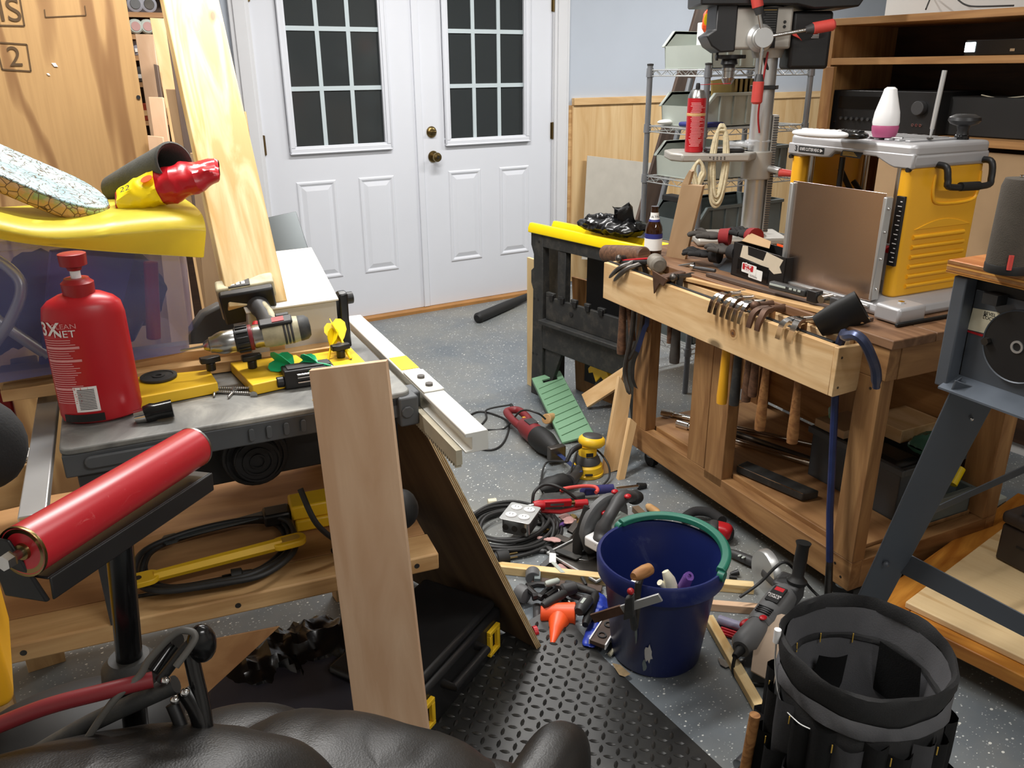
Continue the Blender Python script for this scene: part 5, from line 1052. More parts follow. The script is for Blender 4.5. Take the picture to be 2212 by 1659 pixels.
q = [PL(x, y, Bn(nn, 0, 0), BN) for x, y, nn in ((1436, 562, .08), (1478, 567, .11), (1518, 402, .11), (1472, 398, .08))]
o = slabo('leaning_offcut', q, -.016, 'mdf_tan', bev=.001); tag(o, 'tan knotty board with a notched corner standing on the bench against the shelving', 'board')
a_, b_ = q[3], q[2]; o2 = MB().hexa([a_, a_+(b_-a_)*.32, a_+(b_-a_)*.32+(a_-q[0]).normalized()*.0 , a_, a_+(a_-q[0]).normalized()*.05, a_+(b_-a_)*.2+(a_-q[0]).normalized()*.045, a_+(b_-a_)*.2, a_]) if 0 else None
mm = MB().slab([a_, a_+(b_-a_)*.33, a_+(b_-a_)*.36+(a_-q[0]).normalized()*.045, a_+(b_-a_)*.22+(a_-q[0]).normalized()*.05], -.016).obj('tongue', 'mdf_tan', o, bev=.0005)
# work gloves
rr = random.Random(9)
def glove(lab, px, py, m, cuff, ang, n=.12, s=1.0, lift=0):
    c = PL(px, py, Bn(n, 0, 0), BN); c.z = max(c.z, .815) + lift; M = T3(*c) @ R3(ang, 'Z') @ Matrix.Scale(s, 4); o = T('work_glove', lab, 'glove', (c.x, c.y, .8), 'work gloves piled behind the screw box')
    blob(MB(), (0, 0, 0), .045, .04, .015, 0, 2.3, nu=18, nv=10) if 0 else None
    a = MB(); b_ = blob(a, (0, 0, 0), 1, 1, 1, 0, 2.2, nu=18, nv=10); a.bm.transform(M @ Matrix.Diagonal((.05, .042, .017, 1))); a.obj('palm', m, o)
    a = MB(); a.tube([M @ V((.04, 0, 0)), M @ V((.085, .003, .002))], [.034*s, .038*s], 14).obj('cuff', cuff, o)
    for k in range(4):
        y = -.03+.02*k; l_ = (.06, .072, .068, .055)[k]; dz = rr.uniform(-.006, .008)
        MB().tube(spline([M @ V((-.035, y, 0)), M @ V((-.035-l_*.5, y*1.15, dz+.008)), M @ V((-.035-l_, y*1.2, dz-.004))], 3), [.0105*s]*6 + [.006*s], 10).obj('finger', m, o)
    MB().tube(spline([M @ V((0, -.038, 0)), M @ V((-.025, -.055, .004)), M @ V((-.05, -.058, 0))], 3), [.011*s]*6+[.006*s], 10).obj('thumb', m, o)
glove('grey work glove with a dark red cuff, fingers toward the sawhorse', 1535, 528, 'glove_grey', 'glove_red', -65, .14, .75, .03)
glove('black palmed work glove lying lowest in the glove pile', 1520, 548, 'glove_black', 'glove_black', -75, .10, .7)
glove('grey suede glove with its knuckles toward us beside the screw box', 1565, 548, 'glove_grey', 'glove_black', -95, .12, .72, .012)
glove('black and red trimmed glove partly behind the torn box', 1610, 525, 'glove_black', 'glove_red', -110, .2, .75, .03)
# red handled tool stub
o = tag(MB().tube(spline([PL(1590, 535, Bn(.2, 0, 0), BN), PL(1600, 527, Bn(.2, 0, 0), BN), PL(1612, 516, Bn(.2, 0, 0), BN)], 4), .005).obj('red_handle_tool', 'red_plastic'), 'bent red plastic handle rising out of the glove pile', 'tool')
# chisel, putty knife and bits in front of the gloves
for (a_, b_, r_, m_, lab, nm) in (((1455, 577), (1500, 570), .006, 'steel', 'steel socket handle lying behind the round mallet', 'socket_driver'), ((1490, 590), (1530, 597), .008, 'black_dusty', 'dusty black tool stub behind the rack', 'tool_stub'), ((1440, 590), (1478, 600), .0085, 'steel_dark', 'dark steel punch lying over the rack slot', 'punch'), ((1500, 578), (1545, 585), .007, 'grey_dark', 'dull grey pliers body in the rack clutter', 'pliers_body')):
    p, q = PL(a_[0], a_[1], Bn(.03, 0, 0), BN), PL(b_[0], b_[1], Bn(.05, 0, 0), BN); o = T(nm, lab, 'tool', (p.x, p.y, .8)); MB().tube([p, p+(q-p)*.4, q], [r_*.6, r_, r_*.8], 10).obj('shaft', m_, o); MB().cyl(p, p-(q-p)*.15, r_*1.3, seg=12).obj('tip', 'chrome', o)
c = PL(1535, 607, Bn(.04, 0, 0), BN); o = tag(MB().ball(c, .009).obj('plastic_ball', 'white_plastic'), 'small white plastic ball in front of the grey parts tray', 'ball')
c = PL(1560, 590, Bn(.1, 0, 0), BN)
q = [PL(x, y, Bn(nn, 0, 0), BN) for x, y, nn in ((1530, 612, .08), (1585, 618, .1), (1590, 550, .16), (1520, 580, .16))]
o = slabo('tray_cover', q, .006, 'clear_grey', bev=.001); tag(o, 'translucent grey plastic lid slanting beside the torn screw box', 'cover')
# torn box of fasteners
c = bproj(1585, 632, z=.8)
c0 = PL(1577, 606, Bn(.10, 0, 0), BN); bx = (BF.inverted() @ c0); b1 = bx.y; cc = PL(1690, 622, Bn(.10, 0, 0), BN); b0 = (BF.inverted() @ cc).y; hb = .105
GM = BF @ T3(.10, b1, .801) @ R3(-90, 'Z') @ R3(2, 'Y'); W_ = b1-b0
o = T('fastener_box', 'torn black and orange cardboard box of fasteners with a red and white sticker', 'box', tuple(Bn(.13, (b0+b1)/2, .8)))
a = MB(); a.box(0, W_, 0, .003, .0, hb, GM).box(0, W_, .085, .088, 0, hb, GM).box(0, .003, 0, .088, 0, hb, GM).box(W_-.003, W_, 0, .088, 0, hb, GM).box(0, W_, 0, .088, 0, .003, GM).obj('carton', 'black_plastic', o)
MB().prism([(W_*.15, hb*.62), (W_*.18, hb*.98), (W_*.28, hb*1.0), (W_*.3, hb*.75), (W_*.6, hb*.72), (W_*.64, hb*1.0), (W_*.95, hb*.92), (W_*.9, hb*.7), (W_*.95, hb*.55), (W_*.82, hb*.45), (W_*.7, hb*.56), (W_*.4, hb*.6)], -.001, .0006, GM @ R3(90, 'X')).obj('torn_patch', 'cardboard_pale', o)
MB().box(0, W_, .0, .088, hb, hb+.0016, GM).obj('top_flap', 'orange', o) if 0 else MB().hexa([GM @ V(p) for p in ((W_*.4, .088, hb-.01), (W_, .088, hb-.01), (W_, .09, hb+.006), (W_*.4, .09, hb+.006), (W_*.4, .0895, hb-.01), (W_, .0895, hb-.01), (W_, .0915, hb+.006), (W_*.4, .0915, hb+.006))]).obj('flap', 'orange', o)
MB().hexa([GM @ V(p) for p in ((.0, .03, hb), (W_*.45, .05, hb-.004), (W_*.35, .075, hb+.01), (-.01, .07, hb+.02), (.0, .03, hb+.0015), (W_*.45, .05, hb-.0025), (W_*.35, .075, hb+.0115), (-.01, .07, hb+.0215))]).obj('flap', 'cardboard', o)
MB().box(W_*.12, W_*.72, -.002, -.0005, hb*.12, hb*.58, GM).obj('window', 'black_gloss', o, bev=.001)
MB().prism(rrect(W_*.22, W_*.50, hb*.22, hb*.5, .003), .0022, .003, GM @ R3(90, 'X')).obj('sticker', 'paper_white', o); MB().prism(rrect(W_*.235, W_*.445, hb*.30, hb*.48, .003), .003, .0033, GM @ R3(90, 'X')).obj('sticker_field', 'ink_red', o)
lettering('Grip\nRite', .0165, lambda u, v: GM @ V((W_*.34+u, -.0036, hb*.39+v)), 'ink_white', o, bold=.0004)
MB().prism(rrect(W_*.36, W_*.62, hb*.12, hb*.42, .003), .0018, .0021, GM @ R3(90, 'X')).obj('sticker', 'paper_white', o); lettering('FASTENERS', .0065, lambda u, v: GM @ V((W_*.46+u, -.0034, hb*.18+v)), 'ink_black', o)
MB().prism(rrect(.03, .05, hb*.55, hb*.9, .003), 0, .0008, GM @ T3(W_, 0, 0) @ Matrix(((0, 0, 1, 0), (1, 0, 0, 0), (0, 1, 0, 0), (0, 0, 0, 1)))).obj('side_sticker', 'ink_red', o)
# impact tool / caulk gun black on the bench edge
q0, q1 = PL(1665, 615, Bn(.02, 0, 0), BN), PL(1825, 655, Bn(.04, 0, 0), BN)
M = frame(q0, q1-q0); L = (q1-q0).length; o = T('bar_clamp', 'black one-handed bar clamp with grey slots lying before the planer tray', 'clamp', (q0.x, q0.y, .8))
MB().box(0, L*.52, -.011, .011, -.01, .012, M).obj('grip', 'black_dusty', o, bev=.005)
for x0, x1 in ((.02, .25), (.3, .34), (.36, .40), (.42, .46)): MB().box(L*x0, L*x1, -.0118, -.0108, .002, .008, M).obj('inlay', 'tote_grey', o, bev=.0005)
MB().box(L*.52, L*.98, -.003, .003, -.012, .008, M).obj('bar', 'steel', o); MB().box(L*.55, L*.68, -.014, .014, -.018, .016, M).obj('jaw', 'black_plastic', o, bev=.003); MB().box(L*.85, L*1.0, -.014, .014, -.014, .012, M).obj('jaw', 'grey_dark', o, bev=.004)
MB().cyl(M @ V((L*.76, -.02, 0)), M @ V((L*.76, .02, 0)), .011).obj('trigger_pin', 'steel', o)
# ---- thickness planer
o = pln = T('thickness_planer', 'yellow and silver benchtop thickness planer with its infeed tray folded up', 'planer', tuple(Bn(.31, .36, .801)))
def pb(nm, n0, n1, b0, b1, z0, z1, m, par=None, bev=.004, seg=2): return MB().box(n0, n1, b0, b1, z0, z1, BF).obj(nm, m, par or pln, bev=bev, seg=seg)
a = MB(); ro = []
for z, e in ((.802, .0), (.812, .005), (.83, .0), (.838, -.02), (.845, -.03)):
    P_ = rrect(.13-e, .50+e, .10-e, .60+e, .05); ro.append([a.bm.verts.new(BF @ V((x, y, z))) for x, y in P_])
for A, B in zip(ro, ro[1:]):
    for k in range(len(A)): a.bm.faces.new((A[k], A[(k+1) % len(A)], B[(k+1) % len(A)], B[k]))
a.bm.faces.new(ro[0][::-1]); a.bm.faces.new(ro[-1]); a.obj('base', 'cast_silver', o, bev=.003)
pb('front_foot', .10, .20, .06, .14, .802, .846, 'cast_silver', bev=.008); MB().cyl(Bn(.15, .1, .846), Bn(.15, .1, .851), .009, seg=6).obj('base_bolt', 'chrome', o)
pb('rubber_edge', .09, .50, .052, .062, .8015, .81, 'black_rubber', bev=.002)
sd = MB().prism(rrect(.172, .45, .15, .19, .015), .845, 1.18, BF).obj('side_panel', 'planer_yellow', o, bev=.006, seg=3)
for k in range(6):
    z = .872+.026*k; MB().tube([Bn(.215, .149, z), Bn(.43-.004*k, .149, z)], .006, 10).obj('rib', 'planer_yellow', sd)
a = MB(); a.prism([(.21+.22*t_/12, 1.02+.04*math.sin(PI*t_/12)) for t_ in range(13)] + [(.43, 1.015), (.21, 1.015)], -.151, -.148, BF @ R3(90, 'X') @ Matrix.Diagonal((1, 1, -1, 1))) if 0 else None
MB().prism([(.215+.215*t_/12, 1.022+.022*math.sin(PI*t_/12)) for t_ in range(13)], .1475, .151, BF @ Matrix(((1, 0, 0, 0), (0, 0, 1, 0), (0, 1, 0, 0), (0, 0, 0, 1)))).obj('swage', 'planer_yellow', sd, bev=.001)
MB().tube(spline([Bn(.262, .15, 1.16), Bn(.262, .148, 1.11), Bn(.29, .148, 1.085), Bn(.41, .148, 1.085), Bn(.435, .148, 1.11), Bn(.435, .15, 1.16)], 4), .004, 8).obj('handle_recess', 'planer_yellow', sd)
MB().prism(rrect(.172, .45, .53, .57, .012), .845, 1.18, BF).obj('side_panel', 'planer_yellow', o, bev=.006, seg=3)
MB().cyl(Bn(.405, .27, 1.09), Bn(.405, .295, 1.09), .088, seg=40).obj('crank_disc', 'planer_yellow', o, bev=.003)
a = MB()
for b in (.205, .515):
    for n in (.2, .42): a.cyl(Bn(n, b, .845), Bn(n, b, 1.18), .009, seg=14)
tag(a.obj('columns', 'steel', o), kind='stuff')
MB().cyl(Bn(.24, .44, .845), Bn(.24, .44, 1.18), .008).obj('lead_screw', 'black_plastic', o)
pb('cutter_carriage', .2, .43, .21, .5, .98, 1.06, 'grey_dark', bev=.01).hide_render = False
cg = bpy.data.objects['cutter_carriage']; cg.location.z -= .075
pb('motor_cover', .25, .40, .2, .33, .9, 1.0, 'tool_yellow', bev=.02, seg=3)
pb('carriage_plate', .19, .2, .195, .235, .88, .98, 'cast_silver', bev=.003)
MB().prism([(.188, .955), (.188, .975), (.165, .965)], .192, .235, BF @ Matrix(((1, 0, 0, 0), (0, 0, 1, 0), (0, 1, 0, 0), (0, 0, 0, 1)))).obj('depth_pointer', 'red_plastic', o)
gs = pb('depth_scale', .164, .173, .152, .176, .93, 1.11, 'black_plastic', bev=.001); a = MB()
for k in range(14): a.box(.1632, .164, .156, .162 if k % 2 else .168, .94+k*.012, .942+k*.012, BF)
tag(a.obj('scale_marks', 'ink_white', gs), kind='stuff')
for pts in ([Bn(.3, .5, 1.14), Bn(.33, .45, 1.05), Bn(.3, .35, 1.02), Bn(.33, .25, 1.0), Bn(.36, .2, 1.03)], [Bn(.36, .5, 1.1), Bn(.38, .42, 1.02), Bn(.36, .3, .97), Bn(.4, .2, .96)]): MB().tube(spline(pts), .008).obj('motor_cord', 'cord_black', o)
# top casting
Mt = BF
a = MB(); a.prism(rrect(.165, .455, .145, .578, .02), 1.205, 1.238, BF); a.obj('top_casting', 'cast_silver', o, bev=.01, seg=3)
a = MB(); a.prism([(.145, 1.178), (.20, 1.178), (.215, 1.182), (.26, 1.2), (.40, 1.203), (.42, 1.185), (.45, 1.183), (.56, 1.183), (.578, 1.183), (.578, 1.215), (.145, 1.215)], .164, .18, BF @ Matrix(((0, 0, 1, 0), (1, 0, 0, 0), (0, 1, 0, 0), (0, 0, 0, 1)))).obj('front_fascia', 'cast_silver', o, bev=.004)
pb('side_fascia', .166, .453, .144, .2, 1.178, 1.215, 'cast_silver', bev=.01, seg=3); pb('side_fascia', .166, .453, .52, .579, 1.178, 1.215, 'cast_silver', bev=.008)
for k in range(6): pb('top_rib', .21, .40, .20+.033*k, .216+.033*k, 1.238, 1.243, 'cast_silver', bev=.002)
FM = frame(Bn(.1635, .47, 1.2), -BB, -BN)
MB().prism(rrect(-.065, .032, -.0085, .0085, .001), 0, .0006, FM).obj('label_plate', 'ink_black', o); lettering('KNIFE CUTTER HEAD', .0125, flat(FM @ T3(-.022, 0, .0006)), 'ink_white', o, xs=.62); lettering('3', .022, flat(FM @ T3(-.075, 0, .0006)), 'ink_black', o, bold=.0004)
MB().prism([(.018, -.005), (.028, 0), (.018, .005)], .0007, .0012, FM).obj('arrow_mark', 'ink_white', o)
MB().prism([(.09, -.0075), (.16, -.0095), (.168, .007), (.098, .008)], 0, .0006, FM).obj('warning_plate', 'ink_black', o)
for k in range(4): MB().box(.10, .15-.004*k, -.005+k*.003, -.0038+k*.003, .0007, .0011, FM).obj('warning_line', 'ink_gold', o)
for q in ((.169, .157, 1.176), (.169, .566, 1.176)): MB().cyl(Bn(q[0]-.006, q[1], q[2]), Bn(q[0]+.004, q[1], q[2]), .006, seg=12).obj('fascia_screw', 'black_plastic', o)
hb_ = spline([Bn(.26, .146, 1.185), Bn(.26, .12, 1.18), Bn(.262, .112, 1.15), Bn(.275, .11, 1.132), Bn(.41, .11, 1.128), Bn(.428, .112, 1.145), Bn(.43, .12, 1.185), Bn(.43, .146, 1.19)], 5)
hd = MB().tube(hb_, .0085, 14).obj('carry_handle', 'black_plastic', o); MB().cyl(Bn(.31, .11, 1.131), Bn(.38, .11, 1.129), .0115).obj('rubber_grip', 'black_rubber', hd)
kb = bproj(2062, 300, b=.22); kz = 1.238
MB().cyl(Bn(kb.x, .2, 1.20), Bn(kb.x, .2, 1.25), .019, .018, 20).obj('height_crank_base', 'black_gloss', o, bev=.003)
MB().lathe([(.016, 0), (.013, .012), (.017, .024), (.034, .03), (.04, .038), (.038, .046), (.024, .053), (.001, .054)], T3(*Bn(kb.x, .2, 1.248)), 28).obj('height_crank', 'black_plastic', o)
# folded tray
q = [Bn(.128, .497, .825), Bn(.128, .178, .835), Bn(.128, .178, 1.118), Bn(.128, .505, 1.115)]
o2 = T('infeed_tray', 'polished', 'tray', (0, 0, 0)); bpy.data.objects.remove(o2)
pn = slabo('infeed_tray', q, -.002, 'tray_steel', pln, bev=.0008)
for b0, b1 in ((.168, .178), (.497, .509)):
    MB().box(.118, .145, b0, b1, .84, 1.11, BF).obj('tray_flange', 'aluminium', pln, bev=.003)
for b in (.167, .51):
    for z in (.87, .95, 1.02, 1.08): MB().ball(Bn(.13, b, z), .004).obj('rivet', 'chrome', pln)
pb('tray_lip', .118, .145, .178, .5, .818, .826, 'aluminium', bev=.002)
# things on the planer
c = bproj(1910, 290, b=.30); zt = 1.2445
o = T('air_freshener', 'white and pink plastic air freshener standing on the planer', 'air freshener', tuple(Bn(c.x, .30, zt)))
Mf = T3(*Bn(c.x, .30, zt)); zz = bproj(1920, 188, b=.30).z - zt
Mf = Mf @ Matrix.Diagonal((1.38, 1.38, 1, 1)); MB().lathe([(.001, 0), (.020, 0), (.023, zz*.08), (.0245, zz*.2), (.0235, zz*.24), (.001, zz*.24)], Mf, 28).obj('base', 'pink', o)
MB().lathe([(.0235, zz*.24), (.0245, zz*.3), (.0225, zz*.5), (.017, zz*.72), (.0135, zz*.86), (.0115, zz*.96), (.007, zz), (.001, zz)], Mf, 28).obj('cover', 'white_plastic', o)
def remote(lab, px, py, b, L_, ang, m1, m2, zt=1.2405):
    c = bproj(px, py, b=b); M = T3(*Bn(c.x, b, zt)) @ R3(ang, 'Z'); o = T('handset', lab, 'remote', tuple(Bn(c.x, b, zt)), 'remotes on the planer')
    a = MB(); a.bm.free(); a = MB(); blob(a, (0, 0, 0), 1, 1, 1, 0, 2.6); a.bm.transform(M @ T3(0, 0, .011) @ Matrix.Diagonal((L_/2, .022, .011, 1))); a.obj('body', m1, o)
    for k in range(7): MB().box(-L_*.35+k*L_*.1, -L_*.29+k*L_*.1, -.009, .009, .0195, .0235, M).obj('button', m2, o, bev=.002)
remote('white rounded remote control on the planer corner', 1772, 280, .40, .17, 95, 'white_plastic', 'white_plastic')
remote('black glossy remote lying behind the white one', 1838, 278, .335, .12, 80, 'black_gloss', 'black_plastic')
p, q = bproj(2007, 310, b=.20), bproj(2041, 152, b=.20); p, q = Bn(p.x, .20, 1.244), Bn(q.x, .20, q.z)
o = T('steel_rod', 'thin steel rod standing up at a slant from the planer top', 'rod', tuple(p)); MB().tube([p, p+(q-p)*.14, p+(q-p)*.15, p+(q-p)*.5, q], [.002, .004, .0055, .0062, .0062], 12).obj('shaft', 'aluminium', o); MB().cyl(p, p+V((0, 0, .003)), .008).obj('foot_ring', 'steel_dark', o)
p, q = Bn(.2, .46, 1.2415), Bn(.23, .24, 1.2415); o = T('hex_wrench', 'flat steel wrench lying along the planer top edge', 'wrench', tuple(p)); MB().tube(spline([Bn(.185, .47, 1.2445), p+V((0, 0, .003)), q+V((0, 0, .003))], 3), .003).obj('shaft', 'steel', o); MB().prism([(-.018, -.006), (.014, -.009), (.018, .004), (-.01, .009)], 0, .006, T3(*Bn(.18, .475, 1.2415)) @ R3(40, 'Z')).obj('head', 'steel', o, bev=.001)
# ---- drill press
DX = -V((RT.x, RT.y, 0)).normalized(); dc = Bn(.561, 1.092, 0); dc = Bn(.52, 1.10, 0); PF = Matrix(((DX.x, -DX.y, 0, dc.x), (DX.y, DX.x, 0, dc.y), (0, 0, 1, 0), (0, 0, 0, 1)))
# PF: x toward the chuck (photo left), y toward the eye
def hz(y): # height on the column for a photo row
    lo, hi = 0, 3
    for _ in range(40):
        m_ = (lo+hi)/2; v = V((dc.x, dc.y, m_))-EYE
        if 829.5 - FPX*v.dot(UP)/v.dot(FW) > y: lo = m_
        else: hi = m_
    return m_
pxc = lambda y: (lambda v: 1106 + FPX*v.dot(RT)/v.dot(FW))(V((dc.x, dc.y, hz(y)))-EYE); pm = (V((dc.x, dc.y, 1.3))-EYE).dot(FW)/FPX
X_ = lambda x, y: (pxc(y)-x)*pm
PF = PF @ Matrix(((1, 0, 0, 0), (0, 1, 0, 0), (0, 0, 1, 0), (0, 0, 0, 1))); PF2 = Matrix(((DX.x, DX.y, 0, dc.x), (DX.y, -DX.x, 0, dc.y), (0, 0, 1, 0), (0, 0, 0, 1)))
ty = V((DX.y, -DX.x, 0));  ty = ty if ty.dot(-dc) > 0 else -ty
PF = Matrix(((DX.x, ty.x, 0, dc.x), (DX.y, ty.y, 0, dc.y), (0, 0, 1, 0), (0, 0, 0, 1)))
o = dp = T('drill_press', 'grey and black drill press with red feed handles', 'drill press', (dc.x, dc.y, .801))
G = lambda x, y, z: PF @ V((x, y, z))
MB().box(-.12, .22, -.1, .1, .801, .83, PF).obj('base', 'drill_silver', o, bev=.01); MB().cyl(G(0, 0, .83), G(0, 0, 1.62), .038, seg=32).obj('column', 'aluminium', o)
rk = MB().box(-.055, -.036, -.02, .03, .84, 1.26, PF).obj('rack_gear', 'drill_silver', o); a = MB()
for k in range(48): a.box(-.055, -.038, .03, .0335, .845+k*.0086, .849+k*.0086, PF)
tag(a.obj('rack_teeth', 'grey_dark', rk), kind='stuff')
MB().cyl(G(0, 0, hz(193)), G(0, 0, hz(184)), .052, seg=6).obj('collar_ring', 'black_plastic', o, bev=.002)
zt_ = hz(325)
tb = MB().prism([(.06, -.1), (.30, -.1), (.335, -.06), (.335, .07), (.30, .115), (.06, .115), (.02, .05), (.02, -.05)], zt_-.028, zt_, PF).obj('table', 'drill_silver', o, bev=.006)
MB().cyl(G(0, 0, zt_-.10), G(0, 0, zt_+.0), .055, seg=24).obj('table_bracket', 'drill_silver', o, bev=.004); MB().cyl(G(-.03, .03, zt_-.06), G(-.06, .09, zt_-.065), .012, seg=16).obj('clamp_lever', 'aluminium', o)
MB().tube([G(-.06, .08, zt_-.07), G(-.10, .1, zt_-.072)], [.015, .011], 16).obj('crank_grip', 'red_grip', o)
for k in range(9): MB().cyl(G(.15+.013*(k % 5), .1155, zt_-.012-.006*(k // 5)), G(.15+.013*(k % 5), .1165, zt_-.012-.006*(k // 5)), .0025, seg=8).obj('drilled_pit', 'grey_dark', tb)
zh0, zh1 = hz(112), hz(18)
a = MB(); a.box(-.055, .20, -.07, .075, zh0+.008, zh1, PF).obj('head_casting', 'drill_silver', o, bev=.008, seg=3)
MB().cyl(G(0, 0, zh0-.02), G(0, 0, zh0+.01), .05, .058, 28).obj('head_collar', 'drill_silver', o)
a = MB(); fx0, fx1 = .135, X_(1520, 70)
a.prism([(fx0, zh0+.0), (fx0, zh1+.01), (fx1-.03, zh1+.01), (fx1-.03, hz(65)), (fx1+.0, hz(78)), (fx1-.02, hz(100)), (.185, zh0-.002)], -.075, .078, PF @ Matrix(((1, 0, 0, 0), (0, 0, 1, 0), (0, 1, 0, 0), (0, 0, 0, 1)))).obj('front_cover', 'black_plastic', o, bev=.005)
MB().box(-.0, .055, .076, .078, hz(105), hz(20), PF).obj('spec_plate', 'ink_black', o); 
for k in range(12): MB().box(.004, .048-(k % 3)*.004, .0782, .0788, hz(25+k*5), hz(24+k*5), PF).obj('spec_line', 'ink_gold' if k == 0 else 'grey_tool', o)
tag(bpy.data.objects['spec_line'], None)
for z in (50, 60): MB().cyl(G(-.027, .0755, hz(z)), G(-.027, .0775, hz(z)), .005, seg=12).obj('head_hole', 'saw_dark', o)
xs_ = X_(1577, 130)
MB().lathe([(.045, 0), (.045, -.012), (.026, -.014), (.03, -.03), (.022, -.034), (.02, -.045)], PF @ T3(xs_, 0, hz(118)), 24).obj('quill', 'black_plastic', o)
MB().lathe([(.024, 0), (.024, -.01), (.0215, -.011), (.0215, -.032), (.024, -.033), (.022, -.04), (.014, -.055), (.001, -.056)], PF @ T3(xs_, 0, hz(146)), 24).obj('chuck', 'steel', o)
MB().box(xs_-.055, xs_+.05, -.012, .012, hz(126), hz(118), PF).obj('depth_stop', 'black_plastic', o, bev=.002); MB().cyl(G(xs_+.045, 0, hz(130)), G(xs_+.045, 0, hz(112)), .005, seg=10).obj('stop_rod', 'black_plastic', o)
hx = X_(1628, 82); hzc = hz(84)
hub = MB().lathe([(.045, .07), (.045, .09), (.034, .1), (.034, .118), (.031, .12), (.031, .135), (.001, .135)], PF @ T3(hx, 0, hzc) @ Matrix(((1, 0, 0, 0), (0, 0, 1, 0), (0, -1, 0, 0), (0, 0, 0, 1))), 32).obj('feed_hub', 'aluminium', o)
for (ex, ey) in ((1607, 0), (1745, 62), (1627, 195)):
    dx, dz = X_(ex, 84)-hx, hz(ey)-hzc; L = math.hypot(dx, dz); ux, uz = dx/L, dz/L; y0 = .122
    sp = MB().cyl(G(hx+ux*.02, y0, hzc+uz*.02), G(hx+ux*(L-.03), y0, hzc+uz*(L-.03)), .0065, seg=12).obj('feed_arm', 'chrome', hub)
    gr = MB().tube([G(hx+ux*(L-.035), y0, hzc+uz*(L-.035)), G(hx+ux*(L-.03), y0, hzc+uz*(L-.03)), G(hx+ux*(L+.035), y0, hzc+uz*(L+.035)), G(hx+ux*(L+.042), y0, hzc+uz*(L+.042))], [.012, .019, .019, .013], 20).obj('feed_grip', 'red_grip', dp)
    MB().tube([G(hx+ux*(L-.055), y0, hzc+uz*(L-.055)), G(hx+ux*(L-.03), y0, hzc+uz*(L-.03))], [.011, .0175], 18).obj('ferrule', 'grey_dark', gr)
a = MB(); a.box(-.2, -.06, -.06, .055, hz(150), hz(26), PF); a.obj('motor', 'black_plastic', o, bev=.012, seg=3)
MB().cyl(G(-.06, .01, hz(70)), G(-.075, .05, hz(72)), .012).obj('lock_boss', 'drill_silver', o); MB().prism([(-.085, hz(85)), (-.06, hz(78)), (-.055, hz(72)), (-.072, hz(74)), (-.095, hz(90))], .06, .07, PF @ Matrix(((1, 0, 0, 0), (0, 0, 1, 0), (0, 1, 0, 0), (0, 0, 0, 1)))).obj('lock_wing', 'red_grip', o, bev=.003)
for k in range(9): MB().box(-.155, -.135+(k % 3)*.003, .0555, .0562, hz(60+k*3), hz(59+k*3), PF).obj('print_line', 'ink_white', o)
a = MB(); a.prism([(X_(1836, 4), hz(-2)), (X_(1836, 4), hz(4)), (X_(1828, 20)+.004, hz(20)), (X_(1735, 26), hz(24)), (X_(1700, 22), hz(15)), (X_(1507, 14)-.0, hz(14)), (X_(1507, 0), hz(-60)), (X_(1836, 0), hz(-60))], -.13, .10, PF @ Matrix(((1, 0, 0, 0), (0, 0, 1, 0), (0, 1, 0, 0), (0, 0, 0, 1)))).obj('belt_cover', 'black_plastic', o, bev=.006)
# red-black cord below the hub
MB().tube(spline([G(X_(1650, 115), .05, hz(112)), G(X_(1642, 150), .06, hz(150)), G(X_(1630, 240), .05, hz(240)), G(X_(1633, 290), .04, hz(285))]), .0035).obj('power_cord', 'red_dark', o)
MB().tube(spline([G(X_(1652, 110), .03, hz(110)), G(X_(1645, 135), .04, hz(130)), G(X_(1655, 155), .03, hz(155))]), .006).obj('power_cord', 'cord_black', o)
# spray can, magnetic dish and plastic bags on the drill press table
cx_, cz_ = X_(1500, 250), zt_+.001; zc1 = hz(197)
o = T('spray_can', 'tall pink red spray can with a silver shoulder and thin red straw', 'can', tuple(G(.285, .03, zt_)))
c = PL(1499, 316, G(0, .04, 0), ty); xx = (PF.inverted() @ c).x; Mc = PF @ T3(xx, .04, zt_+.001); H_ = PL(1501, 193, G(0, .04, 0), ty).z-zt_
MB().lathe([(.001, 0), (.031, 0), (.0325, .004), (.0325, H_*.86)], Mc, 32).obj('body', 'red_plastic', o); MB().lathe([(.0325, H_*.86), (.031, H_*.9), (.022, H_*.985), (.012, H_), (.001, H_)], Mc, 30, cap=False).obj('shoulder', 'steel', o)
MB().lathe([(.008, H_), (.008, H_+.01), (.006, H_+.02), (.001, H_+.02)], Mc, 16).obj('nozzle', 'black_plastic', o); p = Mc @ V((0, 0, H_+.014)); MB().cyl(p, p - DX*.115 + V((0, 0, .004)), .0012, seg=6).obj('straw', 'red_plastic', o)
rr = random.Random(4); v_ = H_*.78
while v_ > H_*.08:
    w0, w1 = rr.uniform(-.03, -.02), rr.uniform(.005, .034)
    a = MB(); th = lambda u: PI/2 + u/.033
    a.sheet([[Mc @ V((.0329*math.cos(th(w0+(w1-w0)*i/8)), .0329*math.sin(th(w0+(w1-w0)*i/8)), z)) for i in range(9)] for z in (v_, v_+.0022)]); a.obj('label_line', 'ink_pink', o, smooth=False); v_ -= .0052
MB().lathe([(.0331, H_*.58), (.0335, H_*.59), (.0335, H_*.615), (.0331, H_*.625)], Mc, 30, cap=False).obj('rubber_band', 'pine_amber', o)
c = PL(1560, 318, G(0, .05, 0), ty); xx = (PF.inverted() @ c).x
o = MB().prism(rrect(-.075, .065, -.035, .035, .015), 0, .012, PF @ T3(xx, .055, zt_+.001)).obj('magnetic_dish', 'black_plastic', bev=.004); tag(o, 'shallow black parts dish on the drill press table', 'dish'); MB().prism(rrect(-.07, .06, -.03, .03, .013), .012, .015, PF @ T3(xx, .055, zt_+.001)).obj('dish_rim', 'grey_tool', o, bev=.001)
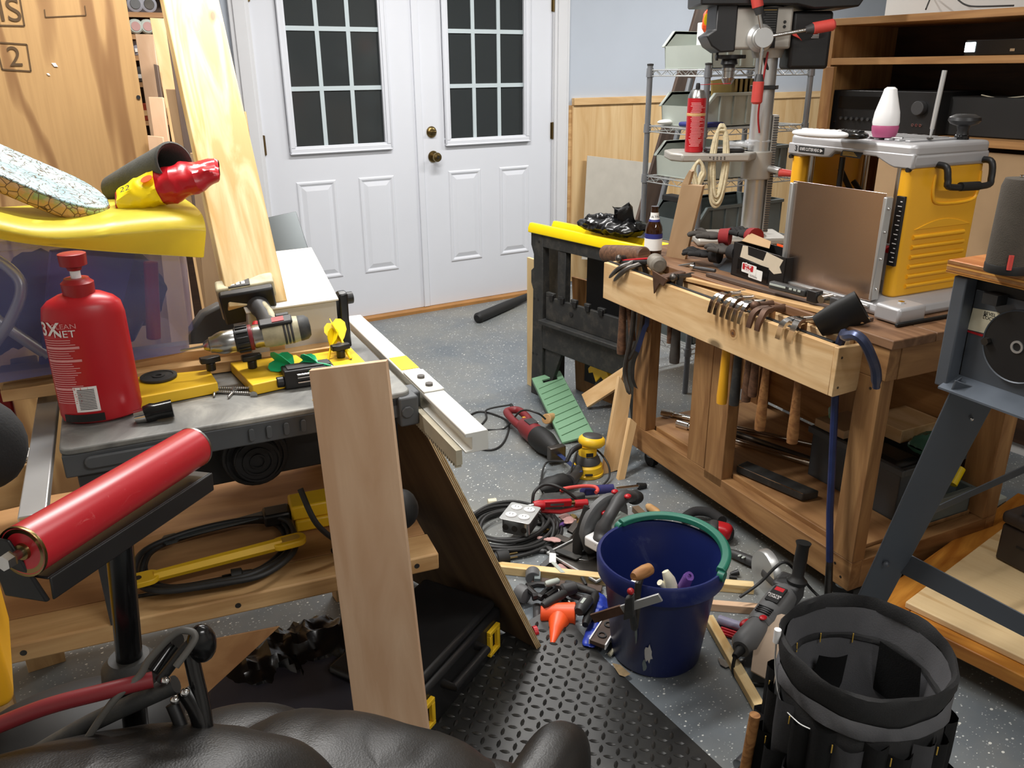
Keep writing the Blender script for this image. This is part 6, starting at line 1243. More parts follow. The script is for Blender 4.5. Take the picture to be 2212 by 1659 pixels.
for k, (px_, s) in enumerate(((1605, 1), (1640, .8))):
    c = PL(px_, 300, G(0, .02, 0), ty); xx = (PF.inverted() @ c).x; rr = random.Random(20+k)
    o = pillow(24, 24, .055*s, .035, .011, PF @ T3(xx, .0, zt_+.022+.012*k), .006).obj('parts_pouch', 'clear_plastic', smooth=20); tag(o, ('clear crinkled plastic pouch on the drill press table', 'smaller clear pouch with a white slip lying on top of the other')[k], 'pouch')
o = slabo('paper_tag', [G(X_(1655, 305), .0, zt_+.03), G(X_(1662, 305), .0, zt_+.03), G(X_(1668, 250), .0, hz(243)), G(X_(1656, 250), .0, hz(247))], .002, 'cream'); tag(o, 'cream plastic tag standing upright among the clear pouches', 'tag')
# hanks of rope
def hank(lab, x0, ztop, zbot, wd, y=.02, n=4, loop=True, rr_=.0055):
    o = T('rope_hank', lab, 'rope', tuple(G(x0, y, zbot)), 'ropes hanging at the shelving')
    for k in range(n):
        w_ = wd*(.35+.65*(k+1)/n); zb_ = zbot + .012*(n-k-1); yy = y + .006*(k % 2)
        pts = [G(x0, yy, ztop-.006*k), G(x0+w_*.6, yy, ztop-.015-.006*k), G(x0+w_*.95, yy, (ztop+zb_)/2), G(x0+w_*.6, yy, zb_+.03), G(x0, yy, zb_), G(x0-w_*.6, yy, zb_+.03), G(x0-w_*.95, yy, (ztop+zb_)/2), G(x0-w_*.6, yy, ztop-.015-.006*k), G(x0, yy, ztop-.006*k)]
        MB().tube(spline(pts, 5), rr_, 8).obj('strand', 'rope', o)
hank('pale rope hank hanging in long loops beside the grey post', X_(1538, 350), hz(265), hz(438), .035, .09, 5)
hank('thinner rope loops hanging under the drill press table edge', X_(1490, 370), hz(335), hz(400), .026, .11, 3)
# ---- wire shelving
o = T('wire_shelving', 'grey wire shelving unit with diamond trussed edges', 'shelving', (2.9, 2.8, 0))
xs0, xs1, ys0, ys1 = 2.55, 3.17, 2.64, 3.0
for x in (xs0, xs1):
    for y in (ys0, ys1):
        MB().cyl((x, y, 0), (x, y, 1.43), .0127, seg=18).obj('post', 'shelf_grey', o)
        if 1: MB().lathe([(.013, 1.43), (.0145, 1.432), (.0145, 1.438), (.001, 1.44)], T3(x, y, 0), 16).obj('post_cap', 'grey_dark', o)
zsh = [1.40, 1.165, .945, .66, .2]
def zig(a, b, z, name='truss'):
    a, b = V(a), V(b); n = int((b-a).length/.035); m = MB(); dz = .012
    m.cyl(a+V((0, 0, dz)), b+V((0, 0, dz)), .0028, seg=6); m.cyl(a-V((0, 0, dz)), b-V((0, 0, dz)), .0028, seg=6)
    m.tube([a + (b-a)*(k/n) + V((0, 0, dz if k % 2 else -dz)) for k in range(n+1)], .0018, 5); return m
for z in zsh:
    for (a_, b_) in (((xs0, ys0, z), (xs1, ys0, z)), ((xs0, ys1, z), (xs1, ys1, z)), ((xs0, ys0, z), (xs0, ys1, z)), ((xs1, ys0, z), (xs1, ys1, z))): zig(a_, b_, z).obj('edge_truss', 'chrome' if 0 else 'aluminium', o)
    m = MB()
    for k in range(22): x = xs0+.02+k*.0275; m.cyl((x, ys0, z+.013), (x, ys1, z+.013), .0014, seg=5)
    tag(m.obj('shelf_wires', 'aluminium', o), kind='stuff')
    for x in (xs0, xs1):
        for y in (ys0, ys1): MB().cyl((x, y, z-.017), (x, y, z+.02), .017, .0155, 18).obj('sleeve', 'shelf_grey', o)
def tote(lab, x0, x1, y0, y1, z0, h, m, g='stacking bins on the wire shelves'):
    """open hopper-front stacking bin, low lip toward -x"""
    o = T('stacking_bin', lab, 'bin', ((x0+x1)/2, (y0+y1)/2, z0), g); t_ = .004; c_ = .055
    side = [(x0+.01, z0), (x1-.01, z0), (x1, z0+h), (x0+c_, z0+h), (x0, z0+h*.6)]
    for y in (y0, y1-t_): MB().prism(side, y, y+t_, Matrix(((1, 0, 0, 0), (0, 0, 1, 0), (0, 1, 0, 0), (0, 0, 0, 1)))).obj('side', m, o)
    MB().box(x0+.008, x1-.008, y0, y1, z0, z0+t_).obj('floor_panel', m, o); MB().hexa([V(p) for p in ((x0+.01, y0, z0), (x0+.014, y0, z0), (x0+.014, y1, z0), (x0+.01, y1, z0), (x0, y0, z0+h*.6), (x0+.004, y0, z0+h*.6), (x0+.004, y1, z0+h*.6), (x0, y1, z0+h*.6))]).obj('front', m, o)
    MB().box(x1-.006, x1, y0, y1, z0, z0+h).obj('back', m, o)
    for y in (y0-.012, y1-.004):
        MB().prism([(x0-.006, z0+h*.57), (x0+.004, z0+h*.57), (x0+c_+.004, z0+h-.014), (x1, z0+h-.014), (x1, z0+h), (x0+c_-.004, z0+h), (x0-.006, z0+h*.6)], y, y+.016, Matrix(((1, 0, 0, 0), (0, 0, 1, 0), (0, 1, 0, 0), (0, 0, 0, 1)))).obj('rim', m, o, bev=.002)
    k = 0
    for x in (x0+c_+.03, x0+c_+.11, x0+c_+.19, x0+c_+.27):
        if x < x1-.02: MB().box(x, x+.008, y0-.008, y0, z0+.01, z0+h-.014).obj('side_rib', m, o, bev=.001)
    return o
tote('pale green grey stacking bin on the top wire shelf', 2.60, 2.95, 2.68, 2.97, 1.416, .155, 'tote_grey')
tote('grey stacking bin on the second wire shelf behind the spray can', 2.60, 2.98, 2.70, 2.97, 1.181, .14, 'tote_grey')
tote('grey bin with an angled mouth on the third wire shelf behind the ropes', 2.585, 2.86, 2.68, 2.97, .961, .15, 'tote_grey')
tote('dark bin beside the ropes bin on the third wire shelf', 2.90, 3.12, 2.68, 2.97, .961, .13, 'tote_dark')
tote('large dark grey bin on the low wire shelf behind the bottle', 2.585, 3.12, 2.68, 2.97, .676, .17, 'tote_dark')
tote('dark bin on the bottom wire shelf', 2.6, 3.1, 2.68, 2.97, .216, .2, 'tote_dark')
tag(MB().box(2.68, 2.85, 2.72, 2.86, 1.4175+.005, 1.60).obj('white_carton', 'paper_white', bev=.004), 'white carton poking out of the topmost stacking bin', 'carton')
tag(MB().box(2.66, 2.78, 2.66-.02, 2.675, 1.325, 1.385).obj('brass_tin', 'brass', bev=.003), 'shiny brass tin under the top wire shelf', 'tin') if 0 else None
o = T('brass_sheet_roll', 'shiny folded brass sheet leaning in the second wire shelf bin', 'sheet', (2.75, 2.74, 1.19)); MB().hexa([V(p) for p in ((2.66, 2.70, 1.19), (2.78, 2.72, 1.19), (2.78, 2.73, 1.19), (2.66, 2.71, 1.19), (2.655, 2.72, 1.37), (2.79, 2.74, 1.38), (2.79, 2.75, 1.38), (2.655, 2.73, 1.37))]).obj('sheet', mat('brass_bright', (190, 168, 104), .3, .8), o)
for k in range(5): MB().box(2.80+k*.03, 2.818+k*.03, 2.73, 2.78, 1.19, 1.375).obj('fold', 'brass', o, bev=.002)
tag(MB().cyl((3.02, 2.76, 1.19), (3.06, 2.78, 1.36), .012).obj('yellow_handle_driver', 'tool_yellow'), 'yellow screwdriver handle sticking out of the second shelf bin', 'driver')
tag(MB().box(2.57, 2.63, 2.70, 2.9, .963-.28+.175, .963-.28+.2).obj('black_case', 'black_plastic', bev=.004), 'thin black case on the large dark bin', 'case')
o = tag(MB().box(2.60, 2.74, 2.66, 2.8, 1.419-.235+.0, 1.419-.235+.02).obj('blue_rag', 'ink_blue', bev=.008), 'folded blue rag on the second wire shelf edge', 'rag'); o.location += V((-.05, -.0, .0))
tag(MB().ball((2.60, 2.93, 1.195), .03, (1.6, 1, .4)).obj('white_rag', 'paper_white'), 'crumpled white rag beside the blue one', 'rag')
# candy-coloured bag on the top bin, red and yellow
rr = random.Random(6); c = Yp(1527, 45, 2.75); o = pillow(8, 10, .045, .018, .022, frame(c, (.2, 0, 1)), .004).obj('chips_packet', 'orange', smooth=20); tag(o, 'small red and yellow packet standing in the topmost stacking bin', 'packet'); MB().ball(Yp(1526, 42, 2.722), .014, (1, .25, 1.6)).obj('yellow_print', 'bright_yellow', o)
# dark board leaning behind the shelving, grey pole, grey sheet
o = slabo('dark_plank', [Yp(1364, 500, 3.3), Yp(1408, 500, 3.3), Yp(1548, -20, 3.5), Yp(1512, -20, 3.5)], .02, 'dark_board', bev=.002); tag(o, 'long dark brown plank leaning behind the wire shelving', 'plank')
p0, p1 = Yp(1408, 520, 3.12), Yp(1492, 170, 3.12); p0 = p0 + (p0-p1)*(p0.z/(p1.z-p0.z)); tag(MB().cyl(p0, p1, .014, seg=16).obj('grey_pole', 'shelf_grey'), 'grey metal pole leaning in the wire shelving end', 'pole')
q = [Yp(1258, 520, 4.50), Yp(1398, 560, 4.42), Yp(1406, 352, 4.50), Yp(1268, 336, 4.56)]
o = slabo('hardboard_sheet', [Yp(1256, 560, 4.5), Yp(1400, 570, 4.5), Yp(1406, 352, 4.55), Yp(1268, 336, 4.55)], .006, 'sheet_grey', bev=.001); tag(o, 'pale grey hardboard sheet leaning against the pine wainscot', 'sheet')
# ---- oak cabinet along the right wall
CX = 2.8
o = T('media_cabinet', 'oak shelf cabinet with dark open bays behind the planer', 'cabinet', (2.97, 1.5, 0))
yE = 2.262; zs = [Xp(1810, 40, CX).z, Xp(1900, 124, CX).z, Xp(2016, 295, CX).z, .72]
for k, z in enumerate(zs):
    MB().box(CX, 3.18, .6, yE-(0 if k == 0 else .018), z-.024, z).obj('shelf', 'cabinet_oak' , o, M=frame((3, 1.4, z), (0, 1, 0)), bev=.001)
    if k != 0: pass
MB().box(CX, 3.18, yE-.018, yE, 0, zs[0]-.024).obj('side_panel', 'cabinet_oak', o, M=frame((3, yE, .7), (0, 0, 1)), bev=.001); MB().box(CX-.018, CX, yE-.05, yE, .0, zs[1]-.03).obj('face_stile', 'cabinet_oak', o, M=frame((CX, yE, .7), (0, 0, 1)), bev=.002)
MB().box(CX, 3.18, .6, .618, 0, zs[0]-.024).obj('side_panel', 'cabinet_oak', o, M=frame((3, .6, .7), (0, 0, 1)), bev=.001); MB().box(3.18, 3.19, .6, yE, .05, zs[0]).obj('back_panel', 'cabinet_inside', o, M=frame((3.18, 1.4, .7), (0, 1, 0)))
y0, y1 = Xp(1788, 250, CX).y, Xp(2018, 250, CX).y
o = T('stereo_receiver', 'black stereo receiver with a big volume knob in the oak cabinet', 'receiver', (2.97, (y0+y1)/2, zs[2])); zr = zs[2]+.001; hr = .145
MB().box(CX+.02, 3.12, y1, y0-.0, zr, zr+hr).obj('case', 'black_plastic', o, bev=.003)
RF = frame((CX+.02, y0, zr), (0, -1, 0), (0, 0, 1)); RW = y0-y1
MB().box(.03, RW*.62, -.002, .0, hr*.55, hr*.85, RF).obj('display', 'black_gloss', o) if 0 else MB().box(CX+.017, CX+.02, y0-RW*.62, y0-.03, zr+hr*.55, zr+hr*.85).obj('display', 'black_gloss', o)
MB().cyl((CX+.02, y0-RW*.85, zr+hr*.62), (CX-.005, y0-RW*.85, zr+hr*.62), .024, seg=28).obj('volume_knob', 'grey_dark', o, bev=.002)
for k in range(9): MB().cyl((CX+.02, y0-.05-k*.024, zr+hr*.3), (CX+.012, y0-.05-k*.024, zr+hr*.3), .006, seg=12).obj('button', 'grey_dark', o)
for k in range(3): MB().lathe([(.0025, 0), (.005, 0), (.005, .003), (.0025, .003), (.0025, 0)], frame((CX+.02, y0-RW*.8-k*.015, zr+hr*.22), (0, 1, 0), (-1, 0, 0)), 14, cap=False).obj('jack', 'chrome', o)
MB().cyl((CX+.02, y0-.02, zr+hr*.2), (CX+.016, y0-.02, zr+hr*.2), .003).obj('jack', 'chrome', o)
ya, yb = Xp(2085, 100, CX+.04).y, Xp(2215, 100, CX+.04).y
o = T('disc_player', 'slim black player with a glowing white light on the upper cabinet shelf', 'player', (2.95, yb, zs[1])); MB().box(CX+.04, 3.1, yb-.1, ya, zs[1]+.001, zs[1]+.05).obj('case', 'black_gloss', o, bev=.003)
MB().box(CX+.036, CX+.0399, ya-.035, ya-.002, zs[1]+.012, zs[1]+.042).obj('bright_led', 'led_white', o, bev=.001); MB().box(CX+.037, CX+.0399, yb+.03, yb+.045, zs[1]+.012, zs[1]+.02).obj('tray_mark', 'chrome', o)
o = T('cable_tangle', 'thin cables dangling in the dark middle bay of the cabinet', 'cable', (2.95, 1.6, zs[2]))
for pts in (((2160, 240), (2180, 228), (2212, 215)), ((2120, 205), (2160, 212), (2215, 208))): MB().tube(spline([Xp(x, y, CX+.1) for x, y in pts]), .002, 6).obj('cable', 'beige', o)
MB().box(2.896, 2.908, *(sorted((Xp(2158, 240, 2.9).y, Xp(2168, 240, 2.9).y))), Xp(2160, 244, 2.9).z, Xp(2160, 232, 2.9).z).obj('connector', 'white_plastic', o)
for (x, y, m_, lab) in ((2178, 268, 'bright_yellow', 'yellow wire connector hanging in the dark cabinet bay'), (2198, 270, 'blue_glossy', 'blue wire connector hanging beside the yellow one'), (2205, 246, 'blue_glossy', 'blue clip above the wire connectors')):
    c = Xp(x, y, CX+.1); tag(MB().tube([c+V((0, 0, .018)), c, c-V((0, 0, .018))], [.004, .009, .005], 10).obj('wire_connector', m_), lab, 'connector')
tag(MB().box(CX+.08, 3.1, 1.25, Xp(2050, 200, CX+.08).y, zs[2]+.001, zs[2]+.13).obj('black_amplifier', 'black_rubber', bev=.004), 'black box deep in the middle bay beside the receiver', 'amplifier')
o = tag(MB().tube(spline([Xp(2008, 12, 3.18)+V((0, 0, .03)), Xp(2004, 10, 3.1), Xp(2000, 20, 3.05)]), .003).tube(spline([Xp(2070, 0, 3.15), Xp(2085, 10, 3.1), Xp(2110, 14, 3.05), Xp(2190, 12, 3.05)]), .003).obj('wall_cables', 'cord_black'), 'thin black cables draped on top of the oak cabinet', 'cable')
# cardboard sheet below the shelf
tag(MB().box(2.83, 2.85, .9, 2.0, .73, 1.15).obj('cardboard_sheet', 'cardboard', bev=.001), 'large tan cardboard sheet closing the low cabinet bay behind the planer', 'cardboard')
# ================================================================== tool stand, pallet platform, tool bucket
K = D(2065, 590, 1.6); KX = -BB   # along the face toward the eye
def Kf(x, y, z): return K + KX*x + BN*y + V((0, 0, z))     # x along face, y into the stand, z up
KF = Matrix(((KX.x, BN.x, 0, K.x), (KX.y, BN.y, 0, K.y), (KX.z, BN.z, 1, K.z), (0, 0, 0, 1)))
o = T('tool_stand', 'dark slate steel machine stand with a varnished plywood top and splayed legs', 'machine stand', tuple(Kf(.25, .2, .12-K.z)))
MB().box(-.012, .6, -.012, .42, 0.0, .026, KF).obj('top_board', 'ply_varnished', o, M=frame(Kf(.3, .2, .013), KX), bev=.002)
for k in range(4):
    z0 = .001+k*.0062; MB().box(-.0128, .6, -.0128, -.0119, z0, z0+.005, KF).obj('ply_layer', 'ply_edge_varnished' if k % 2 == 0 else 'cabinet_oak', o)
    MB().box(-.0128, -.0119, -.0119, .42, z0, z0+.005, KF).obj('ply_layer', 'ply_edge_varnished' if k % 2 == 0 else 'cabinet_oak', o)
zb_ = PL(2045, 838, K, BN).z - K.z
a = MB(); a.box(.0, .028, -.004, .03, zb_, -.004, KF).obj('corner_flange', 'stand_slate', o, bev=.003)
MB().box(.028, .58, .03, .034, zb_+.01, -.03, KF).obj('front_plate', 'stand_slate', o, bev=.001); MB().box(.005, .58, .034, .4, zb_+.01, -.012, KF).obj('inner_box', 'saw_dark', o)
MB().hexa([Kf(*p) for p in ((.02, .03, zb_+.02), (.58, .03, zb_+.02), (.58, -.018, zb_), (.02, -.018, zb_), (.02, .03, zb_+.024), (.58, .03, zb_+.024), (.58, -.018, zb_+.004), (.02, -.018, zb_+.004))]).obj('lower_lip', mat('slate_light', (96, 104, 114), .45, .3), o)
def kp(x, y, yy=.03): p = KF.inverted() @ PL(x, y, K+BN*yy, BN); return (p.x, p.z)
lab_ = [kp(*q) for q in ((2103, 665), (2158, 675), (2168, 684), (2160, 695), (2140, 706), (2128, 720), (2091, 711))]
XZ = KF @ Matrix(((1, 0, 0, 0), (0, 0, 1, 0), (0, 1, 0, 0), (0, 0, 0, 1)))
MB().prism(lab_, .0285, .0298, XZ).obj('label', 'tote_grey', o) if 0 else MB().prism(lab_, .0285, .0298, XZ).obj('label', 'cream', o)
s_ = [kp(*q) for q in ((2091, 713), (2127, 723), (2122, 727), (2091, 717))]; MB().prism(s_, .0285, .0297, XZ).obj('red_strip', 'red_plastic', o)
lx, lz = kp(2139, 681); lettering('BEVEL\nLOCK', .0095, lambda u, v: Kf(lx+u, .0278, lz-.002+v), 'ink_black', o, xs=1.0); tx, tz = kp(2129, 680); MB().prism([(tx-.003, tz-.002), (tx+.003, tz-.002), (tx, tz+.003)], .0275, .0284, XZ).obj('triangle_mark', 'ink_black', o)
dx_, dz_ = kp(2205, 748); r_ = math.hypot(*[a_-b_ for a_, b_ in zip(kp(2130, 745), (dx_, dz_))])
Md = XZ @ T3(dx_, dz_, 0)
MB().cyl(Md @ V((0, 0, .0285)), Md @ V((0, 0, .02)), r_, seg=48).obj('dial_disc', 'black_plastic', o, bev=.001); MB().lathe([(r_*.97, .0195), (r_*1.0, .018), (r_*1.0, .0285)], Md, 48, cap=False).obj('disc_rim', 'stand_slate', o)
MB().lathe([(.008, .0175), (.012, .0175), (.012, .021), (.008, .021), (.008, .0175)], Md, 24, cap=False).obj('centre_ring', 'aluminium', o); MB().cyl(Md @ V((-r_*.85, -.005, .019)), Md @ V((-r_*.85, -.005, .01)), .008, seg=6).obj('lock_nut', 'steel_dark', o)
c_ = kp(2108, 622, .02); MB().box(c_[0]+.03, c_[0]+.06, .0, .03, c_[1]-.02, c_[1]+.0, KF).obj('slot', 'saw_dark', o)
# legs
def legq(q, t=.003, nm='leg'): return slabo(nm, q, t, 'stand_slate', o, bev=.0012)
LT, LB_ = 1.62, 2.1
q4 = [D(1838, 1322, LB_), D(1905, 1322, LB_), D(2157, 855, LT), D(2064, 822, LT)]
L1 = legq(q4, -.003); q5 = [p + V((0, 0, 0)) for p in q4]
legq([q4[0], q4[0]+BN*.03+BB*.02, q4[3]+BN*.03+BB*.01, q4[3]], .003, 'leg_flange')
MB().box(-.03, .06, -.03, .05, -.012, 0, T3(*q4[0]) ).obj('foot', 'black_rubber', o, bev=.003)
xe = BB*-.62
e0 = PL(1925, 1228, cp, BN) if 0 else None
legq([q4[0]+BN*.0-BB*.5-BB*.12, q4[1]-BB*.5-BB*.12, q4[2]-BB*.42, q4[3]-BB*.42], -.003)
for q in ((1925, 1198), (1914, 1218)): MB().ball(D(q[0], q[1], 1.965), .008, (1, 1, 1)).obj('bolt', 'stand_slate', o)
MB().ball(D(2099, 905, 1.66), .004).obj('bolt', 'chrome', o)
cp = D(1935, 1212, 2.0)
e_ = [PL(x, y, cp, BN) for x, y in ((1925, 1228), (2215, 1378), (2215, 1330), (1950, 1190))]; e_[1] = e_[0] + (e_[1]-e_[0])*2.3; e_[2] = e_[3] + (e_[2]-e_[3])*2.3; slabo('cross_bar', e_, -.003, 'stand_slate', o, bev=.0012)
e_ = [PL(x, y, cp+BB*.02, BB) for x, y in ((1995, 1118), (2218, 1018), (2218, 1002), (2002, 1102))]; slabo('rear_bar', e_, .003, 'stand_slate', o, bev=.001)
far = [p + BN*.5 for p in q4]; far = [p - BN*.0 for p in far]; legq([q4[0]+BN*.62, q4[1]+BN*.58, q4[2]+BN*.33, q4[3]+BN*.36], .003)
# speaker on the stand
sp = D(2172, 585, 1.52); sb = PL(2172, 588, K+V((0, 0, .027)), V((0, 0, 1))); Ms = T3(sb.x, sb.y, K.z+.027); hs_ = (D(2175, 372, (sb-EYE).dot(FW)).z - sb.z)
o = T('cloth_speaker', 'grey brown cloth covered cylinder speaker with a red tab', 'speaker', (sb.x, sb.y, K.z+.026))
MB().lathe([(.001, 0), (.032, .0), (.035, .004), (.0355, hs_*.12), (.034, hs_*.9), (.03, hs_*.98), (.001, hs_)], Ms, 36).obj('body', 'speaker_cloth', o); MB().lathe([(.0355, .001), (.0362, .004), (.0364, hs_*.09), (.0357, hs_*.1)], Ms, 36, cap=False).obj('rubber_base', 'black_rubber', o)
vdir = math.atan2(-sb.y, -sb.x); pp = Ms @ V((.0358*math.cos(vdir+.12), .0358*math.sin(vdir+.12), hs_*.14))
MB().tube([pp-V((0, 0, .012)), pp+V((0, 0, .014))], .0042, 12).obj('red_tab', 'red_grip', o); MB().lathe([(.006, hs_), (.009, hs_), (.009, hs_+.002), (.006, hs_+.002), (.006, hs_)], Ms, 16, cap=False).obj('strap_ring', 'chrome', o)
# platform of amber boards and pale plywood
o = T('board_platform', 'low platform of amber stained boards topped with pale plywood', 'platform', (2.0, .8, 0))
fa, fb = Z(1885, 1290, .12), Z(2110, 1128, .12); UX = (fb-fa); UX.z = 0; UX.normalize(); UY = V((UX.y, -UX.x, 0))
PFm = Matrix(((UX.x, UY.x, 0, fa.x), (UX.y, UY.y, 0, fa.y), (0, 0, 1, 0), (0, 0, 0, 1)))
def pbm(nm, x0, x1, y0, y1, z0, z1, m, ax=UX): return MB().box(x0, x1, y0, y1, z0, z1, PFm).obj(nm, m, o, M=frame(PFm @ V(((x0+x1)/2, (y0+y1)/2, (z0+z1)/2)), ax), bev=.003)
pbm('frame_board', -.02, .9, 0, .09, .082, .12, 'pine_orange'); pbm('frame_board', -.02, .07, .091, .95, .082, .12, 'pine_orange', UY); pbm('frame_board', .6, .69, .091, .95, .082, .12, 'pine_orange', UY)
pbm('top_panel', .02, .9, .075, .9, .1205, .139, 'ply_pale', UY)
for x, y in ((.03, .05), (.8, .05), (.03, .85), (.65, .85)): MB().box(x-.03, x+.03, y-.03, y+.03, 0, .082, PFm).obj('foot_block', 'pine_orange', o)
q = PL(2148, 1205, V((0, 0, .14)), V((0, 0, 1))); TM = T3(q.x, q.y, .14) @ R3(-6, 'Z')
o = T('storage_box', 'dark brown plastic storage box on the pale plywood platform', 'box', (q.x+.15, q.y-.1, .14)); 
TQ = Matrix(((BN.x, BB.x, 0, q.x), (BN.y, BB.y, 0, q.y), (0, 0, 1, .141), (0, 0, 0, 1)))
MB().box(0, .3, -.35, .0, 0, .11, TQ).obj('body', mat('box_brown', (58, 50, 46), .5), o, bev=.006); MB().box(-.006, .306, -.356, .006, .112, .15, TQ).obj('lid', 'box_brown', o, bev=.014, seg=3); MB().box(-.002, .0, -.3, -.05, .06, .066, TQ).obj('slot', 'saw_dark', o)
# fabric tool bucket
tc = D(1872, 1392, 1.6); tc = V((tc.x, tc.y, 0)); ZT = .378; TB = T3(*tc)
o = T('bucket_organizer', 'black fabric tool bucket organizer with grey band and yellow stitched pockets', 'tool bag', tuple(tc))
def wav(M, prof, seg, amp=0, k=5, ph=0, **kw): return prof
rr = random.Random(8); SEG = 48
def cloth(prof, m, nm, amp=.003, par=o, ph=0., cap=False):
    a = MB(); rows = []
    for i, (r_, z) in enumerate(prof):
        rows.append([a.bm.verts.new(TB @ V(((r_+amp*math.sin(5*t_+ph+i*.7)+amp*.6*math.sin(11*t_-i))*math.cos(t_), (r_+amp*math.sin(5*t_+ph+i*.7)+amp*.6*math.sin(11*t_-i))*math.sin(t_), z+amp*.8*math.sin(3*t_+ph)))) for t_ in [2*PI*k/SEG for k in range(SEG)]])
    for A, B in zip(rows, rows[1:]):
        for k in range(SEG): a.bm.faces.new((A[k], A[(k+1) % SEG], B[(k+1) % SEG], B[k]))
    if cap: a.bm.faces.new(rows[-1])
    return a.obj(nm, m, par)
cloth([(.150, ZT-.075), (.157, ZT-.05), (.162, ZT-.02), (.161, ZT-.004), (.157, ZT), (.153, ZT-.006), (.152, ZT-.03)], 'fabric_black', 'cuff')
ln = cloth([(.152, ZT-.028), (.147, ZT-.08), (.143, ZT-.1), (.138, .12), (.13, .05), (.001, .045)], 'fabric_grey', 'lining', .0025)
cloth([(.1445, ZT-.086), (.1405, ZT-.090), (.1395, ZT-.098), (.1425, ZT-.102)], 'fabric_black', 'lining_seam', .0025, ln)
for k in range(4):
    t_ = .75+k*.5; MB().cyl(TB @ V((.1385*math.cos(t_), .1385*math.sin(t_), ZT-.084)), TB @ V((.1375*math.cos(t_), .1375*math.sin(t_), ZT-.106)), .0013, seg=6).obj('stitch', 'stitch_yellow', ln)
cloth([(.157, ZT-.062), (.159, ZT-.066), (.161, ZT-.092), (.159, ZT-.096)], 'fabric_grey', 'grey_band')
cloth([(.155, ZT-.09), (.158, ZT-.1), (.16, .2), (.158, .06), (.14, .02), (.001, .015)], 'fabric_black', 'outer_wall', .002)
vd = math.atan2(-tc.y, -tc.x)
ia = math.atan2(RT.y, RT.x)+.35
for (t0, t1, z0, z1, rr0) in ((ia-.25, ia+.55, ZT-.21, ZT-.075, .128), (ia+1.0, ia+1.5, ZT-.24, ZT-.13, .130)):
    rows = []
    for z, rq in ((z0, rr0), ((z0+z1)/2, rr0-.008), (z1, rr0-.016)): rows.append([TB @ V(((rq+.012*abs(k/8-.5)**2*4)*math.cos(t0+(t1-t0)*k/8), (rq+.012*abs(k/8-.5)**2*4)*math.sin(t0+(t1-t0)*k/8), z)) for k in range(9)])
    MB().sheet(rows, .002).obj('inner_pocket', 'fabric_black', ln, smooth=60)
for k in range(11):
    t_ = vd-1.45+k*.29; w_ = .021+.003*(k % 3); Mp = TB @ Matrix.Rotation(t_, 4, 'Z') @ T3(.168, 0, 0)
    for j, (z0, z1, dr) in enumerate(((.02, .16, .022), (.12, ZT-.10-.02*(k % 2), .006))):
        a = MB(); rows = []
        for z, e in ((z0, .6), (z0+.015, .95), ((z0+z1)/2, 1.05), (z1, 1)):
            rows.append([TB @ Matrix.Rotation(t_, 4, 'Z') @ V((.157+(dr+.012)*e*math.cos(u*PI/2)+.002, w_*1.02*u*1.0*e, z)) for u in (-1, -.6, -.2, .2, .6, 1)])
        pk = a.sheet(rows, .002).obj('pocket', 'fabric_black' if (k+j) % 3 else 'fabric_grey', o, smooth=50)
        if k % 2 == j: 
            for sd_ in (-1,): MB().tube([TB @ Matrix.Rotation(t_, 4, 'Z') @ V((.157+dr*.5+.008, sd_*w_*.98, z)) for z in (z1-.002, z1-.02)], .0013, 6).obj('stitch', 'stitch_yellow', pk)
wire = [TB @ V((.168*math.cos(t_), .168*math.sin(t_), z)) for t_, z in ((vd-1.25, ZT-.02), (vd-1.15, ZT-.07), (vd-.9, ZT-.115), (vd-.6, ZT-.12), (vd-.42, ZT-.115))]
MB().tube(spline(wire), .0016, 8).obj('bail_wire', 'aluminium', o); MB().cyl(wire[0]+V((0, 0, .03)), wire[0], .007).obj('bail_grip', 'white_plastic', o)
t_ = vd-.78
h = T('slim_handle_tool', 'wood handled tool with a black tip in the bucket side pocket', 'tool', tuple(TB @ V((.2*math.cos(t_), .2*math.sin(t_), .12))))
MB().cyl(TB @ V((.196*math.cos(vd-1.15), .196*math.sin(vd-1.15), .19)), TB @ V((.205*math.cos(vd-1.12), .205*math.sin(vd-1.12), .04)), .011).obj('handle', 'handle_wood', h); MB().cyl(TB @ V((.205*math.cos(vd-1.12), .205*math.sin(vd-1.12), .05)), TB @ V((.206*math.cos(vd-1.12), .206*math.sin(vd-1.12), .01)), .014).obj('tip', 'black_gloss', h)
# ================================================================== things strewn over the floor
def fl(x, y, z=0.0): return Z(x, y, z)
def tube_thing(nm, lab, cat, parts, group=None):
    """parts: (part name, points, radius, material, segments)"""
    p = parts[0][1][0]; o = T(nm, lab, cat, (p.x, p.y, 0), group)
    for pn, pts, r, m, *sg in parts: MB().tube(pts, r, sg[0] if sg else 12).obj(pn, m, o)
    return o
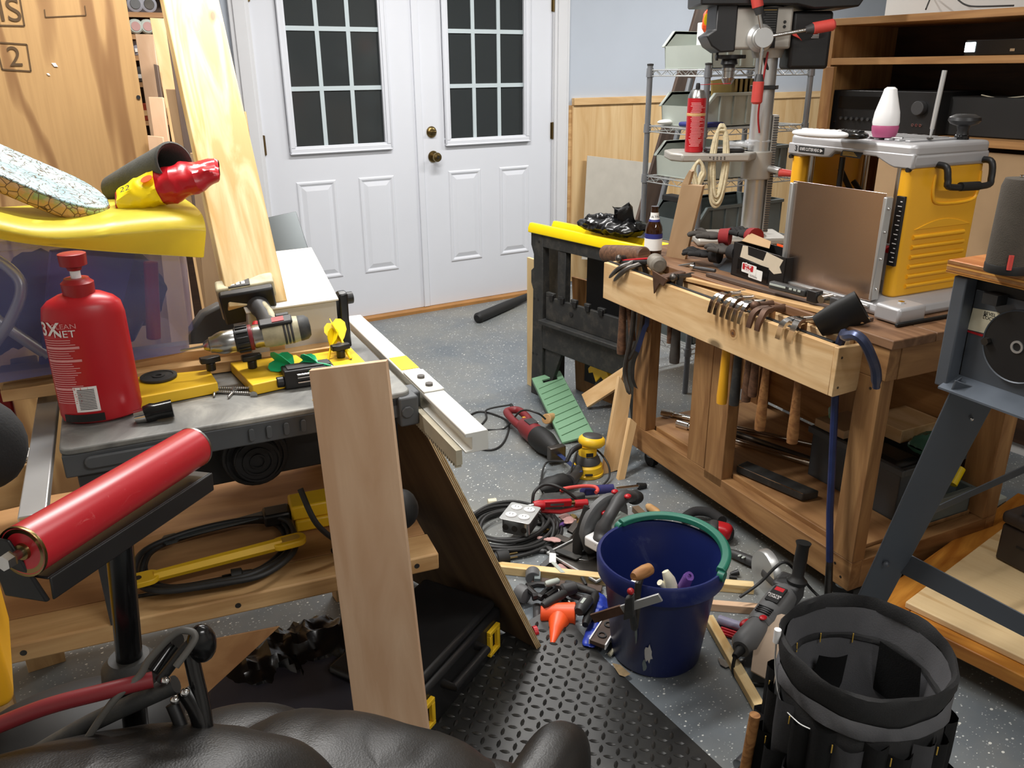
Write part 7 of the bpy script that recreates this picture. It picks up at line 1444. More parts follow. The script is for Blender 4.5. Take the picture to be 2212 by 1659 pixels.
# blue bucket
bk = Z(1415, 1404, 0); HB = Yp(1430, 1192, bk.y).z; TBk = T3(*bk)
o = bkt = T('blue_bucket', 'big dark blue plastic bucket with paint splashes and a teal handle', 'bucket', tuple(bk))
MB().lathe([(.001, .001), (.107, .001), (.113, .008), (.140, HB-.062), (.143, HB-.058), (.145, HB-.056), (.158, HB-.05), (.161, HB-.006), (.157, HB), (.151, HB-.002), (.145, HB-.02), (.138, HB-.07), (.107, .012), (.001, .010)], TBk, 56).obj('shell', 'bucket_blue', o)
a0, a1 = math.atan2(RT.y, RT.x)-.65, math.atan2(RT.y, RT.x)+2.15
hp = [TBk @ V((.155*math.cos(a0+(a1-a0)*k/30), .155*math.sin(a0+(a1-a0)*k/30), HB+.006+.012*math.sin(PI*k/30))) for k in range(31)]
a = MB(); rows = []
for p in hp:
    n_ = (V((p.x, p.y, 0))-bk).normalized(); rows.append([a.bm.verts.new(p + n_*e + V((0, 0, f))) for e, f in ((-.012, -.006), (.010, -.010), (.013, .004), (.006, .010), (-.010, .008))])
for A, B in zip(rows, rows[1:]):
    for k in range(5): a.bm.faces.new((A[k], A[(k+1) % 5], B[(k+1) % 5], B[k]))
a.bm.faces.new(rows[0]); a.bm.faces.new(rows[-1]); a.obj('carry_handle', 'teal_green', o, bev=.002)
for p in (hp[0], hp[-1]):
    n_ = (V((p.x, p.y, 0))-bk).normalized(); MB().cyl(p - n_*.004 + V((0, 0, -.012)), p + n_*.012 + V((0, 0, -.012)), .013, seg=18).obj('handle_pivot', 'teal_green', o)
vd = math.atan2(-bk.y, -bk.x)
def splash(th, z, w_, h_, m, s=9):
    r2 = random.Random(s); a = MB(); pr = []
    for k in range(14):
        t_ = 2*PI*k/14; pr.append((w_*math.cos(t_)*r2.uniform(.5, 1.1), h_*math.sin(t_)*r2.uniform(.5, 1.1)))
    rr_ = lambda zz: .113+.027*(zz-.008)/(HB-.07)+.0012
    vs = [TBk @ V((rr_(z+v)*math.cos(th+u/.13), rr_(z+v)*math.sin(th+u/.13), z+v)) for u, v in pr]; a._f(vs, [tuple(range(14))]); a.obj('paint_splash', m, bkt, smooth=False)
splash(vd-.12, .08, .012, .035, 'board_side', 3); splash(vd-.38, .13, .004, .045, 'tote_dark', 5); splash(vd-.2, .04, .007, .022, 'tote_dark', 6)
# tools in the bucket
def inb(x, y, z): p = PL(x, y, V((0, 0, z)), V((0, 0, 1))); return p
o = tube_thing('cream_handle_tool', 'cream coloured tool handle standing in the blue bucket', 'tool', [('handle', [inb(1452, 1290, HB-.13), inb(1446, 1252, HB-.065), inb(1437, 1234, HB-.045)], [.024, .015, .009], 'cream')], 'tools in the blue bucket')
MB().tube([inb(1450, 1280, HB-.11), inb(1425, 1258, HB-.07)], [.012, .008], 10).obj('side_grip', 'cream', o)
o = tube_thing('purple_grip_tool', 'purple handled tool with a round eye in the blue bucket', 'tool', [('handle', [inb(1470, 1285, HB-.12), inb(1480, 1260, HB-.07), inb(1487, 1246, HB-.05)], [.017, .014, .013], 'purple')], 'tools in the blue bucket')
p = inb(1487, 1246, HB-.05); MB().lathe([(.006, 0), (.012, 0), (.012, .006), (.006, .006), (.006, 0)], frame(p, (1, 0, 0), EYE-p), 18, cap=False).obj('eye', 'purple', o)
o = tag(MB().ball(TBk @ V((.125*math.cos(vd-.5), .125*math.sin(vd-.5), HB-.03)), .012).obj('white_bulb', 'white_plastic'), 'small white round bulb just inside the bucket rim', 'bulb')
# F clamp hung on the rim
cl = T('bar_clamp', 'steel bar clamp with a wooden handle gripping the blue bucket rim', 'clamp', tuple(bk + V((0, 0, .2))))
r_ = lambda th, rad, z: TBk @ V((rad*math.cos(vd+th), rad*math.sin(vd+th), z))
sl = r_(-.28, .185, HB-.10); MB().tube([r_(-.28, .135, HB+.022), r_(-.28, .172, HB+.012), r_(-.28, .178, HB-.03), sl], [.006, .0085, .0085, .009], 8).obj('arm', 'steel_dark', cl)
MB().tube([r_(-.30, .165, HB-.02), r_(-.26, .150, HB+.022), r_(-.20, .130, HB+.040)], .0045, 10).obj('screw', 'steel_dark', cl)
w0, w1 = D(1368, 1246, 1.86), D(1403, 1229, 1.90); MB().tube([w0, w0+(w1-w0)*.2, w0+(w1-w0)*.7, w1, w1+(w1-w0)*.06], [.009, .0135, .0155, .014, .007], 18).obj('handle', 'handle_wood', cl)
b0_, b1_ = D(1280, 1336, 1.86), D(1427, 1290, 1.77); BMx = frame(b0_, b1_-b0_, (0, 0, 1)); Lb = (b1_-b0_).length
MB().box(0, Lb, -.003, .003, -.0095, .0095, BMx).obj('bar', 'aluminium', cl, bev=.001); MB().box(0, Lb*.45, -.0034, .0034, -.011, .011, BMx).obj('bar_end', 'rusty_steel', cl, bev=.001)
sc = b0_ + (b1_-b0_)*.56; MB().hexa([sc + BMx.col[0].xyz*x + V((0, 0, z)) + BMx.col[1].xyz*y for x, y, z in ((-.014, -.008, -.028), (.014, -.008, -.028), (.014, .008, -.028), (-.014, .008, -.028), (-.012, -.008, .03), (.010, -.008, .03), (.010, .008, .03), (-.012, .008, .03))]).obj('slide', 'black_dusty', cl, bev=.003)
MB().tube([sc+V((0, 0, .02)), sl, r_(-.28, .165, HB-.03)], [.008, .009, .008], 8).obj('slide_arm', 'black_dusty', cl); MB().ball(sc+V((0, 0, .04)), .008).obj('swivel', 'red_dark', cl)
# orbital sander
sp_ = fl(1268, 1022); MS = T3(*sp_); o = T('orbital_sander', 'yellow and black orbital sander with a dark dust bag', 'sander', tuple(sp_))
MB().lathe([(.001, .001), (.060, .001), (.062, .004), (.062, .012), (.056, .016), (.058, .018), (.056, .04), (.048, .048)], MS, 32).obj('skirt', 'tool_yellow', o); MB().lathe([(.048, .048), (.050, .052), (.045, .066), (.036, .078), (.034, .08)], MS, 32, cap=False).obj('boot', 'grey_dark', o)
MB().lathe([(.034, .078), (.034, .10), (.030, .112), (.034, .118)], MS, 28).obj('neck', 'tool_yellow', o)
MB().lathe([(.02, .110), (.040, .114), (.048, .125), (.046, .14), (.036, .15), (.02, .152)], MS @ T3(0, 0, 0) @ R3(8, 'Y'), 28, sx=1.1).obj('palm_grip', 'tool_yellow', o, smooth=60); MB().lathe([(.041, .1435), (.034, .152), (.02, .156), (.001, .157)], MS @ R3(8, 'Y'), 28, sx=1.1).obj('rubber_pad', 'grey_dark', o)
MB().box(-.014, .014, -.0645, -.058, .020, .026, MS @ R3(-30, 'Z')).obj('dust_slot', 'saw_dark', o); MB().box(-.012, .014, -.037, -.033, .084, .098, MS @ R3(-25, 'Z')).obj('maker_plate', 'black_plastic', o)
n0 = sp_ + V((-.045, -.01, .03)); pillow(9, 14, .07, .036, .03, frame(fl(1200, 1045, .035), V((1, .02, .0))), .004).obj('dust_bag', 'black_rubber', o, smooth=70)
MB().tube([n0, fl(1228, 1040, .035)], [.022, .026], 16).obj('dust_port', 'grey_dark', o)
pc_ = sp_ + V((-.045, -.012, .128)); MB().tube(spline([pc_, pc_+V((-.05, -.02, .0)), pc_+V((-.08, -.03, -.03))], 4), [.010]*5+[.007]*4, 12).obj('strain_relief', 'black_rubber', o)
MB().tube(spline([pc_+V((-.08, -.03, -.03)), fl(1180, 1000, .03), fl(1168, 1045, .01), fl(1172, 1062, .006)]), .0038).obj('cord', 'cord_black', o)
MB().tube(spline([fl(1212, 1062, .006), fl(1232, 1020, .06), fl(1250, 972, .08), fl(1285, 970, .09), fl(1312, 1000, .06), fl(1316, 1030, .02), fl(1300, 1050, .006)]), .0038).obj('cord', 'cord_black', o)
# reciprocating saw
A, B = fl(1098, 890, .045), fl(1200, 975, .045); RMx = frame(A, B-A); L = (B-A).length; q = lambda x, y, z=0: RMx @ V((x*L, y, z))
o = T('reciprocating_saw', 'maroon corded reciprocating saw with a black nose and yellow trigger', 'saw', (A.x, A.y, 0))
MB().tube([q(.36, 0), q(.45, 0), q(.6, 0), q(.68, 0)], [.034, .042, .042, .044], 20).obj('body', 'maroon', o); MB().tube([q(.65, 0), q(.8, 0), q(.93, 0), q(1.0, 0)], [.046, .048, .036, .030], 20).obj('nose_boot', 'black_rubber', o)
MB().tube(spline([q(.4, .022), q(.25, .045), q(.05, .05), q(-.02, .035), q(-.02, .0), q(.05, -.012), q(.22, -.02), q(.4, -.02)], 5), .0165, 14).obj('handle_loop', 'maroon', o)
MB().box(L*.22, L*.34, .018, .032, -.01, .012, RMx).obj('trigger', 'planer_yellow', o, bev=.003); MB().box(L*.44, L*.56, -.018, .022, .036, .0435, RMx).obj('maker_plate', 'grey_dark', o, bev=.002)
MB().box(L*1.0, L*1.07, -.038, .03, -.03, .03, RMx).obj('shoe', 'steel_dark', o, bev=.004); MB().box(L*1.05, L*1.45, -.009, .009, -.001, .001, RMx).obj('blade', 'blue_steel', o)
cp0 = q(-.03, .03); MB().tube([q(-.02, .028), q(-.16, .045)], [.011, .007], 10).obj('strain_relief', 'black_rubber', o)
MB().tube(spline([q(-.16, .045), fl(1052, 885, .02), fl(1050, 905, .005), fl(1022, 930, .005), fl(985, 925, .005), fl(1030, 890, .005), fl(1080, 900, .005), fl(1099, 918, .005), fl(1088, 955, .005), fl(1060, 972, .005), fl(1010, 962, .005), fl(992, 945, .005), fl(1040, 930, .005), fl(1090, 925, .005), fl(1125, 888, .09), fl(1160, 892, .1), fl(1178, 905, .06)], 6), .0042, 8).obj('cord', 'cord_black', o)
o = tag(MB().cyl(fl(1180, 905, .05), fl(1200, 902, .02), .022, seg=22).obj('wood_dowel', 'pine_amber', bev=.002), 'short thick wooden dowel end lying against the green plastic shelf', 'dowel')
# green plastic shelf board
G0, G1, G2, G3 = fl(1233, 968, .02), fl(1310, 972, .01), fl(1243, 834, .10), fl(1150, 816, .10)
G0, G1 = fl(1216, 955, .012), fl(1310, 985, .012); GM_ = frame(G0, G3-G0, (G1-G0).cross(G3-G0)); Lg = (G3-G0).length; Wg = (G1-G0).dot(GM_.col[1].xyz); 
if GM_.col[2].z < 0: GM_ = frame(G0, G3-G0, -(G1-G0).cross(G3-G0)); Wg = (G1-G0).dot(GM_.col[1].xyz)
o = T('green_shelf_board', 'ribbed pale green plastic shelf board with a hand slot propped on the floor', 'shelf board', (G0.x, G0.y, 0))
sg = 1 if Wg > 0 else -1; Wg = abs(Wg)
def gb(x0, x1, y0, y1, z0, z1): ys = sorted((sg*y0, sg*y1)); return (x0, x1, ys[0], ys[1], z0, z1, GM_)
a = MB(); a.box(*gb(0, Lg*.88, 0, Wg, -.012, 0)).box(*gb(Lg*.88, Lg*.93, 0, Wg*.28, -.012, 0)).box(*gb(Lg*.88, Lg*.93, Wg*.78, Wg, -.012, 0)).box(*gb(Lg*.93, Lg, 0, Wg, -.012, 0)); a.box(*gb(0, Lg, -.004, .004, -.03, 0)); a.obj('panel', 'board_green', o, bev=.003)
for k in range(9):
    x = Lg*(.08+.09*k); MB().hexa([GM_ @ V(p) for p in ((x, sg*.006, .0005), (x+.004, sg*.006, .0005), (x+.034, sg*(Wg-.006), .0005), (x+.03, sg*(Wg-.006), .0005), (x, sg*.006, .004), (x+.004, sg*.006, .004), (x+.034, sg*(Wg-.006), .004), (x+.03, sg*(Wg-.006), .004))]).obj('rib', 'board_green', o, bev=.001)
# pale stakes leaning on the bench
def stake(lab, a, b, w_, t, m='pine_bright', g='pale sticks by the workbench', wd=None): o = board('wood_stake', a, b, wd or BB, w_, t, MATS[m]); tag(o, lab, 'stick', g); return o
P_ = lambda x, y, n: PL(x, y, Bn(n, 0, 0), BN)
for lab_, q_, dd, m_ in (('wide pale board leaning upright against the bench end post', [(1301, 1026), (1340, 1014), (1364, 853), (1338, 812)], (3.09, 3.11, 3.12, 3.1), 'pine_rack'), ('pale diagonal brace joined to the leaning board', [(1256, 852), (1268, 880), (1336, 836), (1350, 790)], (3.3, 3.28, 3.14, 3.14), 'pine_rack'), ('thin pale stick standing right beside the leaning board', [(1334, 1047), (1347, 1050), (1376, 915), (1362, 903)], (3.04, 3.05, 3.06, 3.05), 'pine_rack')):
    q_ = [D(x, y, e_) for (x, y), e_ in zip(q_, dd)]; tag(slabo('wood_stake', q_, -.02, m_), lab_, 'stick', 'pale sticks by the workbench')
stake('long pale square stick lying before the saw pile and under the bucket', fl(1076, 1226, .014), fl(1312, 1252, .014), .028, .027, wd=V((0, 1, 0)))
stake('short end of pale stick with a square cut right of the bucket', fl(1535, 1262, .014), fl(1628, 1270, .014), .028, .027, wd=V((0, 1, 0)))
stake('pinkish stick pointing at the grinder from the bucket', fl(1530, 1307, .012), fl(1640, 1316, .012), .022, .024, 'pink_ply', wd=V((0, 1, 0)))
stake('long pale stick running diagonally from the bucket to the tool bag', fl(1530, 1335, .012), fl(1655, 1555, .012), .026, .02, wd=V((1, 0, 0)))
stake('grey weathered stick behind the circular saw', fl(1372, 1098, .01), fl(1400, 1125, .01), .025, .02, 'ply_grey', wd=V((1, 0, 0)))
stake('long tan block under the scraps in front of the saw', fl(1150, 1255, .008), fl(1300, 1275, .008), .03, .014, 'dark_board', wd=V((0, 1, 0)))
# dark bat by the door
a0_, a1_ = Z(1030, 688, .03), Z(1150, 636, .03); d_ = a1_-a0_
o = tube_thing('foam_bat', 'long black rounded bat lying on the floor near the door threshold', 'bat', [('barrel', [a0_, a0_+d_*.02, a0_+d_*.5, a0_+d_*.9, a0_+d_*1.2], [.02, .032, .03, .022, .018], 'black_rubber', 20)])
# extension cord coil with outlet box and plug
cx_ = fl(1105, 1150); o = T('extension_lead', 'thick black extension cord coiled on the floor with a steel four outlet box', 'cord', tuple(cx_)); rr = random.Random(12)
for k in range(9):
    e = 1-.045*k+rr.uniform(-.03, .03); h = .008+.007*(k % 5); c = fl(1100+rr.uniform(-8, 8), 1150+rr.uniform(-6, 6))
    MB().tube(spline([c + V((.175*e*math.cos(t_), .15*e*math.sin(t_), h+.004*math.sin(3*t_+k))) for t_ in [2*PI*j/12 for j in range(12)]], 5, True), .0062, 9, closed=True).obj('cord_loop', 'cord_black', o)
MB().tube(spline([fl(1165, 1105, .03), fl(1195, 1130, .04), fl(1190, 1165, .02), fl(1165, 1185, .01), fl(1205, 1195, .01), fl(1232, 1198, .02)]), .0062).obj('cord_end', 'cord_black', o)
b0_ = [fl(x, y, .095) for x, y in ((1080, 1122), (1147, 1135), (1166, 1092), (1102, 1085))]; cq = sum(b0_, V())/4
Mo = frame(cq, b0_[1]-b0_[0], (0, 0, 1)); W2 = (b0_[1]-b0_[0]).length/2; H2 = abs((b0_[3]-b0_[0]).dot(Mo.col[1].xyz))/2
ob = MB().prism(rrect(-W2+.006, W2-.006, -H2+.006, H2-.006, .014), -.052, -.002, Mo).obj('outlet_box', 'steel', o, bev=.002); MB().prism(rrect(-W2, W2, -H2, H2, .008), -.002, .001, Mo).obj('cover_plate', 'aluminium', o, bev=.001)
for sx in (-1, 1):
    for sy in (-1, 1):
        f_ = MB().lathe([(.001, .001), (.018, .001), (.018, .005), (.001, .005)], Mo @ T3(sx*W2*.42, sy*H2*.44, 0), 22, sy=.85).obj('socket', 'white_plastic', o)
        for dx in (-.005, .005): MB().box(dx-.0008, dx+.0008, -.001, .007, .005, .0056, Mo @ T3(sx*W2*.42, sy*H2*.44, 0)).obj('slot', 'ink_black', f_)
for k in range(3): MB().cyl(Mo @ V((-W2*.6+W2*.6*k, -H2+.0055, -.03)), Mo @ V((-W2*.6+W2*.6*k, -H2+.0045, -.03)), .010, seg=18).obj('knockout', 'steel_dark', ob)
pa, pb_ = fl(1066, 1208, .026), fl(1098, 1202, .026); d_ = pb_-pa; pg = MB().tube([pa, pa+d_*.2, pa+d_*.25, pa+d_*.75, pb_, pb_+d_*.02], [.018, .020, .024, .0245, .023, .019], 20).obj('plug', 'black_rubber', o)
for dz in (-.007, .008): MB().box(0, .03, -.003, .003, -.0008, .0008, frame(pb_+V((0, 0, dz)), d_)).obj('prong', 'brass', pg)
# adaptor head, red caulking gun, clamp with red loop, navy brush
o = tube_thing('socket_adaptor', 'small cream plastic fitting on a thin steel rod beside the cord coil', 'fitting', [('rod', [fl(1065, 1085, .01), fl(1110, 1083, .02)], .004, 'steel'), ('head', [fl(1054, 1086, .014), fl(1072, 1084, .014)], .014, 'cream', 8)])
a_, b_ = fl(1152, 1092, .075), fl(1268, 1086, .06); M = frame(a_, b_-a_); L = (b_-a_).length
o = T('caulking_gun', 'bright red metal gun shaped tool with grey jaw next to the outlet box', 'gun', (a_.x, a_.y, 0))
MB().tube([M @ V((x*L, 0, 0)) for x in (-.12, -.02, .0)], [.003, .007, .009], 10).obj('nozzle', 'steel', o); MB().tube([M @ V((x*L, 0, 0)) for x in (0, .1, .2)], [.014, .018, .016], 14).obj('jaw', 'red_plastic', o)
MB().box(L*.18, L*.7, -.009, .009, -.006, .016, M).obj('frame_bar', 'red_plastic', o, bev=.003); MB().box(L*.3, L*.55, -.0095, -.008, .0, .008, M).obj('slot', 'steel', o); MB().tube([M @ V((L*.66, 0, .004)), M @ V((L*.76, 0, .004))], .008).obj('pin', 'brass', o)
MB().tube([M @ V((L*.76, 0, 0)), M @ V((L*1.0, 0, 0)), M @ V((L*1.02, 0, 0))], [.012, .013, .008], 14).obj('grip', 'red_plastic', o); MB().tube([M @ V((L*.15, -.004, -.02)), M @ V((L*.5, -.006, -.026)), M @ V((L*.95, -.004, -.012))], [.006, .008, .006], 8).obj('lower_handle', 'red_dark', o)
a_ = fl(1190, 1078, .035); M = frame(a_, fl(1290, 1070, .035)-a_); L = .17
o = T('folding_knife_saw', 'black folding tool with a bright red looped grip behind the red gun', 'tool', (a_.x, a_.y, 0)); MB().prism([(-.05, -.02), (.06, -.024), (.12, -.008), (.12, .01), (.05, .026), (-.02, .026)], -.012, .012, M).obj('body', 'black_dusty', o, bev=.004)
MB().tube(spline([M @ V(p) for p in ((.04, .012, .02), (.05, .022, .024), (.12, .03, .024), (.16, .022, .022), (.165, .0, .02), (.155, -.012, .018))], 5), .0065, 10).obj('loop_grip', 'red_grip', o)
MB().tube(spline([fl(1150, 1090, .07), fl(1155, 1062, .11), fl(1180, 1046, .12), fl(1215, 1056, .11), fl(1250, 1082, .06)]), .0055).obj('cord_arch', 'cord_black', o) 
o = tube_thing('dusting_brush', 'navy blue handled tool with a chrome shank and black tip on the floor', 'tool', [('handle', [fl(1258, 1062, .02), fl(1265, 1060, .03), fl(1325, 1055, .03)], [.012, .018, .016], 'navy_cloth', 14), ('shank', [fl(1330, 1056, .02), fl(1382, 1050, .012)], .007, 'chrome'), ('tip', [fl(1378, 1051, .01), fl(1395, 1049, .008)], [.014, .010], 'black_rubber')])
# circular saw
Sb = [fl(1208, 1178, .035), fl(1268, 1222, .02), fl(1330, 1250, .02), fl(1262, 1122, .04)]
c0 = fl(1235, 1195, .02); ux = (fl(1310, 1238, .02)-c0).normalized(); vx = V((-ux.y, ux.x, 0));  vx = vx if vx.y > 0 else -vx
CS = Matrix(((ux.x, vx.x, 0, c0.x), (ux.y, vx.y, 0, c0.y), (0, 0, 1, c0.z), (0, 0, 0, 1)))
o = T('circular_saw', 'cordless circular saw with grey blade guard, dark grip and silver gear housing', 'saw', tuple(c0))
a = MB(); a.box(-.05, .16, -.06, .25, -.004, .0, CS).obj('shoe_plate', 'steel_dark', o, bev=.002); MB().ring(-.05, .16, -.25, .06, .005, 0, .006, CS @ R3(90, 'X')).obj('shoe_rim', 'aluminium', o) 
BG = CS @ T3(.03, .11, .07); BG = BG @ Matrix.Diagonal((1, 1.15, 1.15, 1)); MB().lathe([(.001, -.014), (.082, -.014), (.09, -.008), (.09, .008), (.082, .014), (.001, .014)], BG @ R3(90, 'Y'), 40).obj('blade_guard', 'grey_tool', o)
MB().lathe([(.001, -.013), (.078, -.013), (.078, -.011)], BG @ R3(90, 'Y') @ T3(0, 0, 0), 40).obj('lower_guard', 'black_dusty', o); MB().tube([BG @ V((-.015, -.05, .07)), BG @ V((-.015, -.085, -.02)), BG @ V((-.012, -.09, -.06))], [.014, .018, .016], 12).obj('dust_chute', 'black_rubber', o)
MB().box(.045, .12, .06, .16, .03, .115, CS).obj('gear_housing', 'tote_grey', o, bev=.012, seg=3); MB().box(.05, .125, .0, .07, .05, .085, CS).obj('battery_mount', 'white_plastic', o, bev=.006)
h0_, h1_, h2_, h3_ = D(1297, 1150, 2.55), D(1318, 1112, 2.52), D(1342, 1072, 2.5), D(1366, 1068, 2.5)
h0_, h1_, h2_, h3_ = fl(1300, 1150, .115), fl(1318, 1112, .165), fl(1345, 1074, .19), fl(1372, 1075, .165)
MB().tube(spline([h0_+V((-.01, -.02, -.03)), h0_, h1_, h2_, h3_], 5), [.03]*4+[.024]*4+[.019]*5+[.022]*4+[.018]*4, 16).obj('main_grip', 'grey_dark', o); MB().ball(h3_, .024, (1.2, 1, .9)).obj('front_knob', 'black_rubber', o)
for p in (fl(1306, 1108, .15), fl(1356, 1072, .205), fl(1328, 1062, .19)): MB().ball(p, .010, (1.2, 1, .7)).obj('red_button', 'red_plastic', o)
MB().cyl(fl(1283, 1175, .06), fl(1300, 1186, .05), .016).obj('motor_cap', 'cream', o)
# file handle, black pouch with red panel, clamp grips
o = tube_thing('bench_file', 'small pale wooden file handle with a steel ferrule lying on the floor', 'handle', [('handle', [fl(1398, 1092, .014), fl(1402, 1095, .014), fl(1418, 1106, .014), fl(1423, 1110, .014)], [.008, .013, .014, .010], 'pine_amber', 14), ('ferrule', [fl(1423, 1110, .014), fl(1430, 1115, .012)], [.010, .008], 'steel')])
o = T('tape_pouch', 'black padded pouch with a rounded red panel behind the bucket', 'pouch', tuple(fl(1540, 1150))); c = fl(1548, 1148, .03)
blob(MB(), c, .055, .035, .03, -50, 2.6).obj('body', 'fabric_black', o); MB().tube(spline([fl(1475, 1122, .02), fl(1500, 1105, .03), fl(1535, 1108, .035), fl(1560, 1125, .05)], 5), .016, 12).obj('strap', 'fabric_black', o)
blob(MB(), c + V((.006, -.014, .008)), .035, .028, .026, -60, 3).obj('red_panel', 'red_plastic', o); blob(MB(), c + V((-.015, .0, .012)), .018, .032, .027, -50, 3).obj('grey_panel', 'grey_dark', o)
o = tube_thing('clamp_grip', 'dark grey clamp handle with pale inlays between bucket and grinder', 'clamp', [('grip', [fl(1575, 1192, .02), fl(1590, 1198, .02), fl(1622, 1212, .02), fl(1632, 1218, .018)], [.010, .014, .016, .012], 'grey_dark', 14)])
for t_ in (.25, .5): p = fl(1590+32*t_, 1196+16*t_, .034); MB().ball(p, .004, (2, 1, .6)).obj('inlay', 'tote_grey', o)
o = tag(MB().cyl(fl(1632, 1215, .006), fl(1652, 1240, .006), .006).obj('purple_pencil', 'purple'), 'purple crayon stub beside the grinder disc', 'crayon')
o = tube_thing('black_clip', 'small black spring clip on the floor near the bucket handle', 'clip', [('jaw', [fl(1578, 1240, .01), fl(1595, 1236, .014)], [.005, .010], 'black_plastic'), ('jaw', [fl(1575, 1246, .01), fl(1592, 1248, .01)], .006, 'black_plastic')])
# angle grinder
ga, gb_ = fl(1602, 1400, .05), fl(1696, 1282, .06); M = frame(ga, gb_-ga); L = (gb_-ga).length; q = lambda x, y=0, z=0: M @ V((x*L, y, z))
o = T('angle_grinder', 'grey angle grinder with black side handle and worn disc guard', 'grinder', (ga.x, ga.y, 0))
MB().tube([q(-.02), q(.05), q(.3), q(.38)], [.022, .034, .033, .030], 20).obj('tail', 'grey_tool', o); MB().tube([q(.36), q(.45), q(.9), q(1.0)], [.032, .037, .039, .034], 22).obj('motor_body', 'grey_tool', o)
MB().box(L*.95, L*1.2, -.036, .036, -.03, .034, M).obj('gear_head', 'grey_dark', o, bev=.01, seg=3)
for k in range(4): MB().box(L*(.42+.03*k), L*(.43+.03*k), -.02, .02, .034, .0385, M).obj('vent', 'saw_dark', o)
MB().box(L*.62, L*.88, -.018, .018, .036, .0415, M).obj('badge', 'ink_black', o, bev=.002); MB().box(L*.8, L*.86, -.012, .012, .0415, .0422, M).obj('badge_red', 'ink_red', o)
lettering('PORTER\nCABLE', .010, lambda u, v: M @ V((L*.7+v, -u, .0422)), 'ink_white', o)
MB().ball(q(.30, .028, .01), .013, (1.6, .8, .8), None).obj('red_switch', 'red_plastic', o); MB().ball(q(.36, -.01, .036), .009, (1.3, 1, .5)).obj('red_switch', 'red_plastic', o)
dc_ = fl(1655, 1236, .055); MD = frame(dc_, V((.95, -.3, 0)), (0, 0, 1)) @ R3(90, 'Y')
MB().lathe([(.001, -.012), (.062, -.012), (.066, -.006), (.067, .012), (.064, .012), (.062, .0), (.001, .0)], MD, 40).obj('disc_guard', 'aluminium', o); MB().tube([dc_, q(1.08, 0, .0)], [.018, .026], 14).obj('spindle', 'grey_dark', o)
hb0 = q(1.08, -.02, .03); hb1 = D(1736, 1172, (hb0-EYE).dot(FW)-.03); d_ = hb1-hb0
MB().tube([hb0, hb0+d_*.08, hb0+d_*.14, hb0+d_*.2, hb0+d_*.6, hb0+d_*.9, hb0+d_*1.0], [.026, .028, .02, .016, .0175, .0165, .021], 20).obj('side_handle', 'black_rubber', o)
MB().tube([ga-(gb_-ga)*.02, ga-(gb_-ga)*.14], [.013, .008], 12).obj('strain_relief', 'black_rubber', o)
MB().tube(spline([ga-(gb_-ga)*.14, fl(1585, 1455, .006), fl(1620, 1475, .006), fl(1660, 1480, .006)]), .0045).obj('cord', 'cord_black', o)
MB().tube(spline([fl(1598, 1290, .05), fl(1640, 1260, .08), fl(1690, 1215, .14), fl(1720, 1235, .1), fl(1750, 1270, .03), fl(1770, 1290, .01)]), .0042).obj('cord', 'cord_black', o)
# leather scrap, pipes, cutter wheel
cc_ = [(1622, 1448), (1684, 1482), (1700, 1440), (1712, 1332), (1688, 1326), (1650, 1338), (1632, 1366)]; pz = [fl(x, y, .03+.05*(1482-y)/160) for x, y in cc_]; a = MB(); a._f(pz + [p - V((0, 0, .003)) for p in pz], [tuple(range(7)), tuple(range(7, 14))[::-1]] + [(i, (i+1) % 7, 7+(i+1) % 7, 7+i) for i in range(7)])
o = tag(a.obj('leather_scrap', 'canvas_tan', smooth=False), 'stiff tan leather scrap propped beside the tool bag', 'scrap')
o = tag(MB().cyl(fl(1552, 1338, .014), fl(1612, 1358, .014), .013).obj('plastic_pipe', mat('pipe_lilac', (150, 148, 172), .35)), 'pale lilac plastic pipe under the grinder body', 'pipe')
for k in range(3): o = tag(MB().cyl(fl(1558, 1356+k*6, .006), fl(1606, 1372+k*6, .006), .004).obj('red_pencil', 'red_plastic'), ['red carpenter pencil touching the lilac pipe', 'middle one of three red pencils under the lilac pipe', 'red pencil farthest from the lilac pipe, nearest the diagonal stick'][k], 'pencil', 'red carpenter pencils beside the lilac pipe')
o = tag(MB().cyl(fl(1596, 1655, .016), fl(1655, 1598, .016), .015).obj('grey_pipe', 'tube_grey'), 'grey metal pipe on the floor left of the tool bag', 'pipe')
o = T('hole_saw', 'serrated grey blade with a red edge near the grinder cord', 'blade', tuple(fl(1575, 1435))); a = MB()
pts = [fl(1550, 1422, .004), fl(1575, 1428, .004), fl(1605, 1430, .004), fl(1606, 1444, .004), fl(1590, 1440, .004), fl(1583, 1445, .004), fl(1575, 1440, .004), fl(1568, 1443, .004), fl(1556, 1436, .004)]; a._f(pts + [p+V((0, 0, .0015)) for p in pts], [tuple(range(9))[::-1], tuple(range(9, 18))] + [(i, (i+1) % 9, 9+(i+1) % 9, 9+i) for i in range(9)]); a.obj('blade', 'steel', o, smooth=False)
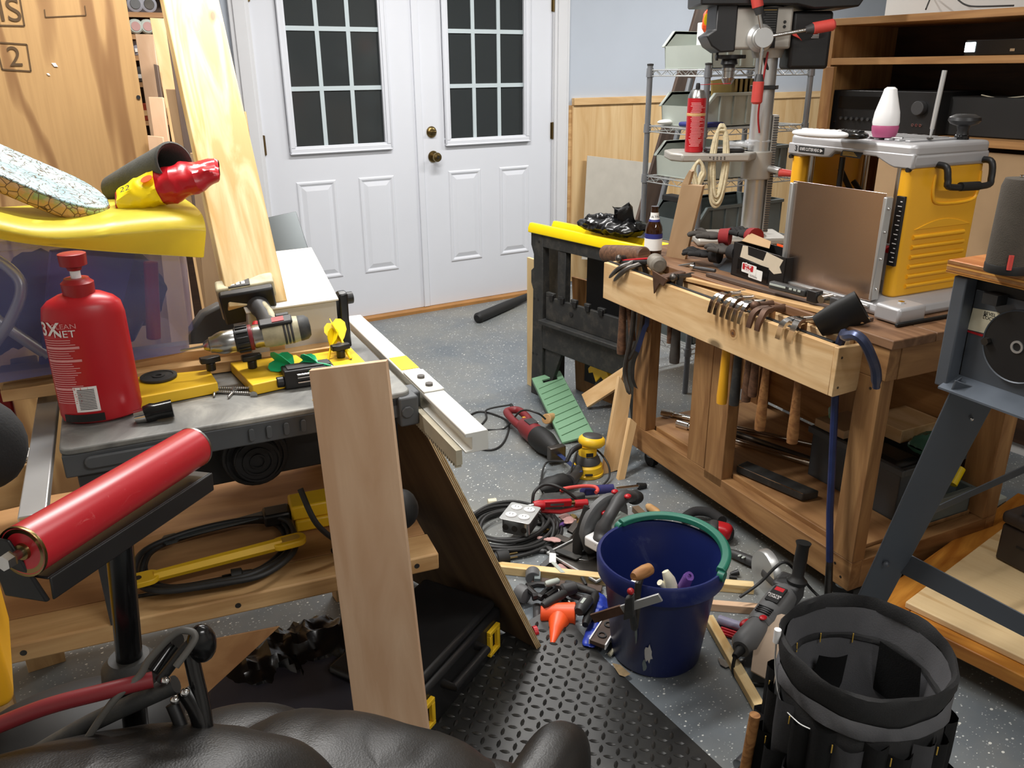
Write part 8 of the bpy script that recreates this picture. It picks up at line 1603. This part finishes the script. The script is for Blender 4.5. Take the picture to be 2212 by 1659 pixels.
# orange dead blow hammer, blue gloves, torpedo level, grey clamps
ha, hb2 = fl(1168, 1322, .04), fl(1244, 1326, .04); M = frame(ha, hb2-ha); L = (hb2-ha).length
o = T('dead_blow_hammer', 'fluorescent orange dead blow hammer lying by the mat corner', 'hammer', (ha.x, ha.y, 0)); MB().tube([M @ V((x*L, 0, 0)) for x in (0, .03, .3, .6, .97, 1)], [.024, .029, .026, .028, .031, .026], 26).obj('head', 'orange', o)
hx_ = M @ V((L*.55, 0, -.01)); MB().tube([hx_, fl(1206, 1345, .03), fl(1200, 1362, .022), fl(1193, 1392, .015)], [.034, .028, .018, .006], 18).obj('handle', 'orange', o); lettering('MALLET', .010, lambda u, v: M @ V((L*.45+u, -.012+v, .0275)), 'ink_black', o)if 0 else None
def grip(lab, a, b, r, m='grey_dark', z=.03, inl=False, g='grey handled clamps in the tool heap'):
    p, q = fl(a[0], a[1], z), fl(b[0], b[1], z); d_ = q-p; o = tube_thing('hand_clamp', lab, 'clamp', [('grip', [p, p+d_*.12, p+d_*.5, p+d_*.9, q], [r*.7, r, r*1.05, r, r*.6], m, 14)], g)
    if inl: MB().box(.25*d_.length, .6*d_.length, -.004, .004, r*.9, r*1.07, frame(p, d_)).obj('inlay', 'tote_grey', o)
    return o
grip('light grey rubber clamp pad at the outer end of the heap', (1117, 1276), (1140, 1288), .024, 'grey_tool', .03)
grip('curved grey clamp lever on top of the heap', (1178, 1262), (1208, 1254), .009, 'tote_grey', .07)
grip('black clamp bar pointing at the orange hammer', (1172, 1308), (1222, 1280), .012, 'black_dusty', .07)
grip('dark clamp body with a short chrome pin', (1212, 1276), (1245, 1268), .018, 'grey_dark', .06)
grip('long dark clamp rail toward the bucket', (1222, 1258), (1290, 1282), .010, 'black_dusty', .05)
grip('second dark clamp rail just below the first one', (1230, 1284), (1292, 1300), .010, 'grey_dark', .03)
grip('grey driver handle with a white inlay touching the hammer head', (1250, 1322), (1272, 1292), .017, 'grey_dark', .07, True)
grip('black strap end standing by the blue gloves', (1264, 1350), (1288, 1280), .012, 'black_rubber', .05)
o = T('trigger_clamp', 'black trigger clamp with an open triangular jaw in the heap', 'clamp', tuple(fl(1165, 1275)))
for pts in (((1138, 1268), (1160, 1262), (1188, 1264)), ((1150, 1290), (1170, 1286), (1190, 1268)), ((1142, 1272), (1156, 1285), (1172, 1292)), ((1190, 1262), (1200, 1275), (1180, 1290))): MB().tube([fl(x, y, .045) for x, y in pts], [.011, .009, .010], 8).obj('jaw', 'black_plastic', o)
MB().ball(fl(1150, 1245, .02), .001).obj('pivot', 'steel', o)
o = tag(MB().cyl(fl(1151, 1250, .022), fl(1151, 1236, .022), .022, seg=22).obj('grey_cap_can', 'grey_tool', bev=.002), 'grey round ended can under the long pale stick', 'can')
o = tag(slabo('grey_block', [fl(1154, 1262, .012), fl(1167, 1263, .012), fl(1168, 1246, .012), fl(1155, 1245, .012)], .02, 'tote_dark'), 'small grey block beside the round ended can', 'block')
rr = random.Random(14); o = pillow(30, 30, .06, .03, .02, frame(fl(1290, 1312, .03), fl(1300, 1280, .03)-fl(1282, 1345, .03)), .006).obj('blue_glove', 'blue_glossy', smooth=30); tag(o, 'crumpled bright blue glove tucked against the bucket', 'glove')
o = pillow(26, 26, .05, .022, .014, frame(fl(1282, 1372, .02), fl(1295, 1345, .02)-fl(1276, 1395, .02)), .004).obj('blue_glove', 'blue_glossy', smooth=30); tag(o, 'second blue rag showing below the torpedo level', 'glove')
o = T('torpedo_level', 'small brownish torpedo level with white edges by the bucket base', 'level', tuple(fl(1305, 1370)))
la, lb = fl(1290, 1392, .035), fl(1328, 1332, .035); M = frame(la, lb-la, V((-.2, -.2, 1))); L = (lb-la).length
MB().box(0, L, -.022, .022, -.006, .006, M).obj('body', 'dark_board', o, bev=.001)
for s in (-1, 1): MB().box(0, L, s*.022-.002, s*.022+.002, -.008, .0085, M).obj('edge', 'white_plastic', o, bev=.0005)
for x in (.25, .62): MB().lathe([(.008, .006), (.012, .006), (.012, .009), (.008, .009), (.008, .006)], M @ T3(L*x, 0, 0), 20, cap=False).obj('vial_ring', 'black_plastic', o)
o = tube_thing('red_cap_tool', 'round red cap on a dark tool beside the leaning plywood foot', 'cap_tool', [('cap', [fl(1152, 1366, .02), fl(1160, 1364, .02)], .016, 'red_plastic', 20), ('shaft', [fl(1162, 1372, .012), fl(1160, 1310, .012)], .012, 'grey_dark')]); o['category'] = 'tool'
o = tube_thing('cream_hook', 'small cream plastic hook at the foot of the bucket', 'hook', [('stem', spline([fl(1318, 1380, .02), fl(1326, 1388, .02), fl(1326, 1402, .012), fl(1316, 1415, .006)], 4), .006, 'cream')])
# loose metal scraps between the cord and the saw
rr = random.Random(31); kinds = [('offcut_strip', 'steel_dark', 'dull metal strip'), ('paper_wrapper', 'skin_pink', 'crumpled pink grey wrapper'), ('drill_index', 'grey_dark', 'dark grey plastic drill case'), ('hinge_plate', 'brass', 'brassy hinge plate'), ('steel_ruler', 'steel', 'short steel ruler'), ('cutting_bit', 'black_dusty', 'black tool blade'), ('purple_pliers_grip', 'purple', 'purple gripped pliers'), ('tape_stub', 'tote_grey', 'grey tape stub')]
where = ['by the outlet box', 'under the red gun', 'in front of the saw shoe', 'next to the round plug', 'behind the long pale stick', 'touching the cord end', 'at the saw guard', 'among the cord loops']
for k in range(26):
    nm, m_, ds = kinds[k % 8]; x, y = rr.uniform(1135, 1262), rr.uniform(1112, 1212)
    if k >= 20: x, y = rr.uniform(1190, 1275), rr.uniform(1225, 1300)
    c = fl(x, y, .004+.0045*(k % 6)); M = T3(*c) @ R3(rr.uniform(0, 180), 'Z') @ R3(rr.uniform(-8, 8), 'Y'); lx, ly, lz = rr.uniform(.02, .045), rr.uniform(.006, .016), rr.uniform(.002, .005)
    if m_ == 'skin_pink': ob_ = pillow(14, 16, lx, ly*1.3, .008, M, .006).obj(nm, m_, smooth=20)
    elif k % 3 == 0: ob_ = MB().tube([M @ V((-lx, 0, 0)), M @ V((0, 0, .003)), M @ V((lx, 0, 0))], [ly*.5, ly*.8, ly*.4], 8).obj(nm, m_)
    else: ob_ = MB().prism([(-lx, -ly), (lx*.7, -ly), (lx, -ly*.2), (lx, ly), (-lx*.8, ly)], 0, lz*2, M).obj(nm, m_, bev=.001)
    tag(ob_, '%s %s in the floor litter' % (ds, where[(k*3+k//8) % 8]), ds.split()[-1], 'litter between the cord coil and the circular saw')
o = tag(slabo('white_tag', [fl(1186, 1216, .02), fl(1201, 1216, .02), fl(1201, 1196, .03), fl(1187, 1194, .03)], .0015, 'paper_white'), 'bright white paper tag behind the long pale stick', 'tag'); MB().tube([fl(1200, 1208, .02), fl(1203, 1218, .01)], .0008, 5).obj('string', 'paper_white', o)
